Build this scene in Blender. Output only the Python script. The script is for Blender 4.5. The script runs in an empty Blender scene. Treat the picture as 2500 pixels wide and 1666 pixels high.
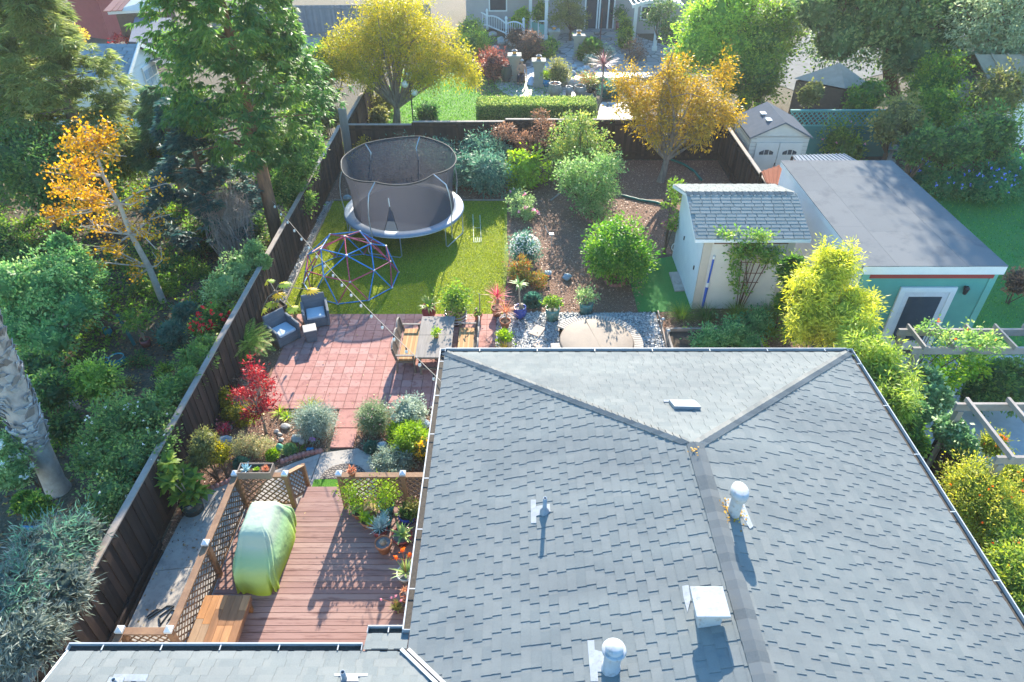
import bpy, bmesh, math, random
import numpy as np
from mathutils import Vector, Matrix
sc = bpy.context.scene
C = sc.collection
R = math.radians
# ---------------- camera, sky, sun, exposure ----------------
PITCH = math.atan(1279/1667.); H = 13.0; F = 1667.
ct, st = math.cos(PITCH), math.sin(PITCH)
cam = bpy.data.cameras.new('camera'); cam.lens = 24.0; cam.sensor_width = 36; cam.clip_end = 500; cam.clip_start = .1
camo = bpy.data.objects.new('camera', cam); C.objects.link(camo)
camo.location = (0, 0, H); camo.rotation_euler = (R(90)-PITCH, 0, 0)
sc.camera = camo
SUN_EL = R(24.5); SUN_AZ = math.atan2(.09, 1.)
w = bpy.data.worlds.new('World'); sc.world = w; w.use_nodes = True
nt = w.node_tree; bg = nt.nodes['Background']
sky = nt.nodes.new('ShaderNodeTexSky'); sky.sky_type = 'NISHITA'; sky.sun_disc = False
sky.sun_elevation = SUN_EL; sky.sun_rotation = SUN_AZ; sky.air_density = 1.3; sky.dust_density = .3; sky.ozone_density = 2.2
hs_ = nt.nodes.new('ShaderNodeHueSaturation'); hs_.inputs['Saturation'].default_value = 1.32; hs_.inputs['Value'].default_value = .95
nt.links.new(sky.outputs[0], hs_.inputs['Color']); nt.links.new(hs_.outputs[0], bg.inputs[0]); bg.inputs[1].default_value = .15
sl = bpy.data.lights.new('sun', 'SUN'); sl.energy = 4.2; sl.angle = R(.53); sl.color = (1, .90, .74)
so = bpy.data.objects.new('sun', sl); C.objects.link(so); so.location = (5, 60, 40)
sd = Vector((math.sin(SUN_AZ)*math.cos(SUN_EL), math.cos(SUN_AZ)*math.cos(SUN_EL), math.sin(SUN_EL)))
so.rotation_euler = sd.to_track_quat('Z', 'Y').to_euler()
sc.view_settings.view_transform = 'Standard'; sc.view_settings.look = 'None'
sc.view_settings.exposure = 1.85; sc.view_settings.gamma = 1
sc.cycles.transparent_max_bounces = 12; sc.cycles.max_bounces = 6
# ---------------- measuring the place from the photo's perspective ----------------
def ray(u, v):
    dx = (u-1250)/F; dy = -(v-833)/F
    return dx, ct+dy*st, dy*ct-st
def P(u, v, z=0.):
    a, b, c = ray(u, v); t = (z-H)/c
    return Vector((a*t, b*t, z))
def PY(u, v, Y):
    a, b, c = ray(u, v); t = Y/b
    return Vector((a*t, Y, H+c*t))
def dist(p): return p[1]*ct+(H-p[2])*st
VW = {'1': (0, 0, 2.7506), '2': (700, 0, 2.7506), '3': (1500, 0, 2.353), '4': (0, 500, 2.7506), 'a': (600, 450, 3.4846), 'b': (1150, 450, 3.1373),
      'c': (1850, 450, 2.8508), 'd': (400, 880, 3.3614), 'e': (0, 1000, 2.3545), 'f': (400, 1120, 2.8714), 'g': (1050, 1100, 2.768), 'h': (1900, 1000, 2.355),
      'm': (1150, 0, 4.706), 't': (930, 750, 7.84), 'p': (820, 1160, 4.6125), 'r': (800, 310, 4.479), 'q': (2100, 780, 4.2375), 'D': (0, 0, .9412)}
def px(k, x, y): a = VW[k]; return a[0]+x/a[2], a[1]+y/a[2]
def Q(k, x, y, z=0.): return P(*px(k, x, y), z)
def QY(k, x, y, Y): return PY(*px(k, x, y), Y)
# ---------------- object helpers ----------------
def tag(o, label=None, cat=None, group=None, kind=None):
    if label: o['label'] = label
    if cat: o['category'] = cat
    if group: o['group'] = group
    if kind: o['kind'] = kind
    return o
def T(name, label, cat, loc=(0, 0, 0), rz=0, group=None):
    o = bpy.data.objects.new(name, None); C.objects.link(o); o.empty_display_size = .2
    o.location = loc; o.rotation_euler = (0, 0, rz)
    return tag(o, label, cat, group)
def off(par):
    v = Vector((0, 0, 0))
    while par is not None: v += par.location; par = par.parent
    return v
def dup(o, loc=None, rz=None, label=None, group=None, scale=None, parent=None):
    c = o.copy(); C.objects.link(c)
    if parent is not None: c.parent = parent
    if loc is not None: c.location = loc
    if rz is not None: c.rotation_euler = (0, 0, rz)
    if scale is not None: c.scale = (scale,)*3 if not hasattr(scale, '__len__') else scale
    if label: c['label'] = label
    if group: c['group'] = group
    for ch in list(o.children): dup(ch, parent=c)
    return c
# ---------------- materials ----------------
MT = {}
def nodes(name):
    m = bpy.data.materials.new(name); m.use_nodes = True
    t = m.node_tree; b = t.nodes['Principled BSDF']; MT[name] = m
    return m, t, b
def L(t, a, b): t.links.new(a, b)
def rgb(c): return (c[0], c[1], c[2], 1)
def coordn(t, scale=(1, 1, 1)):
    tc = t.nodes.new('ShaderNodeTexCoord'); mp = t.nodes.new('ShaderNodeMapping'); mp.inputs['Scale'].default_value = scale
    L(t, tc.outputs['Object'], mp.inputs[0]); return mp.outputs[0]
def noise(t, co, s, d=4, r=.6):
    n = t.nodes.new('ShaderNodeTexNoise'); n.inputs['Scale'].default_value = s; n.inputs['Detail'].default_value = d; n.inputs['Roughness'].default_value = r
    L(t, co, n.inputs['Vector']); return n.outputs['Fac']
def ramp(t, fac, stops):
    r = t.nodes.new('ShaderNodeValToRGB'); e = r.color_ramp.elements
    while len(e) < len(stops): e.new(.5)
    for i, (p, c) in enumerate(stops): e[i].position = p; e[i].color = rgb(c)
    L(t, fac, r.inputs[0]); return r.outputs[0]
def mixc(t, a, b, fac, mode='MIX'):
    m = t.nodes.new('ShaderNodeMix'); m.data_type = 'RGBA'; m.blend_type = mode
    for s, v in ((m.inputs[6], a), (m.inputs[7], b)):
        if isinstance(v, tuple): s.default_value = rgb(v)
        else: L(t, v, s)
    if isinstance(fac, (int, float)): m.inputs[0].default_value = fac
    else: L(t, fac, m.inputs[0])
    return m.outputs[2]
def bump(t, b, h, strength=.3, d=.02):
    n = t.nodes.new('ShaderNodeBump'); n.inputs['Strength'].default_value = strength; n.inputs['Distance'].default_value = d
    L(t, h, n.inputs['Height']); L(t, n.outputs[0], b.inputs['Normal'])
def mat(name, c1, c2=None, s=4., rough=.75, bmp=0, bs=None, metal=0, vc=None, sc3=(1, 1, 1), s2=None, c3=None, spec=.35):
    """noise between c1 and c2; vc: colour the per-piece attribute v mixes towards"""
    if name in MT: return MT[name]
    m, t, b = nodes(name); co = coordn(t, sc3)
    b.inputs['Roughness'].default_value = rough; b.inputs['Metallic'].default_value = metal; b.inputs['Specular IOR Level'].default_value = spec
    c2 = c2 or tuple(x*.8 for x in c1)
    n = noise(t, co, s, 5, .65); col = ramp(t, n, [(.32, c1), (.68, c2)])
    if vc:
        at = t.nodes.new('ShaderNodeAttribute'); at.attribute_name = 'v'
        col = mixc(t, col, vc, at.outputs['Fac'])
    if c3:
        n3 = noise(t, co, s2 or s*6, 3, .7); r3 = t.nodes.new('ShaderNodeMapRange'); r3.inputs[1].default_value = .52; r3.inputs[2].default_value = .7; L(t, n3, r3.inputs[0])
        col = mixc(t, col, c3, r3.outputs[0])
    L(t, col, b.inputs['Base Color'])
    if bmp: bump(t, b, noise(t, co, bs or s*5, 4, .7), bmp)
    return m
def leafmat(name, c1, c2, c3, trans=.42, rough=.5):
    if name in MT: return MT[name]
    if name.startswith('leaf') and not any(q in name for q in ('gold', 'orange', 'red', 'yellow', 'dry', 'barb', 'pink')): c1, c2, c3 = [tuple(min(.85, x*k) for x in c) for c, k in ((c1, 1.7), (c2, 1.35), (c3, 1.15))]
    m, t, b = nodes(name)
    at = t.nodes.new('ShaderNodeAttribute'); at.attribute_name = 'v'
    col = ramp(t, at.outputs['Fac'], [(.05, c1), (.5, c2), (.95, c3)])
    L(t, col, b.inputs['Base Color']); b.inputs['Roughness'].default_value = rough; b.inputs['Specular IOR Level'].default_value = .35
    tr = t.nodes.new('ShaderNodeBsdfTranslucent'); hs = t.nodes.new('ShaderNodeHueSaturation'); hs.inputs['Saturation'].default_value = 1.1; hs.inputs['Value'].default_value = 1.5
    L(t, col, hs.inputs['Color']); L(t, hs.outputs[0], tr.inputs[0])
    mx = t.nodes.new('ShaderNodeMixShader'); mx.inputs[0].default_value = trans
    L(t, b.outputs[0], mx.inputs[1]); L(t, tr.outputs[0], mx.inputs[2]); L(t, mx.outputs[0], t.nodes['Material Output'].inputs[0])
    return m
# ---------------- mesh builder ----------------
def frame(d):
    d = Vector(d).normalized(); u = Vector((0, 0, 1)) if abs(d.z) < .95 else Vector((0, 1, 0))
    s = d.cross(u).normalized(); return d, s, s.cross(d).normalized()
class MB:
    def __init__(s): s.V = []; s.Fc = []; s.M = []; s.S = []; s.v = []
    def add(s, vs, fs, m=0, sm=False, v=0.):
        n = len(s.V); s.V += [tuple(x) for x in vs]
        for f in fs: s.Fc.append(tuple(i+n for i in f)); s.M.append(m); s.S.append(sm); s.v.append(v)
        return s
    def box(s, c, d, rz=0, m=0, v=0., rx=0):
        hx, hy, hz = d[0]/2, d[1]/2, d[2]/2; ca, sa = math.cos(rz), math.sin(rz); cx, sx = math.cos(rx), math.sin(rx); vs = []
        for z in (-hz, hz):
            for x, y in ((-hx, -hy), (hx, -hy), (hx, hy), (-hx, hy)):
                y2, z2 = y*cx-z*sx, y*sx+z*cx
                vs.append((c[0]+x*ca-y2*sa, c[1]+x*sa+y2*ca, c[2]+z2))
        return s.add(vs, [(3, 2, 1, 0), (4, 5, 6, 7), (0, 1, 5, 4), (1, 2, 6, 5), (2, 3, 7, 6), (3, 0, 4, 7)], m, False, v)
    def beam(s, p, q, w=.05, h=.05, m=0, v=0., up=None):
        p, q = Vector(p), Vector(q); d, a, b = frame(q-p)
        if up is not None: up = Vector(up); a = d.cross(up).normalized(); b = a.cross(d).normalized()
        a = a*w/2; b = b*h/2
        vs = [x+i*a+j*b for x in (p, q) for i, j in ((-1, -1), (1, -1), (1, 1), (-1, 1))]
        return s.add(vs, [(0, 1, 2, 3), (7, 6, 5, 4), (0, 4, 5, 1), (1, 5, 6, 2), (2, 6, 7, 3), (3, 7, 4, 0)], m, False, v)
    def tube(s, pts, r, n=8, m=0, v=0., caps=True, closed=False):
        pts = [Vector(p) for p in pts]; k = len(pts); rs = [r]*k if isinstance(r, (int, float)) else list(r)
        vs = []; a0 = None
        for i, p in enumerate(pts):
            d = (pts[(i+1) % k]-pts[i-1]) if closed else (pts[min(i+1, k-1)]-pts[max(i-1, 0)])
            d, a, b = frame(d)
            if a0 is not None and a.dot(a0) < 0: a = -a; b = -b
            if a0 is not None: a = (a0-d*a0.dot(d)).normalized(); b = a.cross(d).normalized()
            a0 = a
            for j in range(n):
                t = 2*math.pi*j/n; vs.append(p+(a*math.cos(t)+b*math.sin(t))*rs[i])
        fs = []
        for i in range(k if closed else k-1):
            for j in range(n):
                i2 = (i+1) % k; fs.append((i*n+j, i*n+(j+1) % n, i2*n+(j+1) % n, i2*n+j))
        s.add(vs, fs, m, True, v)
        if caps and not closed:
            s.add(vs[:n], [tuple(range(n))], m, False, v); s.add(vs[-n:], [tuple(range(n-1, -1, -1))], m, False, v)
        return s
    def lathe(s, prof, c=(0, 0, 0), n=20, m=0, sm=True, v=0., sx=1, sy=1):
        vs = []
        for r, z in prof:
            for j in range(n):
                t = 2*math.pi*j/n; vs.append((c[0]+r*math.cos(t)*sx, c[1]+r*math.sin(t)*sy, c[2]+z))
        fs = [(i*n+j, i*n+(j+1) % n, (i+1)*n+(j+1) % n, (i+1)*n+j) for i in range(len(prof)-1) for j in range(n)]
        return s.add(vs, fs, m, sm, v)
    def disc(s, c, r, n=20, m=0, v=0., sy=1):
        return s.add([(c[0]+r*math.cos(6.28318*j/n), c[1]+r*sy*math.sin(6.28318*j/n), c[2]) for j in range(n)], [tuple(range(n))], m, False, v)
    def prism(s, pts, z0, z1, m=0, v=0.):
        n = len(pts); a = sum(pts[i][0]*pts[(i+1) % n][1]-pts[(i+1) % n][0]*pts[i][1] for i in range(n))
        if a < 0: pts = pts[::-1]
        vs = [(p[0], p[1], z0) for p in pts]+[(p[0], p[1], z1) for p in pts]
        return s.add(vs, [tuple(range(n-1, -1, -1)), tuple(range(n, 2*n))]+[(i, (i+1) % n, n+(i+1) % n, n+i) for i in range(n)], m, False, v)
    def sheet(s, pts, z, m=0, v=0.):
        n = len(pts); a = sum(pts[i][0]*pts[(i+1) % n][1]-pts[(i+1) % n][0]*pts[i][1] for i in range(n))
        if a < 0: pts = pts[::-1]
        return s.add([(p[0], p[1], z) for p in pts], [tuple(range(n))], m, False, v)
    def quad(s, a, b, c, d, m=0, v=0.): return s.add([a, b, c, d], [(0, 1, 2, 3)], m, False, v)
    def rock(s, c, r, seed=0, m=0, flat=.7, v=0., n=2, rough=.25):
        bm = bmesh.new(); bmesh.ops.create_icosphere(bm, subdivisions=n, radius=1); rr = random.Random(seed)
        ax = [(Vector((rr.gauss(0, 1), rr.gauss(0, 1), rr.gauss(0, 1))).normalized(), rr.uniform(.55, .9)) for _ in range(9)]
        rx = r if isinstance(r, (int, float)) else r[0]; ry = r if isinstance(r, (int, float)) else r[1]; rz = rx*flat if isinstance(r, (int, float)) else r[2]
        vs = []
        for q in bm.verts:
            p = q.co.copy()
            for a, k in ax:
                e = p.dot(a)
                if e > k: p -= a*(e-k)*.85
            p *= 1+rr.uniform(-.04, .04)
            vs.append((c[0]+p.x*rx, c[1]+p.y*ry, c[2]+p.z*rz))
        fs = [tuple(x.index for x in f.verts) for f in bm.faces]; bm.free()
        return s.add(vs, fs, m, False, v)
    def o(s, name, mats, par=None, w=True, bev=0, label=None, cat=None, kind=None, loc=None, group=None):
        me = bpy.data.meshes.new(name); ofs = (off(par) if w else Vector((0, 0, 0)))
        if par is None and loc is not None: ofs = Vector(loc)
        V = np.array(s.V, dtype=np.float64)
        if len(V): V -= np.array(ofs)
        me.from_pydata(V.tolist(), [], s.Fc)
        me.polygons.foreach_set('material_index', s.M); me.polygons.foreach_set('use_smooth', s.S)
        at = me.attributes.new('v', 'FLOAT', 'FACE'); at.data.foreach_set('value', s.v)
        for m in (mats if isinstance(mats, (list, tuple)) else [mats]): me.materials.append(m)
        me.update()
        ob = bpy.data.objects.new(name, me); C.objects.link(ob)
        if par is not None: ob.parent = par
        elif loc is not None: ob.location = loc
        if bev:
            b = ob.modifiers.new('bevel', 'BEVEL'); b.width = bev; b.segments = 2; b.limit_method = 'ANGLE'
        return tag(ob, label, cat, group, kind)
# ---------------- foliage builder (numpy quads) ----------------
class LM:
    def __init__(s, seed=0): s.Q = []; s.v = []; s.r = np.random.default_rng(seed)
    def quads(s, q, v): s.Q.append(q.reshape(-1, 4, 3)); s.v.append(np.broadcast_to(np.asarray(v, float), (q.reshape(-1, 4, 3).shape[0],)).copy()); return s
    def leaf(s, p, d, n, Ln, W, v, fold=.0):
        """p base (N,3), d direction, n normal -> diamond leaves"""
        d = d/np.maximum(np.linalg.norm(d, axis=1, keepdims=True), 1e-6)
        sd_ = np.cross(d, n); sd_ /= np.maximum(np.linalg.norm(sd_, axis=1, keepdims=True), 1e-6)
        Ln = np.asarray(Ln).reshape(-1, 1); W = np.asarray(W).reshape(-1, 1)
        mid = p+d*Ln*.45
        q = np.stack([p, mid+sd_*W*.5, p+d*Ln, mid-sd_*W*.5], 1)
        if fold: q[:, 2, 2] -= (Ln*fold)[:, 0]
        return s.quads(q, v)
    def crown(s, blobs, ncl, cr, per, size, asp=.5, up=.35, droop=0., shell=.62, flat=.75, vb=.0, spread=1., rnd=.9, core=0):
        """leaf clumps through a set of ellipsoids [(c,(rx,ry,rz))]; returns clump centres"""
        r = s.r; w = np.array([b[1][0]*b[1][2]+b[1][0]*b[1][1] for b in blobs]); w /= w.sum()
        which = r.choice(len(blobs), ncl, p=w)
        ctr = np.array([list(b[0]) for b in blobs], float)[which]; rad = np.array([list(b[1]) for b in blobs], float)[which]
        u = r.normal(size=(ncl, 3)); u /= np.linalg.norm(u, axis=1, keepdims=True)
        rr = np.where(r.random(ncl) < .8, r.uniform(shell, 1.0, ncl), r.uniform(.15, shell, ncl))
        ph = r.uniform(0, 6.283, (len(blobs), 3))[which]; az_ = np.arctan2(u[:, 1], u[:, 0])
        rr *= 1+.09*r.normal(size=ncl)+.12*np.sin(2*az_+ph[:, 0])*np.cos(2.2*u[:, 2]+ph[:, 1])+.11*np.sin(5*az_+4*u[:, 2]+ph[:, 2])
        cc = ctr+u*rad*rr[:, None]; cc[:, 2] = np.maximum(cc[:, 2], .05)
        cv = r.random(ncl)
        N = ncl*per; ci = np.repeat(np.arange(ncl), per)
        off_ = r.normal(size=(N, 3))*cr*.5*np.array([1, 1, flat]); off_[:, 2] -= droop*cr*np.abs(r.normal(size=N))
        crs = (.6+.8*r.random(ncl))[ci][:, None]
        p = cc[ci]+off_*crs; p[:, 2] = np.maximum(p[:, 2], .01)
        out = u[ci]; ov = off_/(cr*.5)
        d = out*.5+ov*.5*spread+r.normal(size=(N, 3))*.6; d[:, 2] -= droop
        n = out*.6+r.normal(size=(N, 3))*rnd; n[:, 2] += up
        sz = size*(.6+.8*r.random(N))
        v = np.clip(.55*cv[ci]+.45*r.random(N)+vb, 0, 1)
        s.leaf(p, d, n, sz, sz*asp, v)
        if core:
            for b in blobs:
                for k in range(int(core)):
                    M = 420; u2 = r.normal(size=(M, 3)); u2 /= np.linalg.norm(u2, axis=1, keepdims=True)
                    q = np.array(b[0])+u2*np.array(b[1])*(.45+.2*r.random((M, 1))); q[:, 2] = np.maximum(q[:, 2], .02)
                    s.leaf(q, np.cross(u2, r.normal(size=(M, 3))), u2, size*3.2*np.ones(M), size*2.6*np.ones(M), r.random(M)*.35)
        return cc
    def blades(s, c, n, ln, wd, e0=20, e1=80, curl=.6, seg=4, r0=.02, v=(.2, 1), taper=.9, sy=1., vz=None):
        """rosette of curved strap leaves"""
        r = s.r; az = r.uniform(0, 2*np.pi, n); el = np.radians(r.uniform(e0, e1, n)); l = ln*r.uniform(.7, 1.1, n)
        h = np.stack([np.cos(az), np.sin(az), 0*az], 1); sd_ = np.stack([-np.sin(az), np.cos(az), 0*az], 1)
        p = np.array(c)+h*r0; vv = r.uniform(v[0], v[1], n); P0 = None
        cr = curl*r.uniform(.5, 1.3, n)
        for i in range(seg+1):
            t = i/seg; e = el-cr*t*1.6
            wv = wd*(1-taper*t**1.5)*(.55+.45*min(1, t*3))
            a = p-sd_*wv/2; b = p+sd_*wv/2
            if P0 is not None: s.quads(np.stack([P0[0], P0[1], b, a], 1), vv if vz is None else np.clip(vv+vz*t, 0, 1))
            P0 = (a, b)
            p = p+(h*np.cos(e)[:, None]+np.array([0, 0, 1.])*np.sin(e)[:, None])*(l/seg)[:, None]
        return s
    def frond(s, c, az, el, ln, n, lf, wd, curl=1., v=(.2, .9), e=.9):
        """pinnate leaf: rachis with leaflets"""
        r = s.r; h = np.array([math.cos(az), math.sin(az), 0]); sd_ = np.array([-math.sin(az), math.cos(az), 0]); p = np.array(c, float)
        ps = []; ds = []
        for i in range(n):
            t = i/n; ee = el-curl*t; d = h*math.cos(ee)+np.array([0, 0, math.sin(ee)]); p = p+d*ln/n; ps.append(p.copy()); ds.append(d)
        ps = np.array(ps); ds = np.array(ds); t = np.arange(n)/n; prof = np.sin(np.pi*np.clip(t*.9+.12, 0, 1))**.6
        for sg in (-1, 1):
            dd = ds*(1-e*.6)+sd_*sg*e; dd[:, 2] -= .15
            up_ = np.cross(ds, sd_*1.); s.leaf(ps, dd, -up_+r.normal(size=(n, 3))*.12, lf*prof, wd*np.ones(n), r.uniform(v[0], v[1], n))
        return s
    def scatter(s, poly, n, size, z=.01, asp=.6, tilt=.4, v=(0, 1)):
        r = s.r; pl = np.array([(p[0], p[1]) for p in poly]); lo, hi = pl.min(0), pl.max(0)
        q = r.uniform(lo, hi, (n, 2)); ins = np.zeros(n, bool); k = len(pl)
        for i in range(k):
            a, b = pl[i], pl[(i+1) % k]
            cnd = ((a[1] > q[:, 1]) != (b[1] > q[:, 1])) & (q[:, 0] < (b[0]-a[0])*(q[:, 1]-a[1])/(b[1]-a[1]+1e-12)+a[0]); ins ^= cnd
        q = q[ins]; m = len(q); p = np.c_[q, z+r.random(m)*.012]
        d = np.c_[r.normal(size=(m, 2)), r.normal(size=m)*tilt*.5]; nn = np.c_[r.normal(size=(m, 2))*tilt, np.ones(m)]
        sz = size*(.5+r.random(m)); return s.leaf(p, d, nn, sz, sz*asp, r.uniform(v[0], v[1], m))
    def tufts(s, pts, per, ln, wd, tilt=.5, v=(0, 1)):
        """short upright blades around points"""
        r = s.r; p = np.repeat(np.asarray(pts, float), per, 0); n = len(p)
        d = r.normal(size=(n, 3))*tilt; d[:, 2] = 1; nn = r.normal(size=(n, 3)); nn[:, 2] *= .2
        return s.leaf(p, d, nn, ln*(.6+.8*r.random(n)), wd*np.ones(n), r.uniform(v[0], v[1], n))
    def o(s, name, m, par=None, w=True, loc=None, label=None, cat=None, kind=None, group=None):
        q = np.concatenate(s.Q); v = np.concatenate(s.v); n = len(q)
        ofs = off(par) if (w and par is not None) else (Vector(loc) if loc is not None else Vector((0, 0, 0)))
        q = q-np.array(ofs)
        me = bpy.data.meshes.new(name); me.vertices.add(n*4); me.vertices.foreach_set('co', q.reshape(-1).astype(np.float32))
        me.loops.add(n*4); me.loops.foreach_set('vertex_index', np.arange(n*4, dtype=np.int32))
        me.polygons.add(n); me.polygons.foreach_set('loop_start', np.arange(0, n*4, 4, dtype=np.int32)); me.polygons.foreach_set('loop_total', np.full(n, 4, dtype=np.int32))
        at = me.attributes.new('v', 'FLOAT', 'FACE'); at.data.foreach_set('value', v.astype(np.float32))
        me.materials.append(m); me.update(calc_edges=True)
        ob = bpy.data.objects.new(name, me); C.objects.link(ob)
        if par is not None: ob.parent = par
        elif loc is not None: ob.location = loc
        return tag(ob, label, cat, group, kind)
def ball(u, v, rpx, Y=None, zf=.85, rz=1., ry=1.):
    """a round bush seen at pixel (u,v) with pixel radius rpx: standing on the ground (Y None) or at depth Y -> (centre,(rx,ry,rz))"""
    if Y is None:
        r = 1.
        for _ in range(8): p = P(u, v, r*rz*zf); r = rpx*dist(p)/F
    else: p = PY(u, v, Y); r = rpx*dist(p)/F
    return (p, (r, r*ry, r*rz))
def limbs(mb, base, tops, r0, bend=.25, seed=0, m=0, fork=.4, n=7, rt=.012, twig=True):
    """tapered trunk that forks to reach each top"""
    rr = random.Random(seed); base = Vector(base); c = Vector((0, 0, 0))
    for t in tops: c += Vector(t)
    c /= len(tops); fk = base.lerp(c, fork); mid = base.lerp(fk, .5)+Vector((rr.uniform(-1, 1), rr.uniform(-1, 1), 0))*bend*.3
    mb.tube([base-Vector((0, 0, .1)), base+Vector((0, 0, .1)), mid, fk], [r0*1.35, r0*1.1, r0*.95, r0*.8], n+2, m)
    for t in tops:
        t = Vector(t); d = (t-fk).length; q = []; k = 5; a = r0*rr.uniform(.35, .6)
        w1 = Vector((rr.uniform(-1, 1), rr.uniform(-1, 1), rr.uniform(-.2, .6)))*d*bend
        for i in range(k+1): s_ = i/k; q.append(fk.lerp(t, s_)+w1*math.sin(math.pi*s_)*.6)
        mb.tube(q, [a*(1-s_/k)+rt*s_/k for s_ in range(k+1)], max(4, n-2), m)
        if twig:
            for _ in range(3):
                s_ = rr.uniform(.4, .9); p = fk.lerp(t, s_)+w1*math.sin(math.pi*s_)*.6
                e = p+Vector((rr.uniform(-1, 1), rr.uniform(-1, 1), rr.uniform(-.1, .9)))*d*.3
                mb.tube([p, p.lerp(e, .5)+Vector((0, 0, .05*d)), e], [a*.3, a*.2, rt*.6], 4, m)
# ---------------- palette ----------------
bark = mat('bark', (.13, .09, .06), (.06, .04, .03), 6, .9, .6, 18, sc3=(1, 1, .25))
barkgrey = mat('bark_grey', (.30, .25, .20), (.14, .11, .09), 8, .9, .5, 20, sc3=(1, 1, .3))
barkred = mat('bark_red', (.28, .15, .09), (.12, .07, .05), 9, .9, .7, 22, sc3=(1, 1, .2))
white = mat('white_paint', (.78, .78, .76), (.70, .71, .70), 3, .5)
galv = mat('galvanised', (.55, .57, .58), (.42, .44, .46), 6, .4, metal=.6)
soilm = mat('soil', (.10, .07, .05), (.04, .03, .02), 30, .95, .5, 60)
def fol(name, *c, **k): return leafmat(name, *c, **k)
G_mid = fol('leaf_mid_green', (.035, .085, .018), (.11, .20, .03), (.31, .38, .06), trans=.48)
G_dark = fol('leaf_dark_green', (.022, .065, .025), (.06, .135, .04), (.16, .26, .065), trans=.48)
G_cedar = fol('leaf_cedar', (.03, .085, .03), (.095, .19, .045), (.30, .37, .08), trans=.5)
G_teal = fol('leaf_blue_green', (.03, .09, .07), (.08, .19, .13), (.2, .33, .2))
G_lime = fol('leaf_lime', (.09, .16, .015), (.24, .36, .03), (.45, .52, .06))
G_yel = fol('leaf_yellow_green', (.14, .15, .02), (.42, .38, .03), (.7, .55, .06))
G_olive = fol('leaf_olive', (.06, .07, .025), (.16, .17, .05), (.3, .28, .09))
G_pale = fol('leaf_pale', (.08, .15, .05), (.22, .32, .12), (.45, .52, .25))
G_silver = fol('leaf_silver', (.1, .14, .11), (.24, .3, .23), (.48, .53, .42), trans=.25)
G_gold = fol('leaf_gold', (.34, .17, .015), (.6, .32, .02), (.8, .5, .04), trans=.4)
G_orange = fol('leaf_orange', (.16, .13, .03), (.42, .27, .03), (.66, .45, .06), trans=.4)
G_red = fol('leaf_red', (.14, .01, .02), (.38, .025, .035), (.62, .14, .12), trans=.35)
G_rust = fol('leaf_rust_brown', (.06, .045, .035), (.15, .085, .06), (.36, .19, .11))
G_dry = fol('leaf_dry', (.08, .11, .09), (.19, .23, .19), (.42, .43, .36), trans=.25)
G_pink = fol('leaf_pink', (.25, .03, .08), (.6, .08, .15), (.8, .35, .3))
G_bronze = fol('leaf_bronze', (.2, .07, .04), (.45, .18, .1), (.7, .4, .25))
G_succ = fol('leaf_succulent', (.06, .14, .06), (.2, .33, .1), (.5, .5, .2), trans=.2)
G_bluegrey = fol('leaf_blue_grey', (.12, .2, .2), (.3, .42, .42), (.55, .65, .65), trans=.15)
F_red = fol('flower_red', (.6, .01, .02), (.8, .03, .04), (.9, .1, .1))
F_pink = fol('flower_pink', (.7, .2, .35), (.8, .4, .5), (.9, .6, .7))
F_white = fol('flower_white', (.7, .65, .6), (.8, .78, .75), (.9, .88, .85))
F_orange = fol('flower_orange', (.8, .12, .02), (.9, .22, .03), (.95, .35, .05))
F_yel = fol('flower_yellow', (.8, .45, .02), (.9, .6, .03), (.95, .75, .1))
F_blue = fol('flower_blue', (.1, .2, .8), (.2, .35, .9), (.4, .5, .95))
# ---------------- ground ----------------
def ground_mat():
    m, t, b = nodes('ground_soil'); co = coordn(t)
    big = ramp(t, noise(t, co, .35, 4), [(.35, (.09, .07, .05)), (.6, (.055, .06, .03))])
    fine = ramp(t, noise(t, co, 14, 5, .75), [(.4, (.03, .025, .02)), (.65, (.2, .15, .1))])
    L(t, mixc(t, big, fine, .5), b.inputs['Base Color']); b.inputs['Roughness'].default_value = .95
    bump(t, b, noise(t, co, 22, 4, .8), .6, .04); return m
g = MB(); g.sheet([(-150, -60), (150, -60), (150, 220), (-150, 220)], 0); g.o('ground', ground_mat(), kind='structure')
def turf_mat(name, a, b_, c):
    m, t, b = nodes(name); co = coordn(t, (1, .5, 1))
    n1 = ramp(t, noise(t, co, 70, 3, .8), [(.3, a), (.55, b_), (.8, c)])
    n2 = ramp(t, noise(t, co, .8, 3), [(.3, (.72, .74, .6)), (.5, (1., 1., 1.)), (.7, (1.15, 1.02, .85))])
    L(t, mixc(t, n1, n2, 1., 'MULTIPLY'), b.inputs['Base Color']); b.inputs['Roughness'].default_value = .8; b.inputs['Specular IOR Level'].default_value = .2
    bump(t, b, noise(t, co, 90, 3, .8), .9, .03); return m
turfm = turf_mat('turf', (.10, .14, .015), (.24, .30, .02), (.38, .42, .05))
turf2 = turf_mat('turf_fresh', (.03, .12, .01), (.1, .28, .02), (.2, .4, .04))
turf3 = turf_mat('turf_cool', (.02, .13, .03), (.06, .26, .06), (.12, .36, .09))
bladem = fol('turf_blades', (.10, .145, .015), (.25, .31, .02), (.42, .44, .06), trans=.5)
lawn_poly = [(-7.62, 18.38), (-.30, 18.38), (-.22, 20), (-.12, 22), (-.2, 24), (-.2, 26.75), (-7.62, 26.75)]
g = MB(); g.sheet(lawn_poly, .012); g.o('lawn', turfm, kind='structure')
bl = LM(3); q = bl.r.uniform((-7.6, 18.4), (-.3, 26.7), (75000, 2)); bl.tufts(np.c_[q, np.full(len(q), .01)], 1, .045, .016, .55)
bl.o('lawn_grass', bladem, label='short dense green turf blades across the play lawn', cat='grass', kind='stuff')
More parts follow.
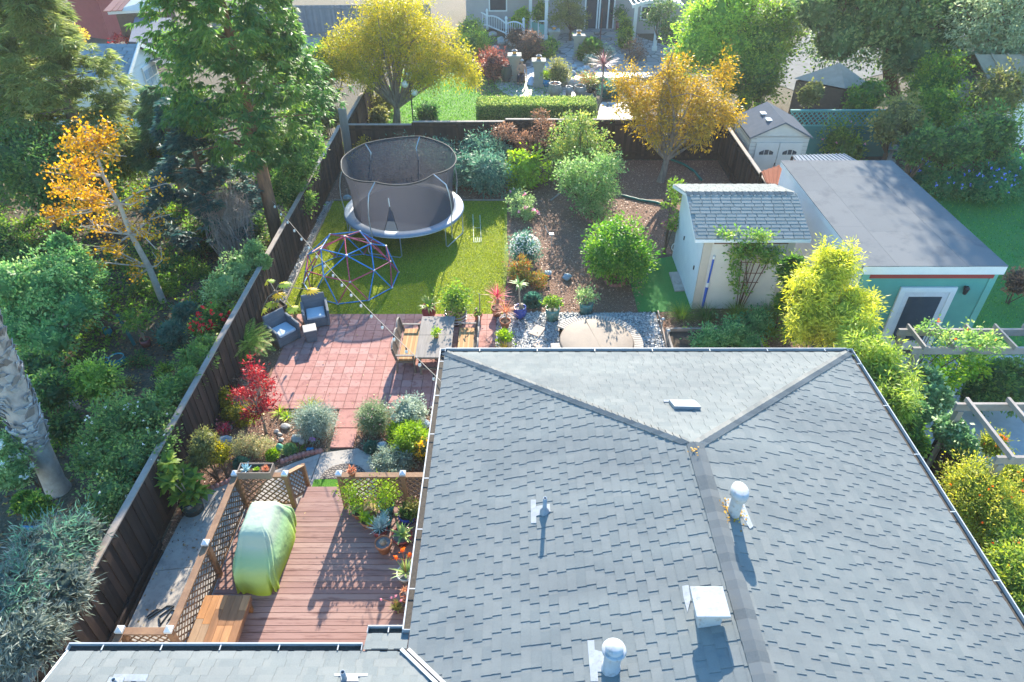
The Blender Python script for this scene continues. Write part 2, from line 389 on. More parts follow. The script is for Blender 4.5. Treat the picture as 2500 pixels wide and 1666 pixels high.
def chips_mat():
    m, t, b = nodes('mulch'); co = coordn(t)
    n = noise(t, co, 26, 5, .8); L(t, ramp(t, n, [(.3, (.07, .035, .02)), (.5, (.2, .1, .06)), (.7, (.42, .25, .16))]), b.inputs['Base Color'])
    b.inputs['Roughness'].default_value = .9; bump(t, b, n, .9, .05); return m
mulm = chips_mat()
chipm = fol('bark_chips', (.09, .045, .03), (.28, .15, .09), (.55, .36, .25), trans=.05)
mulA = [(-.19, 26.76), (-.19, 24), (-.11, 22), (-.21, 20), (-.29, 18.48), (4.2, 18.48), (5.2, 22.15), (6.0, 22.3), (6.0, 24), (9.8, 24.4), (9.8, 31.1), (-7.9, 31.1), (-7.9, 26.76)]
mulB = [(-7.9, 9.2), (-7.0, 9.2), (-6.35, 10.3), (-6.0, 11.6), (-5.5, 11.9), (-4.85, 12.25), (-4.8, 13.81), (-7.06, 13.81), (-7.08, 18.37), (-7.9, 18.37)]
mulC = [(-4.1, 12.36), (-3.6, 12.1), (-3.3, 11.3), (-3.2, 10.35), (-1.2, 10.35), (-1.2, 13.81), (-4.15, 13.81)]
mulD = [(4.72, 13.5), (9.2, 13.5), (9.2, 18.7), (6.2, 18.7), (4.76, 18.47)]
g = MB()
for p in (mulA, mulB, mulC, mulD): g.sheet(p, .008)
g.o('mulch_beds', mulm, kind='structure')
ch = LM(5)
for p, n in ((mulA, 45000), (mulB, 9000), (mulC, 7000), (mulD, 7000)): ch.scatter(p, n, .06, .012, .45, .7)
ch.o('mulch_chips', chipm, label='loose reddish brown bark chips covering the garden beds', cat='mulch', kind='stuff')
# gravel round the spa and along the fence
def peb_mat():
    m, t, b = nodes('gravel'); co = coordn(t); v = t.nodes.new('ShaderNodeTexVoronoi'); v.inputs['Scale'].default_value = 22; L(t, co, v.inputs['Vector'])
    sp = t.nodes.new('ShaderNodeSeparateColor'); L(t, v.outputs['Color'], sp.inputs[0])
    L(t, ramp(t, sp.outputs[0], [(.1, (.14, .15, .16)), (.5, (.33, .33, .32)), (.9, (.6, .58, .54))]), b.inputs['Base Color']); bump(t, b, v.outputs['Distance'], -.9, .04)
    b.inputs['Roughness'].default_value = .7; return m
gravm = peb_mat(); pebm = fol('pebble', (.13, .14, .15), (.33, .33, .32), (.65, .62, .57), trans=0)
grA = [(-.5, 18.47), (4.74, 18.47), (4.7, 13.2), (-.5, 13.2)]; grB = [(-7.9, 18.4), (-7.68, 18.4), (-7.62, 26.7), (-7.9, 26.7)]
g = MB(); g.sheet(grA, .010); g.sheet(grB, .010); g.o('gravel', gravm, kind='structure')
ch = LM(6); ch.scatter(grA, 22000, .06, .014, .8, .6); ch.scatter(grB, 4500, .05, .014, .8, .6)
ch.o('gravel_pebbles', pebm, label='mixed grey and buff pebbles round the spa and fence foot', cat='gravel', kind='stuff')
# far left litter
ch = LM(7); ch.scatter([(-24, 6), (-8.3, 6), (-8.3, 32), (-24, 32)], 26000, .09, .01, .6, .8)
ch.o('leaf_litter', fol('litter', (.05, .035, .02), (.14, .08, .04), (.4, .2, .06), trans=.2), label='fallen brown leaves over the shaded soil beyond the fence', cat='leaf litter', kind='stuff')
# paver patio
pavm = mat('paver', (.34, .145, .12), (.41, .19, .16), 2, .8, .15, 60, vc=(.45, .25, .215), c3=(.27, .11, .095), s2=5)
jointm = mat('paver_joint', (.15, .07, .055))
g = MB(); X0, Y0, X1, Y1 = -7.06, 13.83, -.51, 18.36
g.sheet([(X0, Y0), (X1, Y0), (X1, Y1), (X0, Y1)], .014, 1); nx, ny = 22, 15; dx = (X1-X0)/nx; dy = (Y1-Y0)/ny; rr = random.Random(2)
for i in range(nx):
    for j in range(ny):
        g.box((X0+(i+.5)*dx+rr.uniform(-.002, .002), Y0+(j+.5)*dy+rr.uniform(-.002, .002), .021+rr.uniform(-.002, .002)), (dx-.014, dy-.014, .03), 0, 0, rr.random()**2*.8)
for k, (a, b) in enumerate(((13.80, 13.08), (13.06, 12.36))): g.box((-4.45+.03*k, (a+b)/2, .02), (.60, a-b-.015, .05), 0, 0, .1+.2*k)
g.o('patio', [pavm, jointm], kind='structure')
# concrete paths
conc = mat('concrete', (.42, .38, .33), (.32, .29, .26), 2.2, .85, .25, 60, c3=(.25, .23, .21), s2=5)
g = MB()
g.prism([(-7.76, 2), (-6.2, 2), (-6.2, 6.9), (-7.76, 6.9)], 0, .03); g.prism([(-7.76, 6.915), (-6.2, 6.915), (-6.2, 8.9), (-7.76, 8.7)], 0, .031)
g.prism([(-7.76, 8.715), (-6.2, 8.915), (-6.2, 10.4), Q('d', 540, 985).xy[:], Q('d', 450, 1040).xy[:], Q('d', 345, 1115).xy[:], Q('d', 250, 1215).xy[:], Q('d', 150, 1300).xy[:]], 0, .029)
g.prism([(-6.2, 10.35), (-5.02, 10.35), (-4.92, 12.16), (-5.5, 11.86), (-6.0, 11.55)], 0, .028)
g.prism([(-5.0, 10.35), (-3.2, 10.35), (-3.32, 11.3), (-3.62, 12.1), (-4.0, 12.34), (-4.9, 12.18)], 0, .03)
g.o('concrete_path', conc, kind='structure')
g = MB(); g.sheet([px_ for px_ in [Q('b', 1280, 980), Q('b', 1690, 980), Q('b', 1560, 550), Q('b', 1190, 620), Q('b', 1215, 740)]], .016)
g.o('turf_by_shed', turf3, kind='structure')
# far yards
g = MB(); g.sheet([(-7.5, 31.4), (4.6, 31.4), (4.6, 34), (-.5, 37.5), (-3.5, 45), (-7.5, 46)], .012)
g.o('lawn_beyond_fence', turf2, kind='structure')
q = LM(9); pp = q.r.uniform((-7.4, 31.5), (3, 44), (30000, 2)); q.tufts(np.c_[pp, np.full(len(pp), .01)], 1, .07, .03, .5)
q.o('grass_beyond_fence', fol('turf_blades_far', (.03, .12, .01), (.1, .28, .02), (.25, .45, .05), trans=.4), label='bright green grass blades on the lawn beyond the back fence', cat='grass', kind='stuff')
def flag_mat():
    m, t, b = nodes('flagstone'); co = coordn(t); v = t.nodes.new('ShaderNodeTexVoronoi'); v.inputs['Scale'].default_value = 1.3; L(t, co, v.inputs['Vector'])
    v2 = t.nodes.new('ShaderNodeTexVoronoi'); v2.feature = 'DISTANCE_TO_EDGE'; v2.inputs['Scale'].default_value = 1.3; L(t, co, v2.inputs['Vector'])
    sp = t.nodes.new('ShaderNodeSeparateColor'); L(t, v.outputs['Color'], sp.inputs[0])
    c = ramp(t, sp.outputs[0], [(.1, (.26, .25, .24)), (.9, (.36, .34, .32))]); e = ramp(t, v2.outputs[0], [(.02, (.3, .3, .28)), (.05, (1, 1, 1))])
    L(t, mixc(t, c, e, 1., 'MULTIPLY'), b.inputs['Base Color']); b.inputs['Roughness'].default_value = .6; return m
flagm = flag_mat()
arc = [Q('m', x, y) for x, y in ((500, 1125), (380, 1075), (300, 1010), (270, 950), (300, 900), (560, 880), (640, 700), (780, 620), (860, 600), (1000, 480), (1000, 380), (1700, 360), (2353, 560), (2353, 800), (2000, 900), (1240, 900), (1250, 1000), (1400, 1040), (1420, 1125))]
g = MB(); g.sheet(arc, .02); g.sheet([P(1470, 250), P(1520, 250), P(1600, 300), P(1440, 300)], .022)
g.o('flagstone_terrace', flagm, kind='structure'); g = MB(); g.sheet([P(1960, 230), P(2180, 175), P(2500, 150), P(2500, 60), P(2000, 60), P(1850, 190)], .024); g.o('driveway', mat('driveway', (.20, .20, .20), (.15, .15, .15), 1.5, .9, spec=.1), kind='structure')
g = MB(); g.sheet([(13.9, 15), (40, 10), (40, 30), (15, 29)], .01); g.o('side_lawn', turf3, kind='structure')
q = LM(19); pp = q.r.uniform((14.2, 15), (26, 28), (22000, 2)); q.tufts(np.c_[pp, np.full(len(pp), .01)], 1, .06, .025, .5)
q.o('side_lawn_grass', fol('turf_blades_side', (.03, .13, .02), (.08, .28, .04), (.18, .4, .07), trans=.45), label='cool green grass blades beside the green outbuilding', cat='grass', kind='stuff')
# ---------------- house ----------------
shm = mat('shingle', (.200, .221, .222), (.165, .184, .188), 60, .95, .4, 260, vc=(.25, .258, .25), c3=(.13, .15, .16), s2=180, spec=.1)
def weather(m_, sc3, lo=.86, hi=1.08):
    t = m_.node_tree; b = t.nodes['Principled BSDF']; src = b.inputs['Base Color'].links[0].from_socket; co = coordn(t, sc3)
    r_ = ramp(t, noise(t, co, 1., 5, .6), [(.35, (lo, lo, lo)), (.65, (hi, hi*.995, hi*.97))]); L(t, mixc(t, src, r_, 1., 'MULTIPLY'), b.inputs['Base Color'])
weather(shm, (.35, .9, .5))
capm = mat('ridge_shingle', (.155, .165, .165), (.125, .135, .138), 40, .9, .4, 200, vc=(.21, .213, .205), spec=.1)
gutterw = mat('gutter_white', (.52, .52, .52), (.42, .42, .42), 5, .5); gdark = mat('gutter_debris', (.10, .085, .07), (.05, .045, .04), 30, .9)
stucco = mat('stucco', (.62, .60, .55), (.56, .54, .5), 8, .85, .2, 80)
def field(mb, org, ud, sd_, rise, smax, ulim, seed, e=.150, th=.0085, tab=(.14, .30), gap=(.05, .12)):
    """laminated shingle courses; org on the eave, ud along the eave, sd_ horizontal upslope direction, rise per metre"""
    rr = random.Random(seed); org = Vector(org); ud = Vector(ud); up = Vector((sd_[0], sd_[1], rise)); n = ud.cross(up).normalized()
    if n.z < 0: n = -n
    flip = ud.cross(up).z < 0
    def Pt(u, s, h): return org+ud*u+up*s+n*h
    eh = e/math.sqrt(1+rise*rise); k = int(smax/eh)
    def Q4(a, b, c, d, v): mb.quad(*((a, b, c, d) if not flip else (d, c, b, a)), 0, v)
    for i in range(k):
        s0, s1 = i*eh, min((i+1)*eh, smax); u0, u1 = ulim((s0+s1)/2); u = u0
        while u < u1:
            b = min(u+rr.uniform(.5, 1.), u1); v = rr.random()*.5
            Q4(Pt(u, s0, .006), Pt(b, s0, .006), Pt(b, s1+.01, 0), Pt(u, s1+.01, 0), v)
            Q4(Pt(u, s0, -.003), Pt(b, s0, -.003), Pt(b, s0, .006), Pt(u, s0, .006), v); u = b
        u = u0+rr.uniform(0, .15)
        while u < u1-.03:
            b = min(u+rr.uniform(*tab), u1); v = rr.random()*.6; h0, h1 = .006+th, th*.9
            Q4(Pt(u, s0, h0), Pt(b, s0, h0), Pt(b, s1, h1), Pt(u, s1, h1), v)
            Q4(Pt(u, s0, 0), Pt(b, s0, 0), Pt(b, s0, h0), Pt(u, s0, h0), v)
            Q4(Pt(u, s1, -.002), Pt(u, s0, 0), Pt(u, s0, h0), Pt(u, s1, h1), v)
            Q4(Pt(b, s0, 0), Pt(b, s1, -.002), Pt(b, s1, h1), Pt(b, s0, h0), v)
            u = b+rr.uniform(*gap)
def caps(mb, p, q, nl, nr, w=.15, e=.15, seed=0):
    """overlapping cap shingles from p up to q; nl, nr unit vectors lying down each slope"""
    p, q = Vector(p), Vector(q); d = (q-p); Ln = d.length; d /= Ln; n = int(Ln/e); rr = random.Random(seed); nl, nr = Vector(nl).normalized(), Vector(nr).normalized(); up = Vector((0, 0, 1))
    for i in range(n):
        a = p+d*(i*e); b = p+d*((i+1)*e+.02); h0, h1 = .042, .018; v = rr.random()
        for s in (nl, nr):
            f = [a+up*h0, b+up*h1, b+s*w+up*(h1-.01), a+s*w+up*(h0-.012)]
            if (f[1]-f[0]).cross(f[3]-f[0]).z < 0: f = f[::-1]
            mb.quad(*f, 0, v)
            g0 = [a+up*h0, a+s*w+up*(h0-.012), a+s*w-up*.01, a-up*.0]; mb.quad(*g0, 0, v)
            g1 = [a+s*w+up*(h0-.012), b+s*w+up*(h1-.01), b+s*w-up*.015, a+s*w-up*.015]; mb.quad(*g1, 0, v)
ZE, ZR = 2.9, 4.33; XL, XR, YB, XC, YA, YF, YN = -1.59, 8.0, 12.72, 3.2, 8.31, 5.38, -4.2
house = T('house', 'single storey house under a grey hipped shingle roof in the foreground', 'house', (3.2, 4, 0))
wb = MB(); wb.prism([(XL+.45, YF-.5), (XL+.45, YB-.45), (XR-.45, YB-.45), (XR-.45, YN+.4), (-6.4, YN+.4), (-6.4, YF-.5)], -.1, ZE-.05)
wb.o('wall', stucco, house)
rs = (ZR-ZE)/(XC-XL); rb = (ZR-ZE)/(YB-YA); f = MB(); hr = (XC-XL)/(YB-YA)
field(f, (XL, 0, ZE), (0, 1, 0), (1, 0), rs, XC-XL, lambda s: (YF-s+.02, YB-s/hr), 1)
field(f, (XR, 0, ZE), (0, 1, 0), (-1, 0), rs, XR-XC, lambda s: (YN, YB-s/hr), 2)
field(f, (0, YB, ZE), (1, 0, 0), (0, -1), rb, YB-YA, lambda s: (XL+s*hr, XR-s*hr), 3)
roof = f.o('roof', shm, house)
f = MB(); k = (ZR-ZE)/(XC-XL)
field(f, (0, YF, ZE), (1, 0, 0), (0, -1), k, XC-XL, lambda s: (-6.77, XL+s-.02), 4)
field(f, (0, YN, ZE), (1, 0, 0), (0, 1), k, XC-XL, lambda s: (-6.77, XC), 5, e=.3)
field(f, (0, YF+.32, ZE-.06), (1, 0, 0), (0, -1), .28, .34, lambda s: (-2.27, XL-.02), 6)
roofw = f.o('roof', shm, house, label='lower wing roof of plain grey shingles along the photo\'s bottom left')
u = MB()  # roof deck below the shingles
u.add([(XL, YF, ZE-.03), (XL, YB, ZE-.03), (XR, YB, ZE-.03), (XR, YN, ZE-.03), (XC, YA, ZR-.03), (XC, .6, ZR-.03), (XC, YN, ZR-.03)], [(1, 0, 5, 4), (4, 5, 6, 3, 2), (2, 1, 4)])
u.add([(-6.77, YF, ZE-.03), (XL, YF, ZE-.03), (XC, .6, ZR-.03), (-6.77, .6, ZR-.03), (-6.77, YN, ZE-.03), (XC, YN, ZE-.03)], [(0, 1, 2, 3), (3, 2, 5, 4)])
u.add([(XL, YN, ZE-.16), (XR, YN, ZE-.16), (XR, YB, ZE-.16), (XL, YB, ZE-.16), (XL, YF, ZE-.16), (-6.77, YF, ZE-.16), (-6.77, YN, ZE-.16)], [(0, 1, 2, 3, 4, 5, 6)])
u.box((-1.95, YF+.14, ZE-.11), (.62, .34, .08)); u.o('roof_deck', mat('roof_deck', (.3, .28, .25)), house)
cp = MB(); s2 = Vector((-1, 0, -rs)); s3 = Vector((1, 0, -rs)); sb = Vector((0, 1, -rb))
caps(cp, (XL+.05, YB-.05, ZE+.02), (XC, YA, ZR+.01), s2, sb, seed=1, w=.155); caps(cp, (XR-.05, YB-.05, ZE+.02), (XC, YA, ZR+.01), s3, sb, seed=2, w=.155)
caps(cp, (XC, YA+.05, ZR+.01), (XC, YN, ZR+.01), s2, s3, seed=3, w=.155); caps(cp, (-6.77, .6, ZR), (XC, .6, ZR), (0, 1, -k), (0, -1, -k), seed=4)
cp.o('ridge_cap', capm, roof)
def gutter(p, q, outn, name='gutter', straps=6):
    p, q, n = Vector(p), Vector(q), Vector(outn); gm = MB()
    gm.beam(p+n*.115, q+n*.115, .012, .11, 0, up=(0, 0, 1)); gm.beam(p+n*.108+Vector((0, 0, .055)), q+n*.108+Vector((0, 0, .055)), .02, .014, 0, up=(0, 0, 1))
    gm.beam(p+n*.06-Vector((0, 0, .05)), q+n*.06-Vector((0, 0, .05)), .11, .01, 0, up=(0, 0, 1)); gm.beam(p+n*.058-Vector((0, 0, .035)), q+n*.058-Vector((0, 0, .035)), .096, .02, 1, up=(0, 0, 1))
    gm.beam(p-n*.005-Vector((0, 0, .06)), q-n*.005-Vector((0, 0, .06)), .02, .13, 0, up=(0, 0, 1))
    for i in range(straps): c = p.lerp(q, (i+.6)/straps)+Vector((0, 0, .052)); gm.beam(c, c+n*.11, .018, .008, 0)
    for e in (p, q): gm.beam(e+n*.0, e+n*.12, .01, .11, 0, up=(0, 0, 1))
    return gm.o(name, [gutterw, gdark], house)
gutter((XL-.005, YF+.34, ZE-.02), (XL-.005, YB+.1, ZE-.02), (-1, 0, 0)); gutter((XL, YB+.005, ZE-.02), (XR, YB+.005, ZE-.02), (0, 1, 0), straps=7)
gutter((XR+.005, YN, ZE-.02), (XR+.005, YB+.1, ZE-.02), (1, 0, 0), straps=12); gutter((-6.8, YF+.005, ZE-.02), (-2.3, YF+.005, ZE-.02), (0, 1, 0), straps=5); gutter((-2.27, YF+.325, ZE-.08), (-1.72, YF+.325, ZE-.08), (0, 1, 0), straps=1)
vf = MB()
for o_, wd in ((.0, .05), (.11, .05)):
    vf.beam((XL-.1+o_, YF+.02, ZE+.03), (XC-.1+o_, YF-4.79+.02, ZR+.03), wd, .03)
vf.beam((XL-.045, YF+.02, ZE+.012), (XC-.045, YF-4.77, ZR+.012), .09, .02, 1); vf.o('valley_flashing', [gutterw, gdark], roof)
rk = MB(); rk.beam((-6.79, YF, ZE-.06), (-6.79, .6, ZR-.06), .03, .14, up=(0, 0, 1)); rk.beam((-6.79, YN, ZE-.06), (-6.79, .6, ZR-.06), .03, .14, up=(0, 0, 1)); rk.o('rake_board', white, house)
flm = mat('flashing', (.36, .38, .40), (.28, .30, .32), 8, .8, .2, 10, c3=(.28, .27, .26), s2=16)
def rz_(x): return ZE+(x-XL)*rs if x < XC else ZE+(XR-x)*rs
def onroof(k_, x, y):  # point on left/right slopes below a pixel
    z = 3.8
    for _ in range(30): p = Q(k_, x, y, z); z = .5*z+.5*rz_(p.x)
    return p
def plate(pts, name='flashing', par=roof, h=.02, zf=rz_):
    m = MB(); m.add([(p[0], p[1], zf(p[0])+h) for p in pts]+[(p[0], p[1], zf(p[0])-.01) for p in pts], [tuple(range(len(pts)))]+[(i, (i+1) % len(pts), len(pts)+(i+1) % len(pts), len(pts)+i) for i in range(len(pts))]); return m.o(name, flm, par)
pipem = mat('vent_pipe', (.28, .32, .37), (.22, .26, .30), 5, .5, c3=(.16, .17, .18), s2=14); pipew = mat('vent_white', (.42, .44, .46), (.35, .37, .40), 6, .6, .1, 8, c3=(.28, .27, .26), s2=11, spec=.2)
def zr(pts): return [onroof('g', x, y) for x, y in pts]
plate(zr([(680, 338), (715, 338), (718, 495), (682, 497)])); plate(zr([(717, 382), (808, 366), (812, 418), (717, 448)]))
b0 = onroof('g', 773, 420); v = MB(); v.lathe([(.085, -.05), (.08, .05), (.035, .13), (.032, .38), (.024, .38), (.024, .2), (0, .2)], b0, 16); v.o('vent_pipe', pipem, roof, label='thin blue grey vent pipe')
b1 = onroof('g', 2050, 425); v = MB(); v.lathe([(.12, -.08), (.115, .42)], b1, 20, sx=.8); v.lathe([(.12, .41), (.15, .43), (.16, .50), (.15, .56), (.11, .58), (.03, .585), (0, .585)], b1, 20, sx=.85, sy=1.15); v.o('vent_pipe', pipew, roof, label='short white flue with an oval cap')
plate(zr([(1995, 330), (2030, 330), (2115, 350), (2182, 520), (2160, 535), (2100, 440), (2010, 420)]))
lf = LM(31); c_ = np.array(b1)+lf.r.normal(size=(120, 3))*np.array([.1, .12, .0]); c_[:, 2] = [rz_(x)+.03 for x in c_[:, 0]]
c2 = np.array([onroof('g', 1775, 15)])+lf.r.normal(size=(14, 3))*np.array([.05, .05, 0]); c2[:, 2] = [rz_(x)+.06 for x in c2[:, 0]]
lf.leaf(np.vstack([c_, c2]), lf.r.normal(size=(134, 3))*[1, 1, .2], np.tile([0, 0, 1.], (134, 1)), .04*np.ones(134), .03*np.ones(134), lf.r.random(134))
lf.o('leaf_debris', G_gold, label='orange dead leaves caught round the oval roof flue', cat='leaf litter', kind='stuff')
b2 = onroof('g', 1222, 1470); v = MB(); v.lathe([(.13, -.06), (.13, .05), (.115, .06), (.115, .42)], b2, 24); v.lathe([(.12, .42), (.15, .44), (.165, .47), (.155, .50), (.125, .49), (.12, .53), (.06, .56), (0, .565)], b2, 24); v.o('vent_pipe', pipew, roof, label='round white flue with a domed cap')
plate(zr([(1062, 1288), (1108, 1288), (1112, 1352), (1175, 1370), (1180, 1500), (1132, 1500), (1136, 1566), (1085, 1566)]))
bc = onroof('g', 1870, 1130); v = MB()
for p_ in ((0, 0),):
    hh = .2; v.box((bc.x, bc.y, bc.z+.12), (.30, .28, .34)); cx, cy, cz = bc.x+.0, bc.y+.05, bc.z+.30
    v.box((cx, cy, cz), (.46, .46, .045)); v.box((cx, cy, cz-.035), (.43, .43, .04))
v.o('box_vent', pipew, roof, bev=.006, label='square white boxed vent'); plate(zr([(1702, 922), (1745, 915), (1760, 1010), (1738, 1100), (1712, 1000)]))
# back slope flat vent
def zb(y): return ZE+(YB-y)*rb
bp = [P(1630, 996, 3.65), P(1692, 998, 3.65), P(1704, 1028, 3.6), P(1641, 1026, 3.6)]
v = MB()
v.add([(p.x, p.y, zb(p.y)+.09) for p in bp]+[(p.x, p.y, zb(p.y)) for p in bp], [(0, 1, 2, 3)]+[(i, (i+1) % 4, 4+(i+1) % 4, 4+i) for i in range(4)]); v.box((P(1650, 1002, 3.6).x+.05, bp[0].y+.03, zb(bp[0].y)+.02), (.62, .06, .02)); v.o('flat_vent', flm, roof)
# lower wing pipes
def zw(y): return ZE+(YF-y)*k
for pts, pc in (([(1195, 1512), (1432, 1510), (1428, 1528), (1360, 1532), (1365, 1566), (1245, 1566), (1240, 1528), (1197, 1528)], (1268, 1545)),):
    m = MB(); q = []
    for x, y in pts:
        z = 3.
        for _ in range(20): p = Q('f', x, y, z); z = .5*z+.5*zw(p.y)
        q.append(p)
    m.add([(p.x, p.y, zw(p.y)+.02) for p in q]+[(p.x, p.y, zw(p.y)-.01) for p in q], [tuple(range(8))]+[(i, (i+1) % 8, 8+(i+1) % 8, 8+i) for i in range(8)]); m.o('flashing', flm, roofw)
    c = Q('f', 1268, 1550, 3.05); m = MB(); m.lathe([(.05, -.1), (.035, .1), (.035, .22), (.026, .22), (.026, .1)], c, 14); m.o('vent_pipe', pipem, roofw)
for sx in (0,):
    c = P(300, 1660, 3.05); m = MB(); m.box((c.x+.1, c.y+.02, zw(c.y)+.012), (.5, .1, .02)); m.box((c.x-.06, c.y-.15, zw(c.y-.15)+.02), (.22, .3, .02)); m.o('flashing', flm, roofw)
    m = MB(); m.lathe([(.05, -.1), (.035, .06), (.035, .16), (.026, .16), (.026, .1)], (c.x-.05, c.y-.08, zw(c.y)), 14); m.o('vent_pipe', pipem, roofw)
# ---------------- fences ----------------
fwood = mat('fence_wood', (.042, .031, .028), (.024, .019, .018), 3, .9, .3, 14, spec=.15, vc=(.085, .054, .043), sc3=(3, 3, .35))
fcap = mat('fence_cap', (.34, .28, .24), (.24, .2, .17), 4, .8, .2, 20)
def fence(name, label, pts, h=1.68, cap=True, seed=0, wood=None, bw=.15, post=2.4, capm_=None, hs=None, group=None):
    rr = random.Random(seed); wood = wood or fwood; th = T(name, label, 'fence', (pts[0][0], pts[0][1], 0), group=group)
    for s in range(len(pts)-1):
        a, b = Vector((*pts[s][:2], 0)), Vector((*pts[s+1][:2], 0)); hh = hs[s] if hs else h; Ln = (b-a).length; d = (b-a)/Ln; n = Vector((-d.y, d.x, 0)); ang = math.atan2(d.y, d.x)
        npn = max(1, round(Ln/post)); pl = Ln/npn
        for i in range(npn):
            m = MB(); nb = int(pl/bw)
            for j in range(nb):
                c = a+d*(i*pl+(j+.5)*pl/nb)+n*(.012 if j % 2 else -.008); m.box((c.x, c.y, .08+(hh-.12)/2), (pl/nb*1.04, .018, hh-.12), ang, 0, rr.random()**1.5)
            m.o('board_panel', wood, th)
            m = MB(); c = a+d*(i*pl+pl/2)
            for z in (.35, hh-.25): m = MB(); m.box((c.x-n.x*.045, c.y-n.y*.045, z), (pl, .04, .09), ang, 0, .2); m.o('rail', wood, th)
            m = MB(); m.box((c.x, c.y, .07), (pl, .045, .16), ang, 0, .3); m.o('kickboard', wood, th)
        for i in range(npn+1):
            c = a+d*(i*pl)-n*.06; m = MB(); m.box((c.x, c.y, hh/2-.03), (.09, .09, hh-.06), ang, 0, .35); m.o('post', wood, th)
        if cap: m = MB(); c = (a+b)/2; m.box((c.x-n.x*.03, c.y-n.y*.03, hh-.02), (Ln, .15, .038), ang); m.o('cap_rail', capm_ or fcap, th)
    return th
fence('board_fence', 'long dark brown board fence along the left side of the main yard', [(-7.98, 31.2), (-7.98, 3.2)], seed=1)
fence('board_fence', 'dark board fence across the back of the yard behind the trampoline', [(-7.6, 31.25), (-4.6, 31.25), (-.3, 31.3), (6.9, 31.25), (9.9, 31.3)], hs=[1.72, 1.85, 1.95, 2.1], seed=2)
fence('board_fence', 'dark board fence between the mulch yard and the grey plastic shed', [(9.9, 31.2), (9.9, 24.3)], h=1.8, seed=3)
fence('board_fence', 'backlit board fence running away behind the wide grey post', [(-7.75, 31.5), (-7.7, 38)], h=1.8, seed=4)
fence('board_fence', 'blue grey fence at the top of the photo left of the yellow tree', [(-22, 54), (-6, 54.5)], h=2.2, seed=5, wood=mat('fence_grey', (.2, .22, .25), (.15, .17, .2), 3, .85, vc=(.26, .28, .3)), cap=False)
m = MB(); m.box((-7.72, 31.0, 1.25), (.36, .1, 2.5), 0); m.o('wide_post', mat('weathered_plank', (.28, .26, .25), (.2, .19, .18), 5, .85, .3, 20, sc3=(2, 2, .3)), loc=(-7.72, 31, 0), bev=.008, label='wide grey weathered post standing at the corner of the fences', cat='post')
m = MB(); c = P(707, 716); m.beam((-7.64, 18.4, .05), (-7.64, 26.75, .05), .03, .09); m.beam((-7.6, 26.77, .04), (-.2, 26.77, .04), .03, .07); m.o('lawn_edging', fcap, loc=(-7.64, 17, 0), label='grey timber edging strip round the left and back of the lawn', cat='edging')
m = MB(); m.beam((-7.9, 3, .1), (-7.88, 9.4, .1), .05, .18); m.beam((-7.79, 3, .05), (-7.78, 9.2, .05), .04, .1); m.o('bed_edging', fwood, loc=(-7.6, 6, 0), label='dark timber kickboards between the left fence and the concrete walk', cat='edging')
m = MB(); a, b = Q('b', 1430, 985), Q('b', 1500, 1270); m.beam((a.x, a.y, .05), (b.x, b.y, .05), .04, .1); m.o('bed_edging', fcap, loc=(a.x, a.y, 0), label='thin timber edging between the pebbles and the vegetable bed', cat='edging')
# ---------------- deck ----------------
dkm = mat('deck_board', (.31, .185, .16), (.26, .15, .13), 2, .75, .15, 30, vc=(.36, .235, .20), sc3=(.3, 3, 1), c3=(.2, .11, .095), s2=5, spec=.15)
rail = mat('cedar_rail', (.28, .16, .09), (.18, .10, .06), 4, .7, .25, 16, sc3=(1, 1, 1)); latm = mat('lattice_wood', (.24, .14, .085), (.15, .09, .055), 8, .75)
capw = mat('post_cap_metal', (.72, .74, .76), (.6, .62, .64), 10, .35, metal=.3)
DZ = .3
deck = T('deck', 'brown timber deck with lattice railings beside the house', 'deck', (-3.8, 8, 0))
m = MB(); y = 10.22; rr = random.Random(4)
while y > 4.2: m.box((-3.62, y-.066, DZ-.015+rr.uniform(-.0015, .0015)), (5.1, .127, .03), 0, 0, rr.random()**1.5); y -= .1395
m.o('decking', dkm, deck)
m = MB(); m.box((-3.62, 7.2, DZ/2-.03), (5.06, 6, DZ-.04)); m.o('deck_skirt', fwood, deck)
m = MB(); m.box((-4.45, 10.29, DZ-.015), (1.1, .14, .03), 0, 0, .4); m.box((-4.45, 10.435, DZ-.015), (1.1, .13, .03), 0, 0, .1); m.box((-4.45, 10.57, DZ-.13), (1.08, .13, .03), 0, 0, .5); m.box((-4.45, 10.71, DZ-.13), (1.08, .14, .03), 0, 0, .2); m.box((-4.45, 10.86, DZ-.13), (1.08, .14, .03), 0, 0, .2); m.box((-4.45, 10.6, .08), (1.04, .6, .14), 0, 0, .1); m.o('step', dkm, deck)
PT = [(-6.16, 10.25), (-5.05, 10.25), (-3.85, 10.25), (-2.43, 10.25), (-1.25, 10.25), (-6.16, 8.42), (-6.16, 6.57), (-7.04, 6.57)]
for x, y in PT:
    m = MB(); m.box((x, y, .72), (.1, .1, 1.42)); po = m.o('post', rail, deck, bev=.006)
    m = MB(); zt = 1.43; m.box((x, y, zt), (.135, .135, .05)); m.add([(x-.068, y-.068, zt+.025), (x+.068, y-.068, zt+.025), (x+.068, y+.068, zt+.025), (x-.068, y+.068, zt+.025), (x, y, zt+.09)], [(0, 1, 4), (1, 2, 4), (2, 3, 4), (3, 0, 4)]); m.o('post_cap', capw, po)
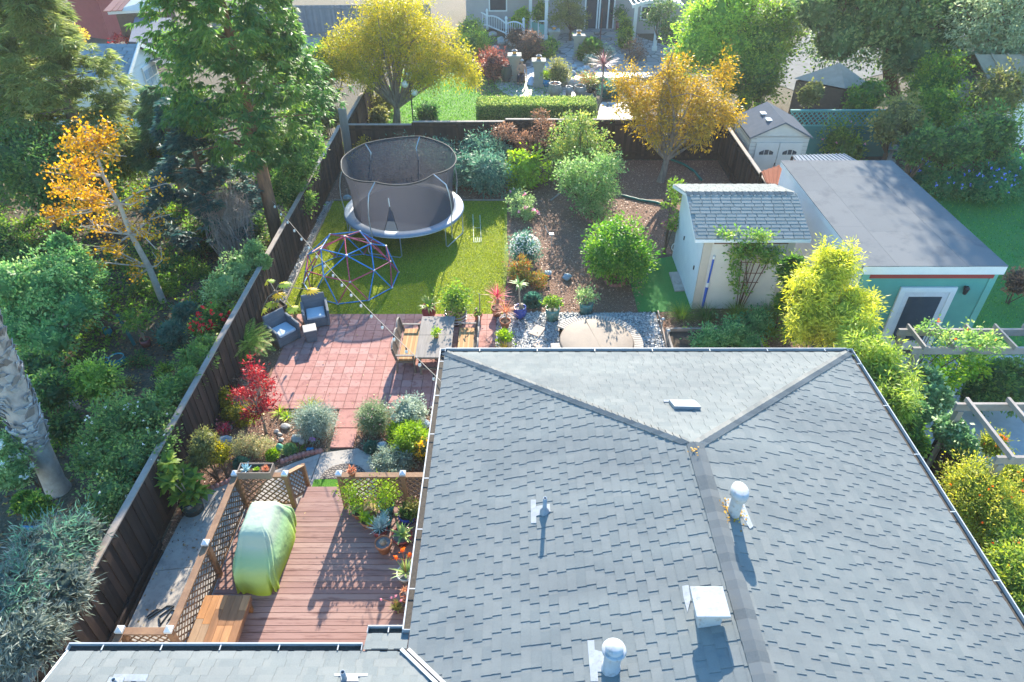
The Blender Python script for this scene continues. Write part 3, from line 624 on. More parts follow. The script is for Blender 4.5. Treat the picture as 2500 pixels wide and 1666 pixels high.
def lattice(a, b, z0, z1, sp=.115, w=.032, slope=0.):
    a, b = Vector((*a, 0)), Vector((*b, 0)); W = (b-a).length; d = (b-a)/W; n = Vector((-d.y, d.x, 0)); Hh = z1-z0; m = MB(); q = sp*1.414
    for sg, o_ in ((1, -.005), (-1, .005)):
        t = -Hh if sg > 0 else 0; k0 = int(t/q)-1
        for k_ in range(k0, int((W+Hh)/q)+2):
            u0 = k_*q  # line u = u0 + sg*z
            pts = []
            lo, hi = 0., Hh
            if sg > 0: lo = max(lo, -u0); hi = min(hi, W-u0)
            else: lo = max(lo, u0-W); hi = min(hi, u0)
            if hi-lo < .03: continue
            p0 = a+d*(u0+sg*lo)+Vector((0, 0, z0+lo))+n*o_; p1 = a+d*(u0+sg*hi)+Vector((0, 0, z0+hi))+n*o_
            if slope:
                p0.z -= slope*(u0+sg*lo)/W; p1.z -= slope*(u0+sg*hi)/W
            m.beam(p0, p1, w, .008, 0, up=None if False else n)
    m.o('lattice_panel', latm, deck)
    m = MB(); s_ = Vector((0, 0, -slope))
    for z in (z0, z1): m = MB(); m.beam(a+Vector((0, 0, z)), b+Vector((0, 0, z))+s_, .04, .05, up=(0, 0, 1)); m.o('rail', rail, deck)
    m = MB(); m.beam(a+Vector((0, 0, z1+.045)), b+Vector((0, 0, z1+.045))+s_, .14, .04, up=(0, 0, 1)); m.o('cap_rail', rail, deck, bev=.004)
for a, b in (((-6.11, 10.25), (-5.10, 10.25)), ((-3.80, 10.25), (-2.48, 10.25)), ((-2.38, 10.25), (-1.3, 10.25)), ((-6.16, 10.2), (-6.16, 8.47)), ((-6.16, 8.37), (-6.16, 6.62)), ((-6.99, 6.57), (-6.21, 6.57)), ((-7.04, 6.52), (-7.04, 4.8))): lattice(a, b, .42, 1.32)
# stub rail going down the step
e1 = Q('d', 1150, 850, 1.05); lattice((-5.04, 10.32), (-4.97, 11.0), .5, 1.3, slope=.5)
m = MB(); m.box((-4.96, 11.04, .42), (.09, .09, .84)); m.o('post', rail, deck, bev=.006)
m = MB()
# ---------------- low plank table ----------------
tb = T('plank_table', 'low table of mismatched reclaimed planks standing on the deck', 'table', (-4.9, 6.9, DZ))
cols = [(.42, .2, .07), (.30, .14, .06), (.48, .22, .08), (.25, .13, .08), (.5, .24, .1), (.34, .22, .13)]
pm = [mat('plank_%s' % n, c, tuple(x*.6 for x in c), 3, .6, .2, 20, sc3=(3, .5, 1)) for n, c in zip(('amber', 'brown', 'orange', 'umber', 'honey', 'grey_brown'), cols)]
tz = .76; cr4 = [Q('f', 305, 958, tz), Q('f', 612, 958, tz), Q('f', 490, 1312, tz), Q('f', 135, 1312, tz)]
m = MB(); rr = random.Random(9)
xl, xr, yt, yb = (cr4[0].x+cr4[3].x)/2, (cr4[1].x+cr4[2].x)/2, cr4[0].y, cr4[3].y
for i in range(6):
    wx = (xr-xl)/6; yy = yt; 
    cut = rr.uniform(.25, .75); c0 = rr.randrange(6)
    for (s0, s1) in ((0, cut), (cut, 1)):
        ya, ybb = yt+(yb-yt)*s0, yt+(yb-yt)*s1; m.box((xl+(i+.5)*wx, (ya+ybb)/2, tz-.02), (wx-.004, abs(ya-ybb)-.004, .04+rr.uniform(0, .003)), 0, (c0 if s0 == 0 else (c0+3) % 6))
m.o('tabletop', pm, tb, bev=.003)
m = MB()
for sx in (xl+.015, xr-.015): m.box((sx, (yt+yb)/2, tz-.09), (.03, abs(yt-yb)-.02, .1), 0, 3)
for sy in (yt-.015, yb+.015): m.box(((xl+xr)/2, sy, tz-.09), (xr-xl-.07, .03, .1), 0, 3)
m.o('apron', pm, tb)
for sx in (xl+.07, xr-.07):
    for sy in (yt-.07, yb+.07): m = MB(); m.box((sx, sy, (DZ+tz-.05)/2), (.07, .07, tz-.05-DZ)); m.o('leg', pm[1], tb)
# ---------------- covered grill ----------------
def cov_mat():
    m, t, b = nodes('grill_cover'); tc = t.nodes.new('ShaderNodeTexCoord'); sp = t.nodes.new('ShaderNodeSeparateXYZ'); L(t, tc.outputs['Object'], sp.inputs[0])
    co = coordn(t); n = noise(t, co, 3, 4); a = t.nodes.new('ShaderNodeMath'); a.operation = 'MULTIPLY_ADD'; L(t, n, a.inputs[0]); a.inputs[1].default_value = .08; L(t, sp.outputs['Z'], a.inputs[2])
    L(t, ramp(t, a.outputs[0], [(.12, (.30, .42, .05)), (.45, (.30, .47, .15)), (.85, (.28, .44, .24)), (1., (.38, .47, .35))]), b.inputs['Base Color']); b.inputs['Roughness'].default_value = .9; b.inputs['Specular IOR Level'].default_value = .1  # pale sunlit top and cooler side shade are put into the height ramp
    bump(t, b, noise(t, co, 5, 2), .35, .05); return m
covm = cov_mat()
gr = T('covered_grill', 'barbecue grill shrouded in a pale green fabric cover on the deck', 'grill', (-5.3, 8.9, DZ))
# lofted cover: sections from deck up; local plan length along y
SEC = [(.0, .40, .86, 0, 0), (.25, .42, .88, 0, 0), (.55, .43, .86, 0, 0), (.72, .43, .82, 0, 0), (.86, .36, .62, -.02, .12), (1.05, .33, .50, -.03, .16), (1.16, .27, .42, -.04, .18), (1.19, .15, .28, -.04, .2)]
m = MB(); n = 72; vs = []; rr = random.Random(3)
for i, (z, a, b, ox, oy) in enumerate(SEC):
    for j in range(n):
        t = 2*math.pi*j/n; c_, s_ = math.cos(t), math.sin(t); e = .26
        f_ = 1+(.06*math.sin(7*t+z*4)+.05*math.sin(13*t+1+2*z)+.035*math.sin(23*t+z))*(1.15-z/1.3)*(1 if i < 6 else .5)
        vs.append((-5.24+ox+a*f_*math.copysign(abs(c_)**e, c_), 8.86+oy+b*f_*math.copysign(abs(s_)**e, s_), DZ+z+(.02*math.sin(7*t) if 2 < i < 5 else 0)))
fs = [(i*n+j, i*n+(j+1) % n, (i+1)*n+(j+1) % n, (i+1)*n+j) for i in range(len(SEC)-1) for j in range(n)]+[tuple(range((len(SEC)-1)*n, len(SEC)*n))]
m.add(vs, fs, 0, True); ob = m.o('fabric_cover', covm, gr); sb_ = ob.modifiers.new('smooth', 'SUBSURF'); sb_.levels = 1; sb_.render_levels = 1
m = MB()
for sx in (-.3, .3):
    for sy in (-.6, .6): m.lathe([(.0, 0), (.04, 0), (.04, .05), (0, .05)], (-5.24+sx, 8.86+sy, DZ), 10)
m.o('caster', mat('black_plastic', (.02, .02, .02)), gr)
# ---------------- trampoline ----------------
tc_ = Vector((-4.2, 24.3, 0)); TR = 2.3; steel = mat('steel_tube', (.5, .55, .6), (.4, .45, .5), 5, .35, metal=.7)
tr = T('trampoline', 'large round trampoline with a tall black safety net on the lawn', 'trampoline', tc_)
m = MB(); m.disc((*tc_.xy, .9), 1.95, 48); m.o('jumping_mat', mat('tramp_mat', (.02, .045, .075), (.015, .03, .05), 20, .9, spec=.1), tr)
m = MB(); m.lathe([(1.93, .905), (1.97, .935), (2.28, .935), (2.32, .9), (2.32, .86)], tc_, 60); m.o('safety_pad', mat('tramp_pad', (.20, .25, .32), (.15, .20, .26), 12, .5, .4, 14), tr)
m = MB(); m.tube([tc_+Vector((2.3*math.cos(a*math.pi/30), 2.3*math.sin(a*math.pi/30), .85)) for a in range(60)], .025, 8, closed=True); m.o('frame_ring', steel, tr)
netm, t, b = nodes('safety_net'); b.inputs['Base Color'].default_value = (.055, .075, .105, 1); b.inputs['Roughness'].default_value = .7
trn = t.nodes.new('ShaderNodeBsdfTransparent'); mx = t.nodes.new('ShaderNodeMixShader'); mx.inputs[0].default_value = .79; tl = t.nodes.new('ShaderNodeBsdfTranslucent'); tl.inputs[0].default_value = (.05, .05, .06, 1)
ad = t.nodes.new('ShaderNodeMixShader'); ad.inputs[0].default_value = .5; L(t, b.outputs[0], ad.inputs[1]); L(t, tl.outputs[0], ad.inputs[2])
L(t, trn.outputs[0], mx.inputs[1]); L(t, ad.outputs[0], mx.inputs[2]); L(t, mx.outputs[0], t.nodes['Material Output'].inputs[0])
tops = [Q('r', x, y, 2.7) for x, y in ((518, 605), (1155, 520), (1365, 265), (1005, 105), (410, 185), (150, 410))]
angs = [math.atan2(p.y-tc_.y, p.x-tc_.x) for p in tops]; dr = [math.hypot(p.y-tc_.y, p.x-tc_.x) for p in tops]
o_ = sorted(range(6), key=lambda i: angs[i]); angs = [angs[i] for i in o_]; dr = [dr[i] for i in o_]
def rimr(a):
    for i in range(6):
        a0, a1 = angs[i], angs[(i+1) % 6]+(2*math.pi if i == 5 else 0); aa = a if a >= angs[0] else a+2*math.pi
        if a0 <= aa <= a1:
            s_ = (aa-a0)/(a1-a0); r_ = dr[i]*(1-s_)+dr[(i+1) % 6]*s_; return r_*(1+.03*math.sin(math.pi*s_)), .06*math.sin(math.pi*s_)
    return 2., 0
m = MB(); N = 144; door = math.radians(-97); K = 6; vs = []; rim = []; dw = .13
for j in range(N):
    a = -math.pi+2*math.pi*j/N+1e-4; rt, dz = rimr(a); da = abs(a-door); zb_ = .93+(.95*(1-da/dw) if da < dw else 0); rim.append(tc_+Vector((rt*math.cos(a), rt*math.sin(a), 2.7-dz)))
    for k_ in range(K+1):
        s_ = k_/K; z = zb_+(2.7-dz-zb_)*s_; s2_ = (z-.93)/1.77; r_ = 1.93*(1-s2_)+rt*s2_-.08*math.sin(math.pi*s2_)+.01*math.sin(a*23)*(1-s2_); vs.append(tc_+Vector((r_*math.cos(a), r_*math.sin(a), z)))
fs = [(j*(K+1)+k_, ((j+1) % N)*(K+1)+k_, ((j+1) % N)*(K+1)+k_+1, j*(K+1)+k_+1) for j in range(N) for k_ in range(K)]
m.add(vs, fs, 0, True); m.o('safety_net', netm, tr)
m = MB(); m.tube(rim, .03, 6, closed=True); m.o('net_rim', mat('black_webbing', (.03, .035, .04)), tr)
m = MB(); pts = [vs[j*(K+1)] for j in range(N) if abs(-math.pi+2*math.pi*j/N-door) < dw+.02]; m.tube(pts, .012, 5)
top_ = max(pts, key=lambda p: p.z); m.tube([top_+Vector((0, -.01, 0)), top_+Vector((0, -.05, .35))], .02, 5, 1); m.o('door_zip', [MT['black_webbing'], white], tr)
for a, r_ in zip(angs, dr):
    d = Vector((math.cos(a), math.sin(a), 0)); pts = [tc_+d*q+Vector((0, 0, z)) for q, z in ((2.34, .3), (2.35, .9), (2.40, 1.4), (2.38, 1.8), (2.31, 2.15), (2.2, 2.45), (r_+.02, 2.7))]; m = MB(); m.tube(pts, .02, 8); m.o('net_pole', steel, tr)
for a0 in angs:
    pts = [(2.3, a0-.13, .84), (2.3, a0-.13, .1), (2.3, a0-.10, .03), (2.3, a0+.42, .03), (2.3, a0+.45, .1), (2.3, a0+.45, .84)]; m = MB(); m.tube([tc_+Vector((r_*math.cos(a), r_*math.sin(a), z)) for r_, a, z in pts], .022, 8); m.o('leg', steel, tr)
# ---------------- climbing dome ----------------
dc = Vector((-5.7, 20.6, .03)); DR = 1.66
dm = T('climbing_dome', 'geodesic climbing dome of blue and red metal bars on the lawn', 'climbing dome', dc)
bm = bmesh.new(); bmesh.ops.create_icosphere(bm, subdivisions=2, radius=1); mblue = mat('bar_blue', (.03, .22, .55), (.02, .18, .45), 5, .35); mred = mat('bar_red', (.52, .06, .12), (.45, .05, .1), 5, .35)
low = [v_ for v_ in bm.verts if abs(v_.co.z-.447) < .03 and len(v_.link_edges) == 5]; a0 = math.atan2(low[0].co.y, low[0].co.x)
rot = Matrix.Rotation((-math.pi/2+R(12.7))-a0, 3, 'Z'); es = sorted(e.calc_length() for e in bm.edges); thr = (es[0]+es[-1])/2
for e in bm.edges:
    p, q = rot@e.verts[0].co, rot@e.verts[1].co
    if min(p.z, q.z) < -.05: continue
    m = MB(); m.tube([dc+p*DR, dc+q*DR], .021, 7); m.o('bar', mred if e.calc_length() < thr else mblue, dm)
for v_ in bm.verts:
    p = rot@v_.co
    if p.z > -.05: m = MB(); m.lathe([(0, -.025), (.045, -.02), (.045, .02), (0, .025)], dc+p*DR, 10); m.o('joint', galv, dm)
bm.free()
# ---------------- wicker seats ----------------
wick = mat('wicker', (.15, .17, .20), (.10, .12, .14), 3, .7, .8, 60, sc3=(1, 1, 3)); cush = mat('cushion_grey', (.46, .52, .58), (.4, .46, .52), 4, .8)
def wicker_chair(loc, rz, label):
    c = T('wicker_armchair', label, 'armchair', loc, rz, 'grey wicker armchairs')
    m = MB(); m.prism([(-.34, -.33), (.34, -.33), (.30, .33), (-.30, .33)], .03, .34); m.o('seat_base', wick, c, w=False, bev=.015)
    m = MB(); m.add([(-.38, .24, .3), (.38, .24, .3), (.38, .36, .3), (-.38, .36, .3), (-.36, .34, .86), (.36, .34, .86), (.36, .41, .86), (-.36, .41, .86)], [(3, 2, 1, 0), (4, 5, 6, 7), (0, 1, 5, 4), (1, 2, 6, 5), (2, 3, 7, 6), (3, 0, 4, 7)]); m.o('backrest', wick, c, w=False, bev=.03)
    for s in (-1, 1): m = MB(); m.add([(s*.38, -.36, .02), (s*.30, -.36, .02), (s*.30, .30, .02), (s*.38, .30, .02), (s*.42, -.38, .60), (s*.33, -.38, .60), (s*.33, .33, .68), (s*.42, .33, .68)], [(3, 2, 1, 0), (4, 5, 6, 7), (0, 1, 5, 4), (1, 2, 6, 5), (2, 3, 7, 6), (3, 0, 4, 7)] if s < 0 else [(0, 1, 2, 3), (7, 6, 5, 4), (4, 5, 1, 0), (5, 6, 2, 1), (6, 7, 3, 2), (7, 4, 0, 3)]); m.o('armrest', wick, c, w=False, bev=.03)
    m = MB(); m.box((0, -.05, .39), (.58, .56, .1)); m.o('cushion', cush, c, w=False, bev=.035)
    return c
a = Q('a', 612, 1180); wicker_chair((a.x, a.y, .036), R(18), 'grey wicker armchair with its cushion, nearer the lawn')
a = Q('a', 330, 1335); wicker_chair((a.x, a.y+.05, .036), R(48), 'grey wicker armchair with its cushion, beside the sago palm')
a = Q('a', 565, 1330); c = T('wicker_side_table', 'small square wicker side table between the armchairs', 'side table', (a.x, a.y, .036), R(20))
m = MB(); m.add([(-.15, -.15, 0), (.15, -.15, 0), (.15, .15, 0), (-.15, .15, 0), (-.19, -.19, .44), (.19, -.19, .44), (.19, .19, .44), (-.19, .19, .44)], [(3, 2, 1, 0), (4, 5, 6, 7), (0, 1, 5, 4), (1, 2, 6, 5), (2, 3, 7, 6), (3, 0, 4, 7)]); m.o('pedestal', wick, c, w=False, bev=.03)
m = MB(); m.box((0, 0, .45), (.4, .4, .025)); m.o('table_top', mat('table_top_grey', (.42, .38, .33), (.36, .33, .3), 40, .7), c, w=False, bev=.012)
# ---------------- dining set ----------------
teak = mat('weathered_teak', (.24, .21, .19), (.16, .14, .125), 3, .75, .2, 30, sc3=(6, .6, 1)); tkd = mat('dark_teak', (.19, .15, .12), (.12, .09, .07), 4, .7)
tz = .76; c4 = [Q('t', 810, 175, tz), Q('t', 1470, 175, tz), Q('t', 1225, 970, tz), Q('t', 620, 965, tz)]
xl, xr, yt, yb = (c4[0].x+c4[3].x)/2, (c4[0].x+c4[3].x)/2+1.02, c4[0].y, c4[3].y
dt = T('dining_table', 'rectangular weathered grey wooden dining table on the paved patio', 'table', ((xl+xr)/2, (yt+yb)/2, .036)); m = MB(); ym = (yt+yb)/2+.05
m.box(((xl+xr)/2, (yt+ym)/2, tz-.02), (xr-xl, yt-ym-.01, .04)); m.box(((xl+xr)/2, (ym+yb)/2, tz-.02), (xr-xl, ym-yb-.01, .04)); m.o('tabletop', teak, dt, bev=.004)
for sx in (xl+.12, xr-.12):
    for sy in (yt-.12, yb+.12): m = MB(); m.box((sx, sy, .38), (.07, .07, .70)); m.o('leg', tkd, dt)
m = MB(); m.box(((xl+xr)/2, yb+.12, .25), (xr-xl-.3, .04, .06)); m.box(((xl+xr)/2, yt-.12, .25), (xr-xl-.3, .04, .06)); m.box(((xl+xr)/2, (yt+yb)/2, .64), (xr-xl-.2, yt-yb-.2, .05)); m.o('stretcher', tkd, dt)
def stripe_mat():
    m, t, b = nodes('striped_fabric'); tc = t.nodes.new('ShaderNodeTexCoord'); wv = t.nodes.new('ShaderNodeTexWave'); wv.inputs['Scale'].default_value = 2.2; wv.inputs['Distortion'].default_value = .0; L(t, tc.outputs['Object'], wv.inputs[0])
    L(t, ramp(t, wv.outputs['Fac'], [(.3, (.42, .21, .08)), (.5, (.30, .13, .05)), (.75, (.50, .30, .13))]), b.inputs['Base Color']); b.inputs['Roughness'].default_value = .85; return m
strm = stripe_mat()
def bench(loc, rz, label):
    c = T('garden_bench', label, 'bench', loc, rz, 'slatted benches at the patio table'); W = 1.62
    m = MB()
    for i in range(9): m.box((-.22+i*.055, 0, .41), (.045, W-.1, .02))
    m.box((0, W/2-.06, .39), (.5, .04, .06)); m.box((0, -W/2+.06, .39), (.5, .04, .06)); m.box((.24, 0, .39), (.04, W-.1, .06)); m.o('seat', tkd, c, w=False)
    m = MB(); m.box((.02, 0, .455), (.46, W-.12, .065)); m.o('cushion', strm, c, w=False, bev=.02)
    for s in (-1, 1):
        m = MB(); m.beam((.25, s*(W/2-.04), 0), (.22, s*(W/2-.04), .62), .05, .05); m.o('leg', tkd, c, w=False)
        m = MB(); m.beam((-.30, s*(W/2-.04), 0), (-.24, s*(W/2-.04), .42), .05, .05); m.beam((-.24, s*(W/2-.04), .42), (-.36, s*(W/2-.04), .9), .05, .05); m.o('leg', tkd, c, w=False)
        m = MB(); m.box((-.02, s*(W/2-.04), .635), (.56, .07, .03)); m.o('armrest', teak, c, w=False)
    for k_ in (-1, 0, 1):
        cy = k_*W/3; w2 = W/3-.03; m = MB()
        def bp_(y_, z_): return Vector((-.27-(z_-.45)*.25, cy+y_, z_))
        for s in (-1, 1): m.beam(bp_(s*w2/2, .47), bp_(s*w2/2, .80), .04, .035)
        pts = [bp_(w2*(i/8-.5), .84+.07*math.sin(math.pi*i/8)) for i in range(9)]
        for i in range(8): m.beam(pts[i], pts[i+1], .045, .08, 1)
        m.beam(bp_(-w2/2, .50), bp_(w2/2, .50), .04, .05)
        for i in range(8): y_ = (i+.5)/8*w2-w2/2; m.beam(bp_(y_, .50), bp_(y_, .84), .042, .012, up=(1, 0, 0))
        m.o('backrest', [tkd, teak], c, w=False)
    return c
b1_ = Q('t', 560, 690, .45); b2_ = Q('t', 1640, 640, .45)
bench((b1_.x-.02, (yt+yb)/2-.05, .036), 0, 'three seat slatted bench with striped cushion left of the patio table')
bench((b2_.x, (yt+yb)/2+.0, .036), math.pi, 'three seat slatted bench with striped cushion right of the patio table')
# ---------------- pots ----------------
terra = mat('terracotta', (.48, .2, .1), (.38, .15, .08), 8, .8, .1, 30)
glz = {k_: mat('glaze_'+k_, c, tuple(x*.7 for x in c), 6, .22, spec=.6) for k_, c in dict(blue=(.02, .06, .35), green=(.10, .24, .20), red=(.30, .05, .05), teal=(.02, .22, .25), dark=(.03, .06, .06), white=(.6, .6, .56), purple=(.25, .04, .16), sand=(.42, .33, .24), yellow=(.6, .42, .05), navy=(.02, .03, .12), sky=(.02, .25, .45), stone=(.35, .34, .31), brown=(.16, .10, .07)).items()}
def pot_profile(kind, r, h):
    if kind == 'urn': return [(0, .0), (r*.62, 0), (r*.92, h*.35), (r, h*.62), (r*.86, h*.86), (r*.84, h*.92), (r*.92, h), (r*.8, h), (r*.76, h*.88)]
    if kind == 'straight': return [(0, 0), (r*.86, 0), (r, h), (r*.88, h), (r*.86, h*.86)]
    if kind == 'tapered': return [(0, 0), (r*.62, 0), (r*.88, h*.8), (r, h*.8), (r, h), (r*.88, h), (r*.84, h*.84)]
    return [(0, 0), (r*.7, 0), (r*.9, h*.5), (r, h*.97), (r, h), (r*.86, h), (r*.84, h*.86)]
def potted(name, label, loc, r, h, pm_, shape, grow, leaf, cat='potted plant', group=None, grit=False, seed=1, pname='pot', stem=None):
    c = T(name, label, cat, loc, group=group); x, y, z = loc; m = MB(); m.lathe(pot_profile(shape, r, h), loc, 28); m.o(pname, pm_, c)
    m = MB(); m.disc((x, y, z+h*.87), r*.87, 20); m.o('soil', mat('grit', (.28, .27, .26), (.12, .12, .12), 60, .8, .6, 90) if grit else soilm, c)
    if stem:
        m = MB(); stem(m, Vector((x, y, z+h*.85))); m.o('stem', stem_m, c)
    if grow: l = LM(seed); grow(l, np.array([x, y, z+h*.87])); l.o('foliage', leaf, c)
    return c
stem_m = mat('fleshy_stem', (.36, .30, .22), (.22, .18, .14), 12, .8)
def trunks(n, h, r, s=.3, seed=0):
    def f_(m, p):
        rr = random.Random(seed)
        for i in range(n):
            a = rr.uniform(0, 6.28); d = Vector((math.cos(a), math.sin(a), 0))*h*s; m.tube([p, p+d*.4+Vector((0, 0, h*.5)), p+d+Vector((0, 0, h))], [r*1.4, r, r*.7], 7)
    return f_
def bush(R_, H_, n=26, per=22, size=.05, asp=.55, z0=0, up=.4): return lambda l, p: l.crown([(p+np.array([0, 0, z0+H_*.5]), (R_, R_, H_*.5))], n, R_*.5, per, size, asp, up=up, shell=.4)
def ros(n, ln, wd, e0=15, e1=75, curl=.4, h=0, seg=4): return lambda l, p: l.blades(p+np.array([0, 0, h]), n, ln, wd, e0, e1, curl, seg)
def multi(*fs):
    def f_(l, p):
        for q in fs: q(l, p)
    return f_
def cluster(n, R_, ln, wd, seed=0, e0=10, e1=80, per=14, h=.02, curl=.2):
    def f_(l, p):
        rr = random.Random(seed)
        for i in range(n): a = rr.uniform(0, 6.28); q = R_*math.sqrt(rr.random()); l.blades(p+np.array([q*math.cos(a), q*math.sin(a), h+rr.uniform(0, .05)]), per, ln*rr.uniform(.7, 1.2), wd, e0, e1, curl, 3)
    return f_
PZ = .036
def qp(k_, x, y, z=0): p = Q(k_, x, y, z); return (p.x, p.y, z)
potted('potted_agave', 'agave with broad green leaves in a glazed red and navy jar', qp('a', 1562, 1130, PZ), .24, .42, glz['red'], 'urn', ros(26, .42, .075, 5, 70, .5, .05), G_mid, seed=2)
c = potted('barrel_shrub', 'leafy green shrub in a dark half barrel behind the dining table', qp('a', 1790, 1165, PZ), .36, .4, glz['brown'], 'straight', multi(bush(.5, .95, 60, 24, .09, .5), bush(.25, 1.3, 15, 20, .09)), G_mid, seed=3, pname='barrel')
m = MB(); p_ = c.location
for z in (.09, .2, .33): m.lathe([(.315+z*.11, z-.02), (.33+z*.11, z-.02), (.33+z*.11, z+.02), (.315+z*.11, z+.02)], p_, 28)
m.o('hoop', galv, c)
potted('potted_cactus', 'terracotta pot with a pale stub and a tall thin stake by the lawn edge', qp('b', 55, 1035, PZ), .15, .22, terra, 'tapered', bush(.2, .2, 10, 12, .08, .4), G_mid, seed=4, stem=lambda m, p: (m.tube([p, p+Vector((-.05, 0, .25))], .04, 8), m.tube([p+Vector((.06, .05, 0)), p+Vector((.06, .08, .75))], .018, 6)))
potted('cordyline', 'bright pink spiky cordyline in a pot at the patio edge', qp('b', 200, 1000, PZ), .2, .3, terra, 'tapered', multi(ros(60, .55, .03, 5, 85, .35, .45), ros(30, .45, .03, 5, 60, .4, .2)), G_pink, seed=5, stem=trunks(2, .45, .03))
potted('cordyline', 'bronze spiky cordyline in a clay pot behind the potted jade', qp('b', 262, 1095, PZ), .18, .26, terra, 'tapered', ros(55, .55, .028, 0, 75, .55, .35), G_bronze, seed=6, stem=trunks(1, .35, .03))
potted('potted_jade', 'lime leaved jade in a sand coloured pot on the pebbles', qp('b', 270, 1250, PZ), .19, .32, glz['sand'], 'straight', bush(.24, .32, 30, 22, .07, .7), G_lime, seed=7, stem=trunks(3, .2, .03), grit=True)
potted('cordyline', 'orange bladed cordyline low beside the gutter corner', qp('b', 258, 1310, PZ), .12, .16, terra, 'tapered', ros(26, .42, .03, 20, 80, .3, .02), G_orange, seed=8)
potted('potted_plumeria', 'tall bare stemmed plant topped with pale leaves in a cobalt blue pot', qp('b', 375, 1020, PZ), .22, .42, glz['blue'], 'urn', lambda l, p: (l.blades(p+np.array([-.05, 0, .92]), 22, .32, .09, -10, 50, .4, 3)), G_pale, seed=9, grit=True, stem=lambda m, p: (m.tube([p, p+Vector((-.02, .02, .4)), p+Vector((-.05, 0, .93))], [.035, .03, .022], 8, 0), m.tube([p+Vector((.05, 0, 0)), p+Vector((.06, 0, .18))], .05, 8, 0)))
for (x, y), lb, sd in (((622, 1030), 'jade shrub in a tall sage green pot on the open pebbles', 10), ((878, 985), 'jade shrub in a sage green pot half behind the spa surround', 11)):
    potted('potted_jade', lb, qp('b', x, y, .02), .23, .42, glz['green'], 'straight', bush(.27, .45, 34, 20, .075, .6, z0=.08), G_mid if sd == 10 else G_pale, seed=sd, stem=trunks(4, .3, .035, .35, sd), group='sage green pots of jade', grit=True)
potted('table_plant', 'small leafy plant in a yellow pot standing on the dining table', (*Q('t', 1063, 575, .76).xy, .76), .075, .12, glz['yellow'], 'straight', bush(.13, .22, 16, 16, .055, .6), G_lime, seed=12)
# deck pots
def dp(x, y): p = Q('p', x, y, DZ); return (p.x, p.y, DZ)
potted('potted_lime', 'small leafy citrus in a dark pot beside the deck gate post', dp(250, 400), .17, .3, glz['brown'], 'straight', bush(.33, .75, 55, 18, .06, .45, z0=.05), G_lime, seed=21, stem=trunks(3, .4, .012))
potted('potted_lime', 'small leafy citrus in a dark teal pot right of the wooden birdhouse', dp(580, 420), .18, .3, glz['teal'], 'straight', bush(.33, .75, 60, 18, .06, .45, z0=.05), G_lime, seed=22, stem=trunks(3, .4, .012))
potted('succulent_pot', 'round leaved green succulents in a clay pot left of the pale candle', dp(262, 470), .15, .2, terra, 'tapered', cluster(5, .12, .13, .06, 1), G_succ, seed=23)
potted('succulent_pot', 'bright green echeverias in a clay pot at the front left of the cluster', dp(370, 570), .17, .22, terra, 'tapered', cluster(8, .15, .14, .05, 2), G_lime, seed=24)
potted('succulent_pot', 'silver blue finger leaved succulent in a red glazed pot', dp(505, 660), .17, .2, glz['red'], 'straight', multi(ros(110, .3, .018, 0, 80, -.2, .02, 3), ros(60, .25, .018, 30, 90, -.2, .04, 3)), G_bluegrey, seed=25)
potted('succulent_pot', 'mixed pale blue and violet succulents in the middle of the cluster', dp(560, 560), .16, .22, glz['teal'], 'straight', cluster(8, .15, .12, .05, 3), G_bluegrey, seed=26)
potted('succulent_pot', 'dark trailing succulents in a blue bowl at the lattice', dp(810, 500), .21, .2, glz['blue'], 'straight', cluster(14, .22, .15, .05, 4), G_dark, seed=27)
potted('potted_agave', 'spotted pale green agave in a wide red pot', dp(755, 760), .23, .28, glz['red'], 'tapered', ros(34, .3, .08, 5, 70, .1, .04), G_succ, seed=28, grit=True)
potted('potted_cactus', 'ball cactus on pale gravel in an orange clay pot', dp(548, 850), .185, .3, terra, 'tapered', None, G_succ, seed=29, grit=True, stem=lambda m, p: m.lathe([(.07, -.02), (.075, .04), (.05, .09), (0, .11)], p, 14, 0))
potted('potted_aloe', 'aloe with a branched orange flower spike in a white pot', dp(800, 1180), .2, .26, glz['white'], 'tapered', ros(40, .34, .035, 20, 85, .15, .02), G_succ, seed=30, grit=True)
potted('potted_aloe', 'coppery succulents among stones in a clay pot under the eave', dp(830, 1420), .18, .26, terra, 'tapered', cluster(6, .12, .12, .04, 6), G_bronze, seed=31, grit=True)
potted('potted_aloe', 'small fuzzy yellow succulent with red buds in a purple pot', dp(695, 1530), .11, .15, glz['purple'], 'tapered', ros(120, .16, .015, 0, 85, .1, .01, 3), G_olive, seed=32)
potted('succulent_pot', 'yellow green jade in a pot against the lattice by the gutter', dp(905, 470), .16, .25, terra, 'tapered', bush(.2, .35, 26, 18, .05, .7), G_olive, seed=33)
def spike(base, h, tips, mcol, label, thick=.008, s=.035, seed=1):
    m = MB(); p = Vector(base); f_ = p+Vector((0, 0, h*.7)); m.tube([p, f_], thick, 5); c = T('flower_spike', label, 'flower', base); ts = []
    for dx, dy, dz in tips: q = p+Vector((dx, dy, h+dz)); m.tube([f_, f_.lerp(q, .5)+Vector((0, 0, -.01)), q], thick*.8, 5); ts.append(q)
    m.o('stalk', terra, c); l = LM(seed)
    for q in ts: k_ = 60; l.leaf(np.array(q)+l.r.normal(size=(k_, 3))*s*.6, l.r.normal(size=(k_, 3)), l.r.normal(size=(k_, 3)), s*1.3*np.ones(k_), s*.5*np.ones(k_), l.r.random(k_))
    l.o('blossom', mcol, c)
x_, y_, z_ = dp(800, 1180); spike((x_, y_, DZ+.25), .62, ((-.15, 0, -.08), (0, .02, .14), (.13, 0, 0)), F_orange, 'orange aloe bloom with three flower heads rising above the white pot')
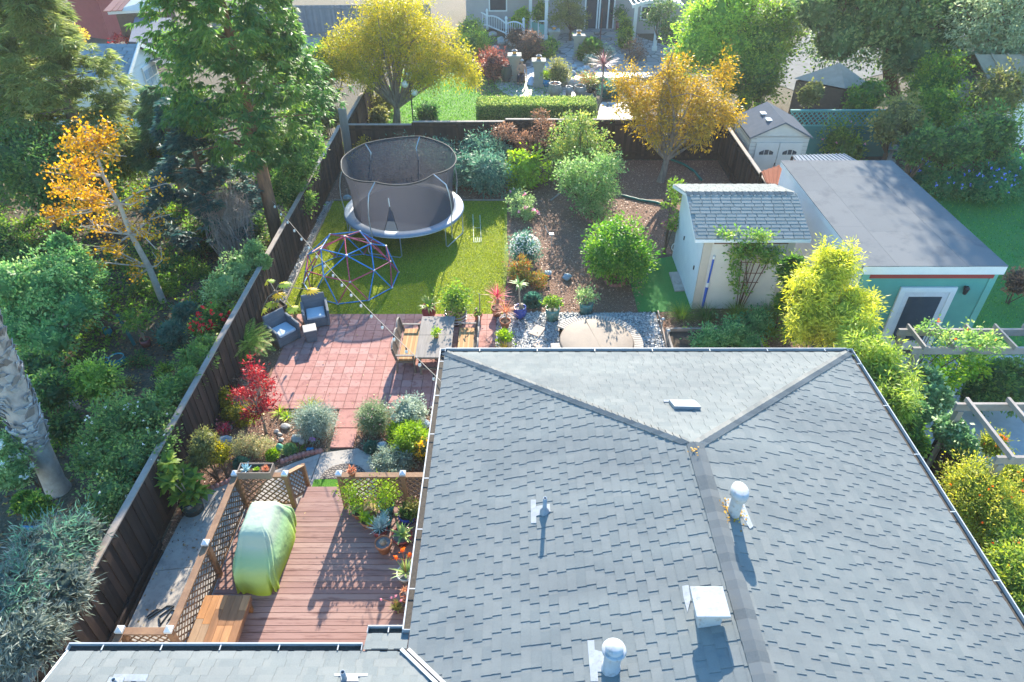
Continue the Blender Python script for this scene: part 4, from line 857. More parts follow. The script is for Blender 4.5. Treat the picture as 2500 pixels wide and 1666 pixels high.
x_, y_, z_ = dp(695, 1530); spike((x_, y_, DZ+.15), .2, ((-.3, .04, .0), (.0, .05, .1), (.1, 0, .02), (-.08, 0, .12)), F_pink, 'thin coral flower stalks springing from the small purple pot', .005, .018)
# birdhouse + candle
p_ = Vector(dp(405, 440)); c = T('birdhouse', 'plain wooden birdhouse with a pitched roof among the deck pots', 'birdhouse', p_); m = MB(); m.box(p_+Vector((0, 0, .14)), (.26, .24, .28)); m.add([p_+Vector(v_) for v_ in ((-.13, -.12, .28), (.13, -.12, .28), (0, -.12, .42), (-.13, .12, .28), (.13, .12, .28), (0, .12, .42))], [(0, 1, 2), (5, 4, 3)]); m.o('body', mat('birch', (.45, .28, .14), (.36, .22, .11), 5, .7), c)
m = MB(); m.beam(p_+Vector((-.1, 0, .33)), p_+Vector((0.01, 0, .45)), .32, .02, up=(0, 0, 1)) if False else None
m.add([p_+Vector(v_) for v_ in ((-.17, -.16, .25), (0, -.16, .45), (0, .16, .45), (-.17, .16, .25), (-.17, -.16, .23), (0, -.16, .43), (0, .16, .43), (-.17, .16, .23), (.17, -.16, .25), (.17, .16, .25), (.17, -.16, .23), (.17, .16, .23))], [(3, 2, 1, 0), (4, 5, 6, 7), (1, 2, 9, 8), (5, 10, 11, 6), (0, 1, 5, 4), (1, 8, 10, 5), (3, 7, 6, 2), (2, 6, 11, 9), (0, 4, 7, 3), (8, 9, 11, 10)]); m.o('roof', mat('birch_roof', (.5, .34, .2), (.42, .28, .16), 5, .7), c)
p_ = Vector(dp(365, 490)); m = MB(); m.lathe([(0, 0), (.055, 0), (.055, .28), (.048, .28), (.045, .25), (0, .25)], p_, 16); m.o('lantern_jar', mat('frosted_jar', (.5, .55, .45), (.45, .5, .4), 5, .3), loc=p_, label='pale frosted cylinder jar standing in front of the birdhouse', cat='jar')
# planter box on rail and pot on rail
p_ = Q('d', 775, 900, 1.40); c = T('rail_planter', 'brown planter box of succulents resting on the deck rail', 'planter', (p_.x, 10.27, 1.385)); m = MB(); X_, Y_, Z_ = p_.x, 10.27, 1.385
for sy in (-.14, .14): m.box((X_, Y_+sy, Z_+.1), (.74, .02, .2))
for sx in (-.36, .36): m.box((X_+sx, Y_, Z_+.1), (.02, .258, .2))
m.box((X_, Y_, Z_+.01), (.69, .25, .02)); m.o('box', mat('box_brown', (.26, .2, .16), (.22, .17, .13), 6, .6), c); m = MB(); m.box((X_, Y_, Z_+.14), (.69, .255, .02)); m.o('soil', soilm, c)
for dx_, mm, nm, sz in ((-.2, G_bluegrey, 'pale rosette', .16), (.02, G_lime, 'round cactus', .07), (.22, G_bronze, 'copper rosette', .12)):
    l = LM(int(dx_*100)+50)
    for e0, e1, ll in ((5, 30, 1), (30, 55, .8), (55, 85, .5)): l.blades((X_+dx_, Y_, Z_+.15), 14, sz*ll, .05, e0, e1, -.3, 3)
    l.o('succulent', mm, c)
potted('rail_pot', 'small terracotta pot of orange aeonium standing on the deck rail', (Q('d', 1553, 915, 1.4).x, 10.25, 1.385), .095, .12, terra, 'tapered', multi(cluster(4, .07, .09, .035, 9), ros(20, .12, .03, 20, 80, .2, .1, 3)), G_bronze, seed=40, stem=trunks(3, .14, .012))
# doormat + small turf mat
matm, t, b = nodes('doormat'); co = coordn(t, (1, 1, 1)); wv = t.nodes.new('ShaderNodeTexVoronoi'); wv.inputs['Scale'].default_value = 14; wv.feature = 'DISTANCE_TO_EDGE'; L(t, co, wv.inputs['Vector'])
L(t, ramp(t, wv.outputs[0], [(.08, (.035, .03, .03)), (.14, (.22, .18, .15))]), b.inputs['Base Color']); b.inputs['Roughness'].default_value = .8; bump(t, b, wv.outputs[0], .8, .03)
p_ = Q('d', 1440, 985, .03); m = MB(); c0 = Vector((-4.17, 11.3, 0)); rr_ = .57
pts = [(c0.x+rr_*math.cos(a*math.pi/20)*1.0, c0.y+.5*math.sin(a*math.pi/20)) for a in range(21)]; m.prism(pts, .03, .048); m.o('doormat', matm, loc=(c0.x, c0.y, .03), label='half round patterned rubber doormat at the foot of the deck step', cat='doormat')
a_, b_ = Q('d', 1225, 985, .04), Q('d', 1430, 1035, .04); m = MB(); m.box((-4.4, 11.15, .045), (.95, .24, .03)); m.o('turf_mat', turf2, loc=(-4.4, 11.15, .03), label='small rectangular artificial grass mat below the deck step', cat='mat')
# ---------------- planting helpers ----------------
def ctrs(l, blobs, size, asp, dens, crk=.34, per=24, **kw):
    area = sum(4*math.pi*((b[1][0]*b[1][2]+b[1][0]*b[1][1]+b[1][1]*b[1][2])/3) for b in blobs); mr = sum(min(b[1]) for b in blobs)/len(blobs)
    n = dens*1.25*area/(size*size*asp*.5); ncl = max(8, int(n/per)); return l.crown(blobs, ncl, max(size*1.6, crk*mr), per, size, asp, **kw)
SEED = [100]
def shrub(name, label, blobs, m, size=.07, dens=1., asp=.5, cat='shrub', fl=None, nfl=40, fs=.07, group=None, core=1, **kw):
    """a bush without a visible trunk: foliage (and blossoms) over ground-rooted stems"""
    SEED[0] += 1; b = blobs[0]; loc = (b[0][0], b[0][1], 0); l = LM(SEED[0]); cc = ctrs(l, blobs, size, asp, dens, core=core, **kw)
    c = T(name, label, cat, loc, group=group); l.o('foliage', m, c)
    mb = MB(); rr = random.Random(SEED[0]); R0 = max(b[1][0], .1)
    for i in range(5):
        t = cc[rr.randrange(len(cc))]; mb.tube([Vector((loc[0]+rr.uniform(-.15, .15)*R0, loc[1]+rr.uniform(-.15, .15)*R0, 0)), Vector(((loc[0]+t[0])/2, (loc[1]+t[1])/2, t[2]*.6)), Vector(t)], [.02, .014, .006], 5)
    mb.o('stem', bark, c)
    if fl:
        f = LM(SEED[0]+500); b_ = [(x[0], tuple(q*1.04 for q in x[1])) for x in blobs]; w_ = f.r.choice(len(blobs), nfl); u = f.r.normal(size=(nfl, 3)); u /= np.linalg.norm(u, axis=1, keepdims=True); u[:, 2] = np.abs(u[:, 2])*.9+.05; u[:, 1] = np.where(f.r.random(nfl) < .7, -np.abs(u[:, 1]), u[:, 1])
        p = np.array([list(x[0]) for x in b_])[w_]+u*np.array([list(x[1]) for x in b_])[w_]; p = np.repeat(p, 7, 0); k_ = len(p)
        f.leaf(p+f.r.normal(size=(k_, 3))*fs*.15, f.r.normal(size=(k_, 3))+[0, 0, .4], f.r.normal(size=(k_, 3))+[0, -.6, .8], fs*.7*np.ones(k_), fs*.6*np.ones(k_), f.r.random(k_)); f.o('blossoms', fl, c)
    return c
def tree(name, label, base, r0, blobs, m, size=.11, dens=1., asp=.5, bk=None, ntop=14, fork=.35, cat='tree', fl=None, core=0, bend=.2, crk=.3, shell=.55, per=24, **kw):
    SEED[0] += 1; l = LM(SEED[0]); cc = ctrs(l, blobs, size, asp, dens, crk=crk, per=per, core=core, shell=shell, **kw); c = T(name, label, cat, (base[0], base[1], 0)); l.o('crown', m, c)
    rr = random.Random(SEED[0]); tops = [cc[i] for i in rr.sample(range(len(cc)), min(ntop, len(cc)))]; mb = MB(); limbs(mb, base, tops, r0, seed=SEED[0], fork=fork, bend=bend); mb.o('trunk', bk or bark, c)
    return c
def tuft(name, label, loc, n, ln, wd, m, e0=35, e1=88, curl=.7, cat='grass clump', group=None, r0=.04, h=0):
    SEED[0] += 1; l = LM(SEED[0]); l.blades((loc[0], loc[1], loc[2]+h), n, ln, wd, e0, e1, curl, 5, r0=r0); return l.o(name, m, loc=loc, label=label, cat=cat, group=group)
def rocks(name, label, items, m, cat='rock', group=None):
    for i, (u, v, r) in enumerate(items):
        p = P(u, v, .0); s = r*dist(p)/F; SEED[0] += 1; mb = MB(); mb.rock((p.x, p.y, s*.35), (s, s*.8, s*.62), SEED[0]); mb.o(name, m, loc=(p.x, p.y, 0), label=label[i] if isinstance(label, list) else label, cat=cat, group=group, bev=0)
rockb = mat('blue_rock', (.22, .28, .31), (.36, .42, .45), 5, .8, .5, 14, c3=(.5, .52, .5), s2=9); rockg = mat('grey_rock', (.35, .32, .29), (.5, .46, .42), 4, .85, .4, 12)
# ---------------- mulch yard planting ----------------
B_ = ball
shrub('blue_green_shrub', 'big dark blue green bush seen through the trampoline net', [B_(1016, 408, 66, rz=.9), B_(950, 405, 50), B_(1075, 385, 45)], fol('leaf_deep_teal', (.015, .05, .045), (.04, .11, .09), (.12, .22, .17)), .13, .9, .28, droop=.15)
shrub('blue_green_shrub', 'darker rounded blue green bush just right of the trampoline', [B_(1133, 415, 44)], G_teal, .13, 1, .28, droop=.15)
shrub('blue_green_shrub', 'large pale blue green bush with a trailing skirt left of the lime lemon tree', [B_(1192, 425, 54), B_(1172, 370, 48), B_(1215, 385, 40)], G_teal, .14, 1, .28, vb=.15, droop=.25)
tree('lemon_tree', 'compact bright lime green lemon tree in the middle of the back bed', P(1283, 470), .07, [B_(1282, 412, 52, Y=28.2), B_(1270, 450, 30, Y=28)], G_lime, .13, .9, .5, core=1)
tree('fruit_tree', 'airy fruit tree with yellowing leaves against the back fence', P(1430, 452), .07, [B_(1400, 335, 62, Y=29.3), B_(1440, 385, 65, Y=29), B_(1380, 385, 48, Y=29), B_(1420, 300, 28, Y=29.4)], fol('leaf_pear', (.06, .12, .03), (.16, .24, .06), (.5, .45, .12)), .11, .55, .5, ntop=18)
tree('fruit_tree', 'airy green fruit tree in front of the yellowing one', P(1455, 530), .07, [B_(1440, 440, 70, Y=25.6), B_(1490, 410, 38, Y=25.6), B_(1395, 430, 38, Y=25.6), B_(1450, 490, 45, Y=25.2)], fol('leaf_guava', (.06, .13, .04), (.15, .26, .08), (.4, .48, .2)), .10, .6, .5, ntop=18)
tree('smoke_bush', 'loose rusty orange shrub spreading in front of the back fence', P(1290, 400), .05, [B_(1230, 320, 30, Y=30, rz=.5), B_(1290, 345, 45, Y=29.8, rz=.5), B_(1330, 310, 30, Y=30.2, rz=.8), B_(1315, 280, 16, Y=30.4, rz=1.4)], G_rust, .1, .42, .4, ntop=26, vb=.15, cat='shrub')
shrub('rose_bush', 'loose rose bush with pink blooms at the corner of the lawn', [B_(1270, 500, 34), B_(1255, 480, 20), B_(1290, 520, 24)], G_pale, .08, .45, .5, fl=F_pink, nfl=12, fs=.12, cat='rose bush', core=0)
shrub('white_tipped_shrub', 'upright dark bush with white flowering tips by the lawn edge', [B_(1281, 607, 36, rz=1.15)], G_teal, .07, 1, .5, fl=F_white, nfl=160, fs=.06)
tree('citrus_tree', 'large dense glossy green citrus tree in the middle of the mulch', P(1500, 668), .09, [B_(1509, 605, 76, Y=20.7), B_(1475, 625, 45, Y=20.2), B_(1545, 640, 45, Y=20.2)], fol('leaf_citrus', (.03, .10, .015), (.09, .22, .025), (.32, .44, .06)), .10, 1.1, .5, core=2, fl=None, up=.6)
shrub('red_tipped_shrub', 'shrub with red and orange tips beside the blue rocks', [B_(1268, 665, 30, rz=1.2), B_(1312, 685, 22)], fol('leaf_redtip', (.08, .12, .03), (.25, .28, .05), (.75, .16, .08)), .07, .8, .4, core=0)
shrub('lavender_clump', 'dark spiky blue green clump between the blue pot and the first jade', [B_(1300, 735, 14)], G_teal, .1, 1.2, .15)
shrub('climbing_vine', 'leafy vine climbing the rear corner of the white shed', [B_(1646, 460, 18, Y=22.3, rz=1.3), B_(1640, 500, 18, Y=22.4, rz=1.2), B_(1650, 540, 17, Y=22.2)], G_mid, .1, .7, .5, cat='vine', core=0)
for i, (x, y, r) in enumerate(((1610, 985, 30), (1800, 1000, 26), (2030, 975, 24), (2262, 985, 26), (2290, 1110, 34), (2350, 1000, 30))):
    p = Q('b', x, y+40); tuft('ornamental_grass', ['round clump of fine green grass nearest the artificial turf', 'dark arching grass clump below the blue and white pole', 'grass clump rooted at the foot of the plant trellis', 'wispy grass clump right of the trellis by the shed wall', 'large dark grass clump beyond the tomato bed', 'grass clump tucked between the shed corner and the bamboo'][i], (p.x, p.y, .0), 420, .62 if i < 4 else .7, .008, G_mid if i % 2 == 0 else G_dark, 30, 88, .75, r0=.1, group='ornamental grasses below the shed')
rocks('garden_rock', ['blue grey rock beside the red tipped shrub', 'blue grey rock alone in the open mulch'], [(1336, 672, 13), (1383, 682, 15)], rockb)
rocks('garden_rock', 'small pale blue rock behind the left rim of the trampoline', [(849, 487, 12)], rockb)
# brick rings
brick = mat('tree_ring', (.4, .17, .13), (.3, .12, .09), 10, .85)
for x, y, lb in ((940, 268, 'scalloped brick ring under the airy green fruit tree'), (1100, 748, 'scalloped brick ring at the foot of the dense citrus tree'), (1520, 315, 'scalloped brick ring beneath the vine at the shed')):
    p = Q('b', x, y); m = MB()
    for i in range(12): a = i*math.pi/6; m.lathe([(0, .1), (.075, .09), (.085, 0)], (p.x+.3*math.cos(a), p.y+.3*math.sin(a), .0), 9)
    m.o('brick_ring', brick, loc=(p.x, p.y, 0), label=lb, cat='edging')
hosem = mat('green_hose', (.01, .16, .12), (.01, .12, .1), 5, .5)
for k_, pts, lb in (('b', [(1155, 85), (1290, 120), (1400, 135), (1485, 158)], 'ridged dark green pipe lying on the mulch nearer the white shed'), ('3', [(320, 915), (400, 945), (460, 985), (500, 1035)], 'curved dark green pipe on the mulch by the orange tree')):
    m = MB(); q = [Q(k_, x, y, .06) for x, y in pts]; m.tube([a.lerp(b, t/4) for a, b in zip(q, q[1:]) for t in range(4)]+[q[-1]], [.06 if i % 2 else .052 for i in range(4*3+1)], 8); m.o('drain_pipe', hosem, loc=q[0], label=lb, cat='pipe')
# garden pole
p = Q('b', 612, 565); c = T('garden_stake', 'thin metal stake with a hooked arm standing in the mulch', 'garden stake', (p.x, p.y, 0)); m = MB(); m.tube([p, p+Vector((0, 0, 1.0))], .012, 6); m.o('pole', galv, c); m = MB(); a = p+Vector((-.05, 0, .98)); m.tube([a, a+Vector((-.12, .05, .1)), a+Vector((-.2, .1, .32))], .01, 6); m.box(a+Vector((.03, 0, 0)), (.14, .08, .08)); m.o('arm', galv, c)
m = MB(); a, b = Q('b', 610, 125, .05), Q('b', 690, 65, .05); m.beam(a, b, .06, .05); m.o('timber_length', fcap, loc=a, label='short grey timber lying on the mulch left of the green fruit tree', cat='timber')
# chalk marks on the turf
m = MB()
def ln_(a, b, w_=.025): m.beam(Q('a', *a, .035), Q('a', *b, .035), w_, .004)
for a, b in (((1932, 255), (1940, 495)), ((1992, 262), (2003, 490)), ((1935, 372), (1995, 370)), ((1940, 492), (2005, 490)), ((1955, 455), (1958, 488)), ((1970, 450), (1974, 488)), ((1985, 452), (1990, 488))): ln_(a, b)
m.o('turf_marking', mat('turf_paint', (.55, .6, .42)), loc=Q('a', 1965, 370), label='faint pale ladder shaped lines marked on the play lawn', cat='marking')
# spa with slatted surround
def spa():
    cx_, cy_ = 1.55, 14.05; a, b = Q('b', 680, 1180, .55), Q('b', 1240, 1180, .55); cx_ = (a.x+b.x)/2; r = (b.x-a.x)/2; top = Q('b', 960, 1030, .55); cy_ = top.y-r
    c = T('round_spa', 'round spa under a beige folding cover in the pebbles', 'hot tub', (cx_, cy_, 0)); m = MB(); m.lathe([(r*.97, 0), (r*.97, .45), (0, .45)], (cx_, cy_, 0), 48); m.o('shell', mat('spa_shell', (.34, .25, .18), (.28, .2, .15), 6, .6), c)
    m = MB(); m.lathe([(r*.98, .42), (r+.01, .43), (r+.01, .53), (r*.97, .55), (r*.5, .565), (0, .57)], (cx_, cy_, 0), 56); m.o('cover', mat('spa_cover', (.25, .195, .15), (.21, .165, .13), 3, .7, .1, 30), c); m = MB(); m.beam((cx_-.25, cy_+r*.96, .562), (cx_+.25, cy_-r*.96, .562), .02, .02, up=(0, 0, 1)); m.o('cover_seam', mat('seam', (.3, .24, .18)), c)
    r1 = (Q('b', 1328, 1250, .5).x-cx_); m = MB(); wv = mat('bleached_slat', (.40, .35, .30), (.32, .28, .24), 4, .7, .15, 20); n = 56
    for i in range(n):
        a_ = math.radians(-60+i*(360/84.)*1.0*.97)
        if math.degrees(a_) > 145: break
        t0, t1 = a_-.027, a_+.027; q = [(r*1.02, t0), (r1, t0), (r1, t1), (r*1.02, t1)]; m.prism([(cx_+p*math.cos(t), cy_+p*math.sin(t)) for p, t in q], .44, .50)
    m.o('slatted_step', wv, c); m = MB()
    for i in range(7):
        a_ = math.radians(186+i*4.4); q = [(r*1.02, a_-.034), (r1, a_-.034), (r1, a_+.034), (r*1.02, a_+.034)]; m.prism([(cx_+p*math.cos(t), cy_+p*math.sin(t)) for p, t in q], .44, .50)
    m.o('slatted_step', wv, c); 
    for d0, d1 in ((-60, 142), (186, 214)):
        m = MB(); n = 24; vs = []
        for i in range(n+1): a_ = math.radians(d0+(d1-d0)*i/n); vs += [(cx_+(r1-.04)*math.cos(a_), cy_+(r1-.04)*math.sin(a_), z) for z in (.0, .43)]
        m.add(vs, [(2*i, 2*i+2, 2*i+3, 2*i+1) for i in range(n)]); m.o('step_riser', fwood, c)
spa()
fsm = mat('flagstone_tan', (.55, .42, .33), (.46, .36, .29), 3, .85, .2, 30)
for pts, lb in (([(440, 1150), (500, 1085), (572, 1110), (520, 1180)], 'tan stepping stone beside the shadow of the blue pot'), ([(475, 1240), (520, 1210), (588, 1235), (570, 1280), (520, 1282)], 'tan stepping stone nearest the house gutter'), ([(660, 1080), (720, 1072), (735, 1100), (680, 1135), (640, 1120)], 'tan stepping stone touching the spa step')):
    m = MB(); q = [Q('b', x, y) for x, y in pts]; m.prism([(p.x, p.y) for p in q], .01, .05); m.o('stepping_stone', fsm, loc=(q[0].x, q[0].y, 0), bev=.01, label=lb, cat='stepping stone')
# raised bed
c0, c1, c2, c3 = Q('b', 1497, 1105, .3), Q('b', 2165, 1100, .3), Q('b', 2190, 1250, .3), Q('b', 1530, 1262, .3)
c = T('raised_bed', 'raised timber vegetable bed full of tomato plants', 'raised bed', ((c0.x+c1.x)/2, (c0.y+c3.y)/2, 0)); xl, xr, yt, yb = c0.x, c1.x, c0.y, c3.y; bedm = mat('bed_timber', (.3, .26, .23), (.22, .19, .17), 4, .85, .2, 20)
for a, b in (((xl, yt), (xr, yt)), ((xr, yt), (xr, yb)), ((xr, yb), (xl, yb)), ((xl, yb), (xl, yt))): m = MB(); m.beam((*a, .16), (*b, .16), .06, .3, up=(0, 0, 1)); m.o('side_board', bedm, c)
m = MB(); m.sheet([(xl, yt), (xr, yt), (xr, yb), (xl, yb)], .2); m.o('soil', soilm, c)
for (x, y) in ((xl-.12, yt+.12), (xl-.05, yb+.55)): m = MB(); m.lathe([(.02, 0), (.02, .55), (.06, .56), (.05, .6), (0, .62)], (x, y, 0), 10); m.o('path_light', galv, loc=(x, y, 0), label='small path light at the %s corner of the vegetable bed' % ('far left' if y > yt else 'near left'), cat='path light')
shrub('tomato_plants', 'sprawling tomato plants filling the raised bed', [B_(1730, 835, 40), B_(1790, 815, 40, rz=1.2), B_(1845, 790, 36, rz=1.2), B_(1830, 845, 30)], fol('leaf_tomato', (.03, .11, .04), (.09, .24, .09), (.25, .42, .18)), .08, .7, .45, cat='vegetable plant')
shrub('lettuce', 'small lime green seedling alone at the left of the raised bed', [B_(1673, 808, 6)], G_lime, .06, 1, .6, cat='vegetable plant', core=0)
shrub('herb_plant', 'bright lime herb growing outside the near right end of the bed', [B_(1858, 842, 14), B_(1805, 855, 8)], G_lime, .07, .8, .5, cat='herb', core=0)
# ---------------- beds by the patio ----------------
tree('japanese_maple', 'small crimson leaved maple on a thin trunk beside the patio', Q('d', 842, 605), .035, [B_(617, 905, 26, Y=12.9, rz=1.1), B_(640, 940, 32, Y=12.9), B_(600, 965, 32, Y=12.8), B_(625, 1000, 32, Y=12.8, rz=.7), B_(655, 985, 22, Y=12.9)], G_red, .075, .42, .42, barkgrey, ntop=20, fork=.5, up=.1)
shrub('golden_conifer', 'narrow yellow green bush against the dark fence left of the maple', [B_(549, 975, 16, rz=2), B_(560, 1010, 16)], G_yel, .06, 1, .4, vb=-.15)
shrub('golden_conifer', 'rounded yellow green bush right below the crimson maple leaves', [B_(590, 1012, 24, rz=1.4)], G_yel, .06, 1, .4, vb=-.2)
shrub('golden_conifer', 'tall dull olive bush above the potted fatsia', [B_(500, 1085, 28, Y=11.25, rz=1.8), B_(488, 1120, 24, Y=11.1, rz=1.3)], G_olive, .06, 1, .35)
shrub('golden_conifer', 'glowing golden bush right beside the tall olive one', [B_(533, 1105, 22, Y=11.35, rz=1.8)], G_yel, .06, 1.1, .35, vb=.1)
p_ = Q('d', 245, 1225, .03); potted('potted_fatsia', 'large glossy fatsia in a ribbed dark pot on the concrete walk', (p_.x, p_.y, .03), .27, .42, glz['dark'], 'straight', lambda l, p: [l.blades(p+np.array([dx, dy, z]), 26, .3, .17, -20, 60, .6, 3) for dx, dy, z in ((0, 0, .25), (-.15, .1, .45), (.2, 0, .3), (-.25, .15, .8), (-.3, .2, 1.05), (.1, -.1, .1), (-.1, -.15, .3), (.28, .1, .15), (-.1, .25, .6), (.05, .3, .4), (-.35, 0, .5), (-.2, -.1, .75), (.15, .15, .55), (-.4, .3, .9))], G_mid, seed=41, stem=trunks(4, .8, .015, .3))
p_ = Q('4', 1690, 1035, .0); c = T('sago_palm', 'sago palm with arching feather leaves in the corner bed', 'palm', (p_.x, p_.y, 0)); l = LM(60)
for i in range(34): l.frond((p_.x, p_.y, .55), i*2.399, R(12+60*(i/34.)), .85, 24, .2, .022, 1.0, (.3, 1) if i % 2 else (.0, .6))
l.o('fronds', fol('leaf_sago', (.06, .14, .02), (.2, .32, .05), (.5, .55, .15)), c); m = MB(); m.lathe([(.16, 0), (.17, .2), (.13, .5), (.06, .6), (0, .62)], p_, 14); m.o('trunk', bark, c)
p_ = Q('4', 1880, 745, .03); c = T('philodendron', 'philodendron with long yellow green leaves in a dark square planter', 'potted plant', (p_.x, p_.y, .03), 0); m = MB(); m.lathe([(0, 0), (.27, 0), (.32, .42), (.29, .42), (.28, .36)], (p_.x, p_.y, .03), 4, 0, False); m.o('planter', mat('planter_dark', (.06, .065, .08), (.045, .05, .06), 6, .6), c); m = MB(); m.disc((p_.x, p_.y, .4), .26, 4); m.o('soil', soilm, c)
base = Vector((p_.x, p_.y, .4)); m = MB(); m.tube([base, base+Vector((.02, .05, .35)), base+Vector((0, .1, .55))], [.07, .06, .05], 8); l = LM(61)
for (x, y, z, lfm) in ((1760, 700, .55, 0), (1800, 515, 1.1, 0), (1900, 530, 1.2, 0), (2080, 570, 1.0, 1), (1960, 690, .7, 0), (1870, 600, .95, 1), (1830, 660, .6, 0)):
    t_ = Q('4', x, y, z); s_ = base+Vector((0, .1, .5)); mid = s_.lerp(t_, .5)+Vector((0, 0, .12)); m.tube([s_, mid, t_], [.018, .014, .01], 5); d = (t_-s_).normalized(); az = math.atan2(d.y, d.x)
    for k_ in range(13):
        a_ = az+(k_-6)*.42; dd = np.array([[math.cos(a_), math.sin(a_), -.25]]); l.leaf(np.array([list(t_)])+dd*.02, dd, np.array([[.0, -.2, 1]]), [.34*(1-.45*abs(k_-6)/6)], [.075], np.array([.95 if lfm else .35+.03*k_]))
l.o('foliage', fol('leaf_philodendron', (.06, .16, .02), (.24, .36, .04), (.9, .5, .03)), c); m.o('stem', stem_m, c)
shrub('lavender_bush', 'large grey green lavender mound left of the red paver path', [B_(769, 1030, 45, rz=1.05)], G_silver, .07, 1.25, .18, up=.9, vb=-.1)
shrub('lavender_bush', 'green lavender mound with lilac spikes right of the red paver path', [B_(910, 1022, 36, rz=1.25)], fol('leaf_lav', (.06, .1, .05), (.15, .21, .1), (.34, .37, .26)), .07, 1.2, .2, fl=F_pink, nfl=10, fs=.03, up=.9)
shrub('silver_bush', 'pale silver dusty miller mound touching the patio edge', [B_(996, 1010, 44, rz=.9), B_(1010, 1000, 30)], G_silver, .07, 1.1, .5, vb=.15)
shrub('lime_bush', 'feathery lime green bush beside the lower rock near the house', [B_(1003, 1070, 42), B_(970, 1050, 20)], G_lime, .07, 1.2, .25, vb=-.1)
shrub('yellow_daisy_bush', 'bush with yellow flower heads against the gutter', [B_(1040, 1098, 28, rz=1.2)], G_olive, .06, 1, .4, fl=F_yel, nfl=40, fs=.06)
shrub('silver_bush', 'low spreading silver mound just behind the deck lattice', [B_(947, 1128, 40, rz=.65), B_(985, 1132, 26, rz=.7)], G_silver, .06, 1.2, .4, vb=-.05)
shrub('coral_shrub', 'airy pale shrub with reddish tips in the left bed', [B_(600, 1088, 34, rz=.8), B_(640, 1092, 28, rz=.8)], fol('leaf_coral', (.12, .14, .06), (.32, .32, .16), (.6, .45, .3)), .05, .75, .4, core=0)
shrub('herb_mound', 'small bright green herb mound beside the fairy house', [B_(664, 1112, 15, rz=.8)], G_lime, .05, 1, .4, cat='herb', vb=-.2)
shrub('herb_mound', 'small grey green tuft right of the fairy house', [B_(706, 1098, 14, rz=.8)], G_succ, .05, 1, .4, cat='herb')
shrub('herb_mound', 'little blue green plant behind the planter box', [B_(588, 1132, 13)], G_teal, .06, 1, .5, cat='herb')
shrub('herb_mound', 'little blue green plant beside the lower blue rock', [B_(906, 1094, 13, rz=.7)], G_teal, .06, 1, .5, cat='herb')
shrub('pink_succulent', 'pink red succulent clump beside the rock near the fence', [B_(546, 1052, 14, rz=.7), B_(530, 1040, 8)], G_pink, .06, .9, .6, cat='succulent', core=0)
shrub('ruby_shrub', 'dull reddish shrub between the sago palm and the fence', [B_(575, 945, 14, rz=1.4)], G_rust, .06, .8, .4)
for x, y, lb, n, ln, mm in ((1200, 395, 'tall strappy green lily clump at the patio edge', 60, .5, G_lime), (950, 415, 'bright strappy leaves left of the agaves', 34, .32, G_lime), (740, 470, 'yellow green strappy rosette near the maple trunk', 30, .3, G_lime), (1105, 715, 'dark green spiky rosette beside the slanted stone', 30, .26, G_mid)):
    p = Q('d', x, y+20); tuft('strappy_plant', lb, (p.x, p.y, 0), n, ln, .028, mm, 15, 80, .7, cat='garden plant', r0=.03)
p = Q('d', 1018, 470); tuft('garden_agave', 'bright green agave rosette between the lily and the maple', (p.x, p.y, 0), 26, .24, .06, G_lime, 10, 70, .1, cat='succulent')
p = Q('d', 945, 815); tuft('black_aeonium', 'dark purple rosette at the end of the scalloped edging', (p.x, p.y, 0), 40, .13, .035, fol('leaf_black', (.03, .02, .03), (.1, .06, .09), (.4, .3, .4)), 10, 80, .1, cat='succulent')
rocks('garden_rock', ['flat grey blue rock against the fence side of the left bed', 'blue rock left of the big lavender mound', 'blue rock near the gutter above the lime bush', 'blue rock between the red path and the lime bush', 'dark blue rock leaning behind the golden bush'], [(552, 1082, 22), (728, 1075, 17), (1034, 1042, 19), (934, 1094, 17), (556, 1048, 14)], rockb)
rocks('cobble', ['pale cobble uppermost in the little chain of stones', 'pale cobble second in the chain of stones', 'round pale cobble lowest in the chain', 'white slab stone left of the lavender', 'white stone slab leaning on the blue rock'], [(676, 1055, 8), (683, 1062, 8), (687, 1076, 8), (698, 1044, 13), (738, 1082, 11)], rockg)
# fairy house, pinwheel, plaque
p = Q('d', 955, 740); c = T('fairy_house', 'tiny green roofed fairy house among the stones', 'ornament', p); m = MB(); m.lathe([(.07, 0), (.075, .12), (0, .12)], p, 10); m.o('wall', glz['yellow'], c); m = MB(); m.lathe([(.12, .1), (.06, .2), (0, .24)], p, 10); m.o('roof', mat('roof_jade', (.1, .35, .25)), c)
p = Q('d', 1232, 690); c = T('pinwheel', 'purple pinwheel flower on a short stick in front of the lavender', 'ornament', p); m = MB(); m.tube([p, p+Vector((0, 0, .2))], .006, 5); m.o('stick', galv, c)
for i in range(6): a = i*math.pi/3+.3; l = LM(70+i); d = np.array([[math.cos(a), -.15, math.sin(a)]]); l.leaf(np.array([[p.x, p.y-.02, .22]]), d, np.array([[.2, -1, .2]]), [.11], [.06], np.array([.4])); l.o('petal', fol('petal_purple', (.35, .15, .6), (.45, .22, .7), (.6, .4, .8), trans=.2), c)
p = Q('d', 1200, 735, .03); m = MB(); m.box((p.x, p.y, .04), (.17, .1, .05), .0); m.o('blue_tile', glz['sky'], loc=p, label='small blue rectangular tile lying by the scalloped edging', cat='ornament')
m = MB(); q = [(975, 838), (1010, 825), (1045, 812), (1080, 800), (1115, 790), (1150, 780), (1185, 772), (1220, 765), (1255, 758), (1285, 752)]
for x, y in q: p = Q('d', x, y); m.lathe([(0, .11), (.05, .10), (.065, .05), (.07, 0)], (p.x, p.y, 0), 9)
m.o('scalloped_edging', mat('scallop', (.48, .24, .2), (.36, .17, .14), 9, .85), loc=Q('d', 1100, 800), label='longer row of little reddish scalloped edging stones beside the path', cat='edging'); m = MB()
